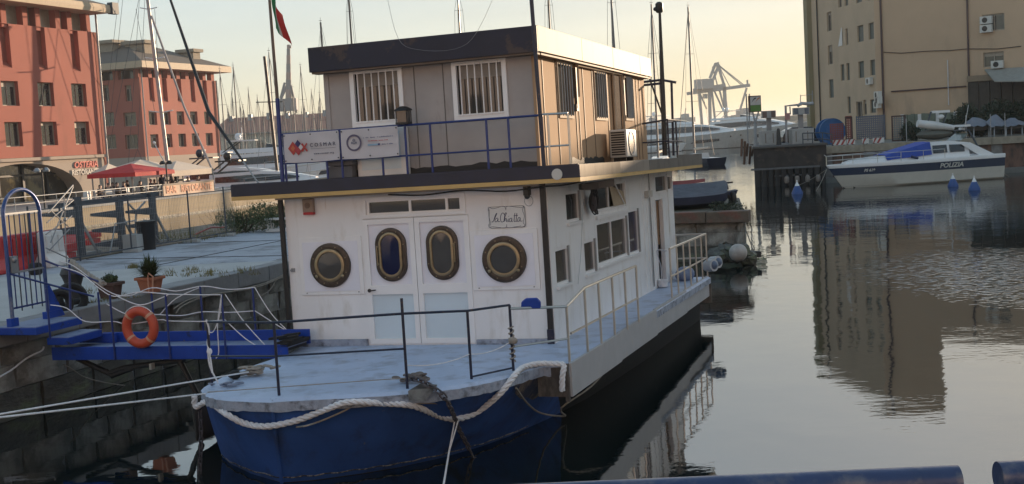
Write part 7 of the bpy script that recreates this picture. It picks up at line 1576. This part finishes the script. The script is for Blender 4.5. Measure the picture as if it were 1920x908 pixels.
# awning + lean-to at right
aw = thing('awning', 'grey sloping sheet awning under the lower right window', 'awning', FB_, hit(1880, 150, FB_, 1, 0)); A_ = [hit(px, py, FB_, 1, v) for px, py, v in ((1846, 130, -.05), (1990, 122, -.05), (1995, 150, -2.2), (1865, 152, -2.2))]
mb = MB(); mb.add(A_ + [p - Ve((0, 0, .1)) for p in A_], [(0, 1, 2, 3), (7, 6, 5, 4), (3, 2, 6, 7), (0, 3, 7, 4)]); mb.build('sheet', mat('awning_sheet', (.26, .25, .22), .7), aw)
ln = thing('lean_to', 'dark boarded lean-to shed under the grey awning', 'shed', FB_, hit(1830, 200, FB_, 1, 0)); l0 = hit(1815, 200, FB_, 1, -.6); zt_ = hit(1850, 152, FB_, 1, -.6).z
for k in range(9): mb = MB(); x_ = l0.x + .9 * k; mb.box(x_ + .03, x_ + .87, -.6, -.5, ZR, zt_ - .02 * (k % 2)); mb.build('board', mat('dark_board', (.05, .04, .03), .8, var=.3), ln)
mb = MB(); mb.box(l0.x, l0.x + 8.1, -.7, -.0, zt_ + .02, zt_ + .5); mb.build('lintel', mat('lintel', (.24, .18, .12), .9), ln)
# greenish wall at base
gwl = thing('sheet_wall', 'low green grey corrugated wall at the foot of the ochre block', 'wall', FB_, hit(1700, 240, FB_, 1, -1)); a = hit(1688, 215, FB_, 1, -1.0); b = hit(1795, 208, FB_, 1, -1.0)
n_ = 16
for k in range(n_): mb = MB(); x_ = a.x + (b.x - a.x) * k / n_; mb.box(x_ + .01, x_ + (b.x - a.x) / n_ - .01, -1.0 - .04 * (k % 2), -.9, ZR, a.z - .03 * (k % 3)); mb.build('sheet', mat('green_sheet', (.14, .16, .12), .7, var=.2) if k % 5 else whp, gwl)
# unseen low block out to the right, added to shade the lower houseboat
wg = thing('shade_block', 'unseen low block added on the right quay to shade the lower houseboat', 'building', W, (58, 84, ZR))
HW = 12.6
mb = MB(); mb.prism([(44.6, 95.2), (60, 82), (100, 50), (118, 66), (70, 112)], (0, 0, ZR - .2), (1, 0, 0), (0, 1, 0), (0, 0, HW - ZR)); mb.build('walls', ochre, wg)
mb = MB(); mb.prism([(44.2, 95), (60, 81.4), (100.2, 49.4), (118.6, 66), (70, 112.6)], (0, 0, HW), (1, 0, 0), (0, 1, 0), (0, 0, .3)); mb.build('roof', rooft, wg)
for k in range(12):
    p = Ve((62, 80.4, 0)) + Ve((3, -2.4, 0)) * k; mb = MB(); mb.obox(p + Ve((0, 0, 6)), Ve((.78, -.62, 0)) * .7, Ve((.3, .4, 0)) * .1, (0, 0, 1.2)); mb.build('window', glass, wg)
# shrubs
def shrub(px0, px1, py0, py1, D, n, label, m=leafd):
    a, b = at(px0, py1, D), at(px1, py0, D); c = Ve(((a.x + b.x) / 2, D, ZR)); t = thing('shrub', label, 'shrub', W, c, 'shrubs along the right quay'); mb = MB(); w_ = (b.x - a.x) / 2; h_ = max(.6, b.z - ZR)
    for k in range(5): mb.leaves(c + Ve((random.uniform(-.6, .6) * w_, random.uniform(-.5, .5), h_ * random.uniform(.3, .7))), (w_ * .6, 1.2, h_ * .4), n // 5, .22, .5)
    mb.build('foliage', m, t, kind='stuff'); mb = MB()
    for k in range(4): mb.tube([c, c + Ve((random.uniform(-.5, .5) * w_, 0, h_ * .6))], .05, 5)
    mb.build('stem', bark, t)
random.seed(55)
shrub(1695, 1725, 225, 272, 94, 1500, 'dense dark shrub left of the police boat mast')
shrub(1785, 1850, 192, 262, 95, 3500, 'tall dark shrub rising in the middle behind the police boat')
shrub(1835, 1935, 186, 240, 97, 3500, 'wide dark shrub mass behind the tarpaulin covered boats')
shrub(1765, 1800, 222, 268, 93.5, 1200, 'low shrub behind the police boat radar mast')
# tarpaulin covered boats
for k, (x0, x1, y0, y1, D, lb) in enumerate(((1808, 1858, 218, 238, 93, 'left boat under a peaked grey tarpaulin on the quay'), (1846, 1890, 214, 238, 92.4, 'middle boat under a peaked grey tarpaulin on the quay'), (1878, 1920, 219, 236, 93, 'rightmost boat under a drooping grey tarpaulin'))):
    a, b = at(x0, y1, D), at(x1, y0, D); t = thing('covered_boat', lb, 'boat', W, ((a.x + b.x) / 2, D, ZR), 'covered boats on the right quay'); w_ = b.x - a.x; n_ = 10; rg = []
    for i in range(n_ + 1):
        u = i / n_; pk = a.z + (b.z - a.z) * (.35 + .65 * math.sin(pi * min(1, u * 1.15)) ** 1.2) + random.uniform(-.06, .06)
        rg.append([Ve((a.x + w_ * u, D - 1.0, a.z + random.uniform(-.1, .05))), Ve((a.x + w_ * u, D - .5, (a.z + pk) / 2 + .1)), Ve((a.x + w_ * u, D, pk)), Ve((a.x + w_ * u, D + .6, (a.z + pk) / 2)), Ve((a.x + w_ * u, D + 1.1, a.z))])
    mb = MB(); mb.loft(rg, closed=False, cap=False); mb.build('tarpaulin', greyc, t)
    mb = MB(); mb.loft([[Ve(p) for p in r_] for r_ in [[(a.x + .2 + w_ * .9 * u, D - .7 * (1 - u ** 3), a.z - .05), (a.x + .2 + w_ * .85 * u, D - .35 * (1 - u ** 3), ZR + .5), (a.x + .2 + w_ * .85 * u, D + .35 * (1 - u ** 3), ZR + .5), (a.x + .2 + w_ * .9 * u, D + .7 * (1 - u ** 3), a.z - .05)] for u in (0, .3, .6, .85, 1)]], closed=False, cap=False); mb.build('hull', mat('worn_hull', (.16, .16, .15), .6), t)
    for x_ in (a.x + .4, a.x + w_ - .5): mb = MB(); mb.tube([(x_, D - .8, ZR), (x_ + .1, D - .6, a.z)], .05, 5); mb.build('prop', galv, t)
qf_ = thing('quay_fence', 'sparse grey post fence along the far right quay', 'fence', W, (38, 90, ZR))
for px in (1812, 1858, 1885, 1700): p = at(px, 262, 90); mb = MB(); mb.tube([(p.x, 90, ZR), (p.x, 90, ZR + 1.7)], .035, 5); mb.build('post', galv, qf_)
rb_ = thing('rib_boat', 'small white dinghy with radar arch standing on the quay behind the police boat', 'boat', W, (at(1755, 240, 92).x, 92, ZR))
a, b = at(1720, 232, 92), at(1788, 240, 92)
mb = MB(); mb.tube([a, a.lerp(b, .4), b], [.28, .33, .2], 10); mb.build('tube', whp, rb_)
p0 = at(1752, 215, 92); mb = MB(); mb.tube([at(1735, 245, 92), at(1745, 211, 92), at(1775, 211, 92), at(1765, 243, 92)], .07, 6); mb.build('arch', steel, rb_)
mb = MB(); mb.box(p0.x - .2, p0.x + 1.1, 91.8, 92.2, p0.z + .1, p0.z + .28); mb.ell(at(1764, 219, 92), .28, .2, .18, 10, 6); mb.build('radar_bar', gel, rb_)
mb = MB(); mb.ell(at(1752, 252, 92.5), 1.4, .8, .4, 14, 8); mb.build('canvas_cover', mat('olive_cover', (.12, .12, .1), .8), rb_)
mb = MB(); p = at(1737, 243, 92.2); 
# ---- police boat
Lp = 10.8; s0 = hit(1863, 334, W, 2, 0); s1 = hit(1583, 353, W, 2, 0); ang = math.atan2(s1.y - s0.y, s1.x - s0.x); FPB = TR(s0.x, s0.y, 0) @ RZ(ang); Lp = (s1 - s0).length + 1.2
pb_ = thing('police_boat', 'white and navy police motor boat lettered POLIZIA moored at the right quay', 'boat', FPB)
Bm = 3.2; R_ = hull_rings(Lp, Bm, 1.5, 1.55, .45, 16, .86, .12)
for r_ in R_:
    t_ = r_[0][0] / Lp
    for i in range(len(r_)): r_[i] = Ve(r_[i])
    for i in (0, 8): r_[i].z = 1.62 - .1 * t_
    for i in (1, 7): r_[i].z = .85
mb = MB(); mb.loft([[r_[i] for i in (1, 2, 3, 4, 5, 6, 7)] for r_ in R_], closed=False, cap=False); mb.add(R_[0], [tuple(range(9))]); mb.build('hull', mat('cream_hull', (.55, .53, .47), .35, var=.05), pb_)
for s_ in ((0, 1), (8, 7)):
    def L_(r_, q_): return r_[s_[0]].lerp(r_[s_[1]], q_)
    mb = MB(); mb.loft([[L_(r_, .25), L_(r_, 1)] for r_ in R_], closed=False, cap=False); mb.build('navy_band', mat('police_navy', (.008, .02, .055), .35), pb_)
    mb = MB(); mb.loft([[L_(r_, 0) + Ve((0, 0, .06)), L_(r_, 0) + Ve((0, (.03 if s_[0] else -.03), 0)), L_(r_, .28) + Ve((0, (.03 if s_[0] else -.03), 0))] for r_ in R_], closed=False, cap=False); mb.build('rub_strake', gel, pb_)
mb = MB(); mb.loft([[p + Ve((0, (.01 if p.y > 0 else -.01), 0)) for p in (r_[2] - Ve((0, 0, -.02)), r_[3], r_[4], r_[5], r_[6] - Ve((0, 0, -.02)))] for r_ in R_], closed=False, cap=False); mb.build('boot_stripe', hulld, pb_)
mb = MB(); deck_from(mb, R_, .03); mb.build('deck', gel, pb_)
zd = 1.58; mb = MB(); cabin_loft(mb, [(Lp * .2, 1.1, zd, .95, zd + .95), (Lp * .3, 1.15, zd, .95, zd + 1.1), (Lp * .43, 1.15, zd, .92, zd + 1.08), (Lp * .69, 1.0, zd, .75, zd + .38), (Lp * .84, .6, zd, .45, zd + .25), (Lp * .9, .35, zd, .25, zd + .1)]); mb.build('cabin', gel, pb_)
mb = MB(); band(mb, [(Lp * .23, 1.1, zd + .38, 1.0, zd + .84), (Lp * .32, 1.12, zd + .38, 1.0, zd + .88)], .02); mb.build('side_window', glassy, pb_)
mb = MB(); band(mb, [(Lp * .335, 1.12, zd + .38, 1.0, zd + .88), (Lp * .42, 1.12, zd + .36, 1.0, zd + .88)], .022); mb.build('side_window', glassy, pb_)
mb = MB(); mb.loft([[(x, -wb, zb), (x, -wt, zt), (x, 0, zt + .04), (x, wt, zt), (x, wb, zb)] for x, wb, zb, wt, zt in [(Lp * .43, 1.19, zd + .3, .95, zd + 1.12), (Lp * .56, 1.12, zd + .2, .87, zd + .78), (Lp * .69, 1.03, zd + .1, .78, zd + .41)]], closed=False, cap=False); mb.build('windscreen_cover', bluec, pb_)
mb = MB()
for s_ in (-1, 1): mb.add([(Lp * .2, s_ * 1.13, zd + .95), (Lp * .06, s_ * 1.2, zd + .1), (Lp * .03, s_ * 1.2, zd + .02), (Lp * .14, s_ * 1.2, zd + .0), (Lp * .26, s_ * 1.15, zd + .9)], [(0, 1, 2, 3, 4)])
mb.build('side_wing', gel, pb_)
mb = MB(); rx = .95; mb.add([(Lp * .14, -rx, zd + .12), (Lp * .28, -rx, zd + 1.12), (Lp * .28, rx, zd + 1.12), (Lp * .14, rx, zd + .12)], [(0, 1, 2, 3)]); mb.build('rear_canopy', gel, pb_)
for s_ in (-1, 1):
    ii = list(range(6, 17)); mb = MB(); mb.tube([R_[i][0 if s_ < 0 else 8] + Ve((0, 0, .62)) for i in ii] + [Ve((Lp + .15, 0, 2.25))], .022, 5); r0_ = mb.build('bow_rail', inox, pb_)
    mb = MB(); mb.tube([R_[i][0 if s_ < 0 else 8] + Ve((0, 0, .32)) for i in ii[4:]], .015, 5); mb.build('mid_rail', inox, r0_)
    for i in ii[::2]: p = R_[i][0 if s_ < 0 else 8]; mb = MB(); mb.tube([p, p + Ve((0, 0, .62))], .018, 5); mb.build('stanchion', inox, r0_)
# side of the boat that faces us
near = 0 if (FPB @ R_[5][0]).y < (FPB @ R_[5][8]).y else 8; nn = 1 if near == 0 else 7
def side_text(s_, xa_, size, wd):
    i = min(range(len(R_)), key=lambda i: abs(R_[i][near].x - xa_)); a, b = R_[i][near], R_[i][nn]; j = min(i + 1, 16); c = a.lerp(b, .62); d = (R_[max(i - 1, 0)][near] - R_[j][near]).normalized(); up = (a - b).normalized(); c = c.copy(); c.x = xa_; n_ = d.cross(up)
    text(s_, FPB, c + n_ * .05, d, up, size, mat('white_letter', (.5, .5, .46), .5), pb_, width=wd, shear=.2, bold=.012, ext=.008)
side_text('POLIZIA', Lp * .335, .42, 1.75); side_text('PS 619', Lp * .79, .24, .7)
mb = MB(); mb.tube([(Lp * .52, (-1.25 if near == 0 else 1.25), zd + .12), (Lp * .56, (-1.35 if near == 0 else 1.35), zd + .25)], .09, 7); mb.build('fender', mat('navy_fender', (.02, .03, .09), .5), pb_)
mb = MB(); mb.tube([(Lp * .13, -1.0, zd + .3), (Lp * .19, -.85, zd + 1.75), (Lp * .19, .85, zd + 1.75), (Lp * .13, 1.0, zd + .3)], .06, 7); mb.build('radar_frame', steel, pb_)
mb = MB(); mb.box(Lp * .17, Lp * .21, -.7, .7, zd + 1.98, zd + 2.12); mb.lathe([(.18, 0), (.2, .1), (.1, .2)], (Lp * .19, 0, zd + 1.78), (0, 0, 1), 10); mb.build('radar_bar', gel, pb_)
mb = MB(); mb.tube([(Lp * .2, .5, zd + 1.75), (Lp * .17, .5, zd + 3.4)], .02, 5); mb.build('whip_aerial', whp, pb_)
mb = MB(); mb.loft([[(Lp * .24, y_, zd + 1.1), (Lp * .19, y_ * .9, zd + 1.55)] for y_ in (-.9, -.4, 0, .4, .9)], closed=False, cap=False); mb.build('bridge_screen', mat('smoked_screen', (.14, .16, .14), .1), pb_)
mb = MB(); mb.box(-.25, .05, -.9, .9, .7, .85); mb.ell((-.15, -.6 if near == 0 else .6, 1.0), .2, .15, .15, 8, 6); mb.build('swim_platform', whp, pb_)
# mooring lines of the police boat
iv = FPB
bw_ = FPB @ Ve((Lp, 0, 1.3)); st_ = FPB @ Ve((0, 0, 1.4))
for a, b_, d_, r_, lb in ((bw_, hit(1530, 358, W, 2, 0), .1, .02, 'mooring line slanting from the police boat bow to the water, lower one'), (bw_, hit(1537, 352, W, 2, 0) + Ve((-1, 3, 0)), .1, .02, 'mooring line slanting from the police boat bow to the water, upper one'),
                          (st_, at(1918, 338, 84), .5, .025, 'lower slack line from the police boat stern to the right'), (st_, at(1925, 330, 86), .8, .025, 'upper slack line from the police boat stern to the right')):
    mb = MB(); mb.tube(sag(a, b_, d_), r_, 5); solo(mb, 'mooring_line', roped, lb, 'rope', base=a)
# buoys
def buoy(px, py, s, label):
    p = hit(px, py, W, 2, 0); t = thing('buoy', label, 'buoy', W, p, 'blue and white cone buoys'); mb = MB(); mb.lathe([(.2 * s, -.2 * s), (.5 * s, -.05 * s), (.52 * s, .12 * s), (.34 * s, .5 * s), (.22 * s, .75 * s)], p, (0, 0, 1), 18); mb.build('blue_base', mat('buoy_blue', (.02, .07, .24), .5), t)
    mb = MB(); mb.lathe([(.22 * s, .751 * s), (.08 * s, 1.05 * s), (.05 * s, 1.15 * s), (.07 * s, 1.25 * s), (0, 1.3 * s)], p, (0, 0, 1), 14); mb.build('white_tip', gel, t)
buoy(1495, 364, .68, 'blue and white cone buoy alone left of the police boat bow'); buoy(1787, 350, .63, 'left of the two cone buoys beside the police boat stern'); buoy(1827, 357, .65, 'right of the two cone buoys beside the police boat stern')

# ================================================================== cross pier end: covered boats, fender ball, weeds
D = 43; p = Q.inverted() @ at(1300, 370, D); cvb = thing('covered_boat', 'boat under navy blue tarpaulin on a trailer at the pier end behind the houseboat', 'boat', W, at(1330, 392, D))
ln_ = [(1240, 350, 375, 388), (1262, 347, 372, 386), (1300, 344, 370, 384), (1340, 341, 366, 380), (1358, 338, 363, 377), (1364, 342, 360, 372)]
rg = []
for px, a, b, c in ln_:
    r_ = [at(px, c, D - 1.0), at(px, b, D - 1.05), at(px, (a + b) / 2 + 3, D - .6), at(px, a, D), at(px, (a + b) / 2, D + .6), at(px, b, D + 1)]; rg.append(r_)
mb = MB(); mb.loft([r_[1:] for r_ in rg], closed=False, cap=False); mb.f.append(tuple(len(mb.v) - 5 + k for k in range(5))); mb.sm.append(False); mb.build('tarpaulin', mat('slate_tarpaulin', (.06, .066, .085), .7, var=.2, scale=2, bump=.6, bscale=4, bdist=.06), cvb)
mb = MB(); mb.loft([[r_[0] + Ve((0, .3, -.1)), r_[0], r_[1]] for r_ in rg], closed=False, cap=False); mb.build('tarpaulin_skirt', navyc, cvb)
mb = MB(); mb.loft([[at(px, c - 2, D - .9), at(px, c + 10, D - .3), at(px, c + 10, D + .4), at(px, c - 2, D + .9)] for px, a, b, c in ln_[:-1]], closed=False, cap=False); mb.build('hull', hulld, cvb)
mb = MB(); a, b, c = at(1352, 363, D - .3), at(1384, 356, D - .3), at(1380, 366, D - .3); mb.add([a, b, c, at(1352, 378, D - .3), a + Ve((0, .6, 0)), b + Ve((0, .6, 0)), c + Ve((0, .6, 0)), at(1352, 378, D - .3) + Ve((0, .6, 0))], [(0, 1, 2, 3), (7, 6, 5, 4), (0, 4, 5, 1), (1, 5, 6, 2), (2, 6, 7, 3)]); mb.build('bow_bracket', navyc, cvb)
mb = MB(); mb.ell(at(1375, 372, D - .3), .12, .1, .25, 10, 8); mb.build('outboard', blackm, cvb)
c = at(1357, 376, D - .3); mb = MB(); mb.tube([c + Ve((.22 * cos(a), 0, .22 * sin(a))) for a in [2 * pi * i / 16 for i in range(16)]], .05, 6, closed=True); mb.build('wheel', rubber, cvb)
mb = MB(); mb.tube([at(1362, 343, D), at(1365, 355, D)], .03, 6); mb.tube([at(1362, 343, D), at(1374, 342, D)], .03, 6); mb.build('tiller', blackm, cvb)
mb = MB(); mb.loft([[at(px, a, 45.5), at(px, b, 45.3), at(px, b, 46.2)] for px, a, b in ((1240, 341, 350), (1280, 339, 347), (1322, 335, 341))], closed=False, cap=False); mb.build; solo(mb, 'dinghy', mat('faded_red', (.18, .03, .025), .7), 'faded red dinghy edge lying behind the navy tarpaulin boat', 'boat', base=at(1280, 345, 45.5))
for px in (1290, 1320, 1345): mb = MB(); a = at(px, 384, D); mb.box(a.x - .12, a.x + .12, D - .3, D + .3, 1.6, a.z + .02); solo(mb, 'trestle', timb, {1290: 'left', 1320: 'middle', 1345: 'right'}[px] + ' dark wooden block under the navy tarpaulin boat', 'trestle', base=(a.x, D, 1.6))
mb = MB(); random.seed(3)
for k in range(10): q_ = at(1366 + random.uniform(-25, 28), 388 + random.uniform(-4, 26) * (.2 if k < 5 else 1), 40.6 + random.uniform(-.2, 1)); mb.leaves(q_, (.4, .4, .22), 160, .07, .5)
for k in range(90):
    q_ = at(1392 + random.uniform(-6, 6), 408 + random.uniform(-10, 14), 40.8); d = Ve((random.uniform(.2, 1), random.uniform(-.3, .3), random.uniform(-.3, .8))).normalized() * random.uniform(.2, .55); mb.quad(q_, q_ + Ve((.01, 0, .01)), q_ + d)
o = mb.build('pier_weeds', leafd, base=at(1385, 400, 41)); o['kind'] = 'stuff'
c = hit(1384, 476, W, 2, .12); c = at(1384, 474, 38.2); mb = MB(); mb.ell(c, .29, .28, .28, 18, 12); solo(mb, 'buoy', mat('dirty_white_buoy', (.4, .36, .33), .6, var=.2, scale=5), 'dirty white round buoy floating at the rocky pier corner', 'buoy', base=c)
mb = MB(); mb.obox(at(1400, 478, 39), (.45, .1, 0), (0, .2, 0), (0, 0, .09)); solo(mb, 'timber_fender', timb, 'dark timber stub sticking out right of the white buoy', 'timber', base=at(1400, 478, 39))
mb = MB(); hose(mb, [at(px, py, 39.5) for px, py in ((1398, 430), (1406, 452), (1412, 472), (1408, 482), (1411, 495), (1406, 510))], .018); solo(mb, 'thin_rope', roped, 'grey rope arching down the right end of the rocky pier', 'rope', base=at(1398, 430, 39.5))
# rocks at foot
for k in range(6):
    q_ = at(1350 + 11 * k, 478 + random.uniform(-8, 6), 38.9); mb = MB(); mb.ell(q_, random.uniform(.25, .5), .3, random.uniform(.15, .3), 7, 5); mb.v = [v + Ve([random.uniform(-.06, .06) for _ in range(3)]) for v in mb.v]; mb.sm = [False] * len(mb.sm); solo(mb, 'rock', stoned, 'dark wet rock at the foot of the pier behind the houseboat', 'rock', base=q_, group='rocks at the pier foot')
# fenders at stern
for k, (px, py, lb) in enumerate(((1333, 498, 'white fender with blue end hanging at the houseboat stern corner, outer one'), (1341, 492, 'white fender with blue end at the houseboat stern, behind the first'))):
    c = hit(px, py, B, 1, 9.9 + .35 * k); t = thing('fender', lb, 'fender', B, c, 'fenders on the houseboat stern'); mb = MB(); mb.lathe([(.04, -.2), (.12, -.16), (.145, -.1), (.145, .1)], c, (.8, -.5, .1), 14); mb.build('body', fend, t)
    mb = MB(); mb.lathe([(.1, .11), (.06, .16), (0, .18)], c, (.8, -.5, .1), 14); mb.build('blue_end', mat('fender_blue', (.1, .14, .22), .5), t)
mb = MB(); mb.ell((4.9, 9.2, .15), .22, .4, .18, 12, 7); solo(mb, 'deck_bag', bluel, 'pale blue covered bundle on the stern side deck', 'bundle', B, (4.85, 9.3, .02))
mb = MB(); random.seed(2)
for k in range(5): mb.tube([Ve((4.7 + .1 * cos(a), 7.7 + .12 * sin(a), .06 + .03 * k)) for a in [2 * pi * i / 12 for i in range(12)]], .02, 5, closed=True)
hose(mb, [(4.68, 7.7, .2), (4.75, 7.4, .5), (4.85, 6.6, .9), (5.2, 5.9, .95)], .012); solo(mb, 'rope_coil', rope, 'small white rope coil at the foot of the brown side door', 'rope', B, (4.7, 7.7, .03))

# ================================================================== near quay where the camera stands, with its blue pipe rail
mb = MB(); mb.box(-40, 40, -40, 2.7, -1.5, 2.8); struct(mb, 'promenade', conc)
pipe = mat('blue_pipe', (.03, .05, .12), .3, .3, var=.2, scale=8, col2=(.12, .13, .16), lo=.52, hi=.7, dscale=14, bump=.2)
for k, (p0, p1, lb) in enumerate((((960, 937), (1797, 901), 'nearest blue pipe handrail crossing the bottom edge, left length'), ((1871, 894), (2500, 866), 'end of the second blue pipe handrail at the bottom right corner'))):
    D = 2.45; a, b = at(*p0, D), at(*p1, D); r_ = .031; t = thing('pipe_rail', lb, 'railing', W, (b.x if k == 0 else a.x, D, 2.8), 'blue pipe rails of the near quay')
    mb = MB(); d = (b - a).normalized(); mb.tube([a - d * 2.5 if k == 0 else a, b], r_, 20)
    mb.build('pipe', pipe, t)
    for q_ in ((b - d * .35, a) if k == 0 else (a + d * .3, b)): mb = MB(); mb.tube([(q_.x, D, 2.8), (q_.x, D, q_.z - r_)], .014, 8); mb.build('post', pipe, t)
# town behind the camera, mirrored in windows; made tall and pale to bounce sun
tb = thing('red_building', 'unseen long town building behind the viewer, made tall and pale to bounce sunlight', 'building', W, (0, -34, 2.8))
mb = MB(); mb.box(-70, 75, -38, -33, 2.8, 25); mb.build('wall', mat('town_bounce_render', (.62, .54, .52), .9), tb)
mb = MB(); mb.box(-71, 76, -39, -32, 25, 25.6); mb.build('eave', eave, tb)
w0 = None
for i in range(32):
    for j in range(6):
        if w0 is None: mb = MB(); mb.box(0, 1.4, -.02, .06, 0, 2); w0 = mb.build('window', glass, tb, base=(0, 0, 0)); w0.location = Ve((-57, -33, 5)) - BASE[tb.name]
        else: inst(w0, Ve((-57 + 4.3 * i, -33, 4.6 + 3.5 * j)) - BASE[tb.name], tb)

# ------------------------------------------------------------------ haze
hm = bpy.data.materials.new('haze'); hm.use_nodes = True; hn = hm.node_tree; hn.nodes.clear()
pv = hn.nodes.new('ShaderNodeVolumePrincipled'); pv.inputs['Color'].default_value = (.9, .92, .95, 1); pv.inputs['Density'].default_value = .00025; pv.inputs['Anisotropy'].default_value = .2
ho = hn.nodes.new('ShaderNodeOutputMaterial'); hn.links.new(pv.outputs[0], ho.inputs['Volume'])
mb = MB(); mb.box(-4100, 4100, -400, 8100, -3, 60); hz_ = mb.build('haze', hm, base=(0, 0, 0)); hz_['kind'] = 'stuff'
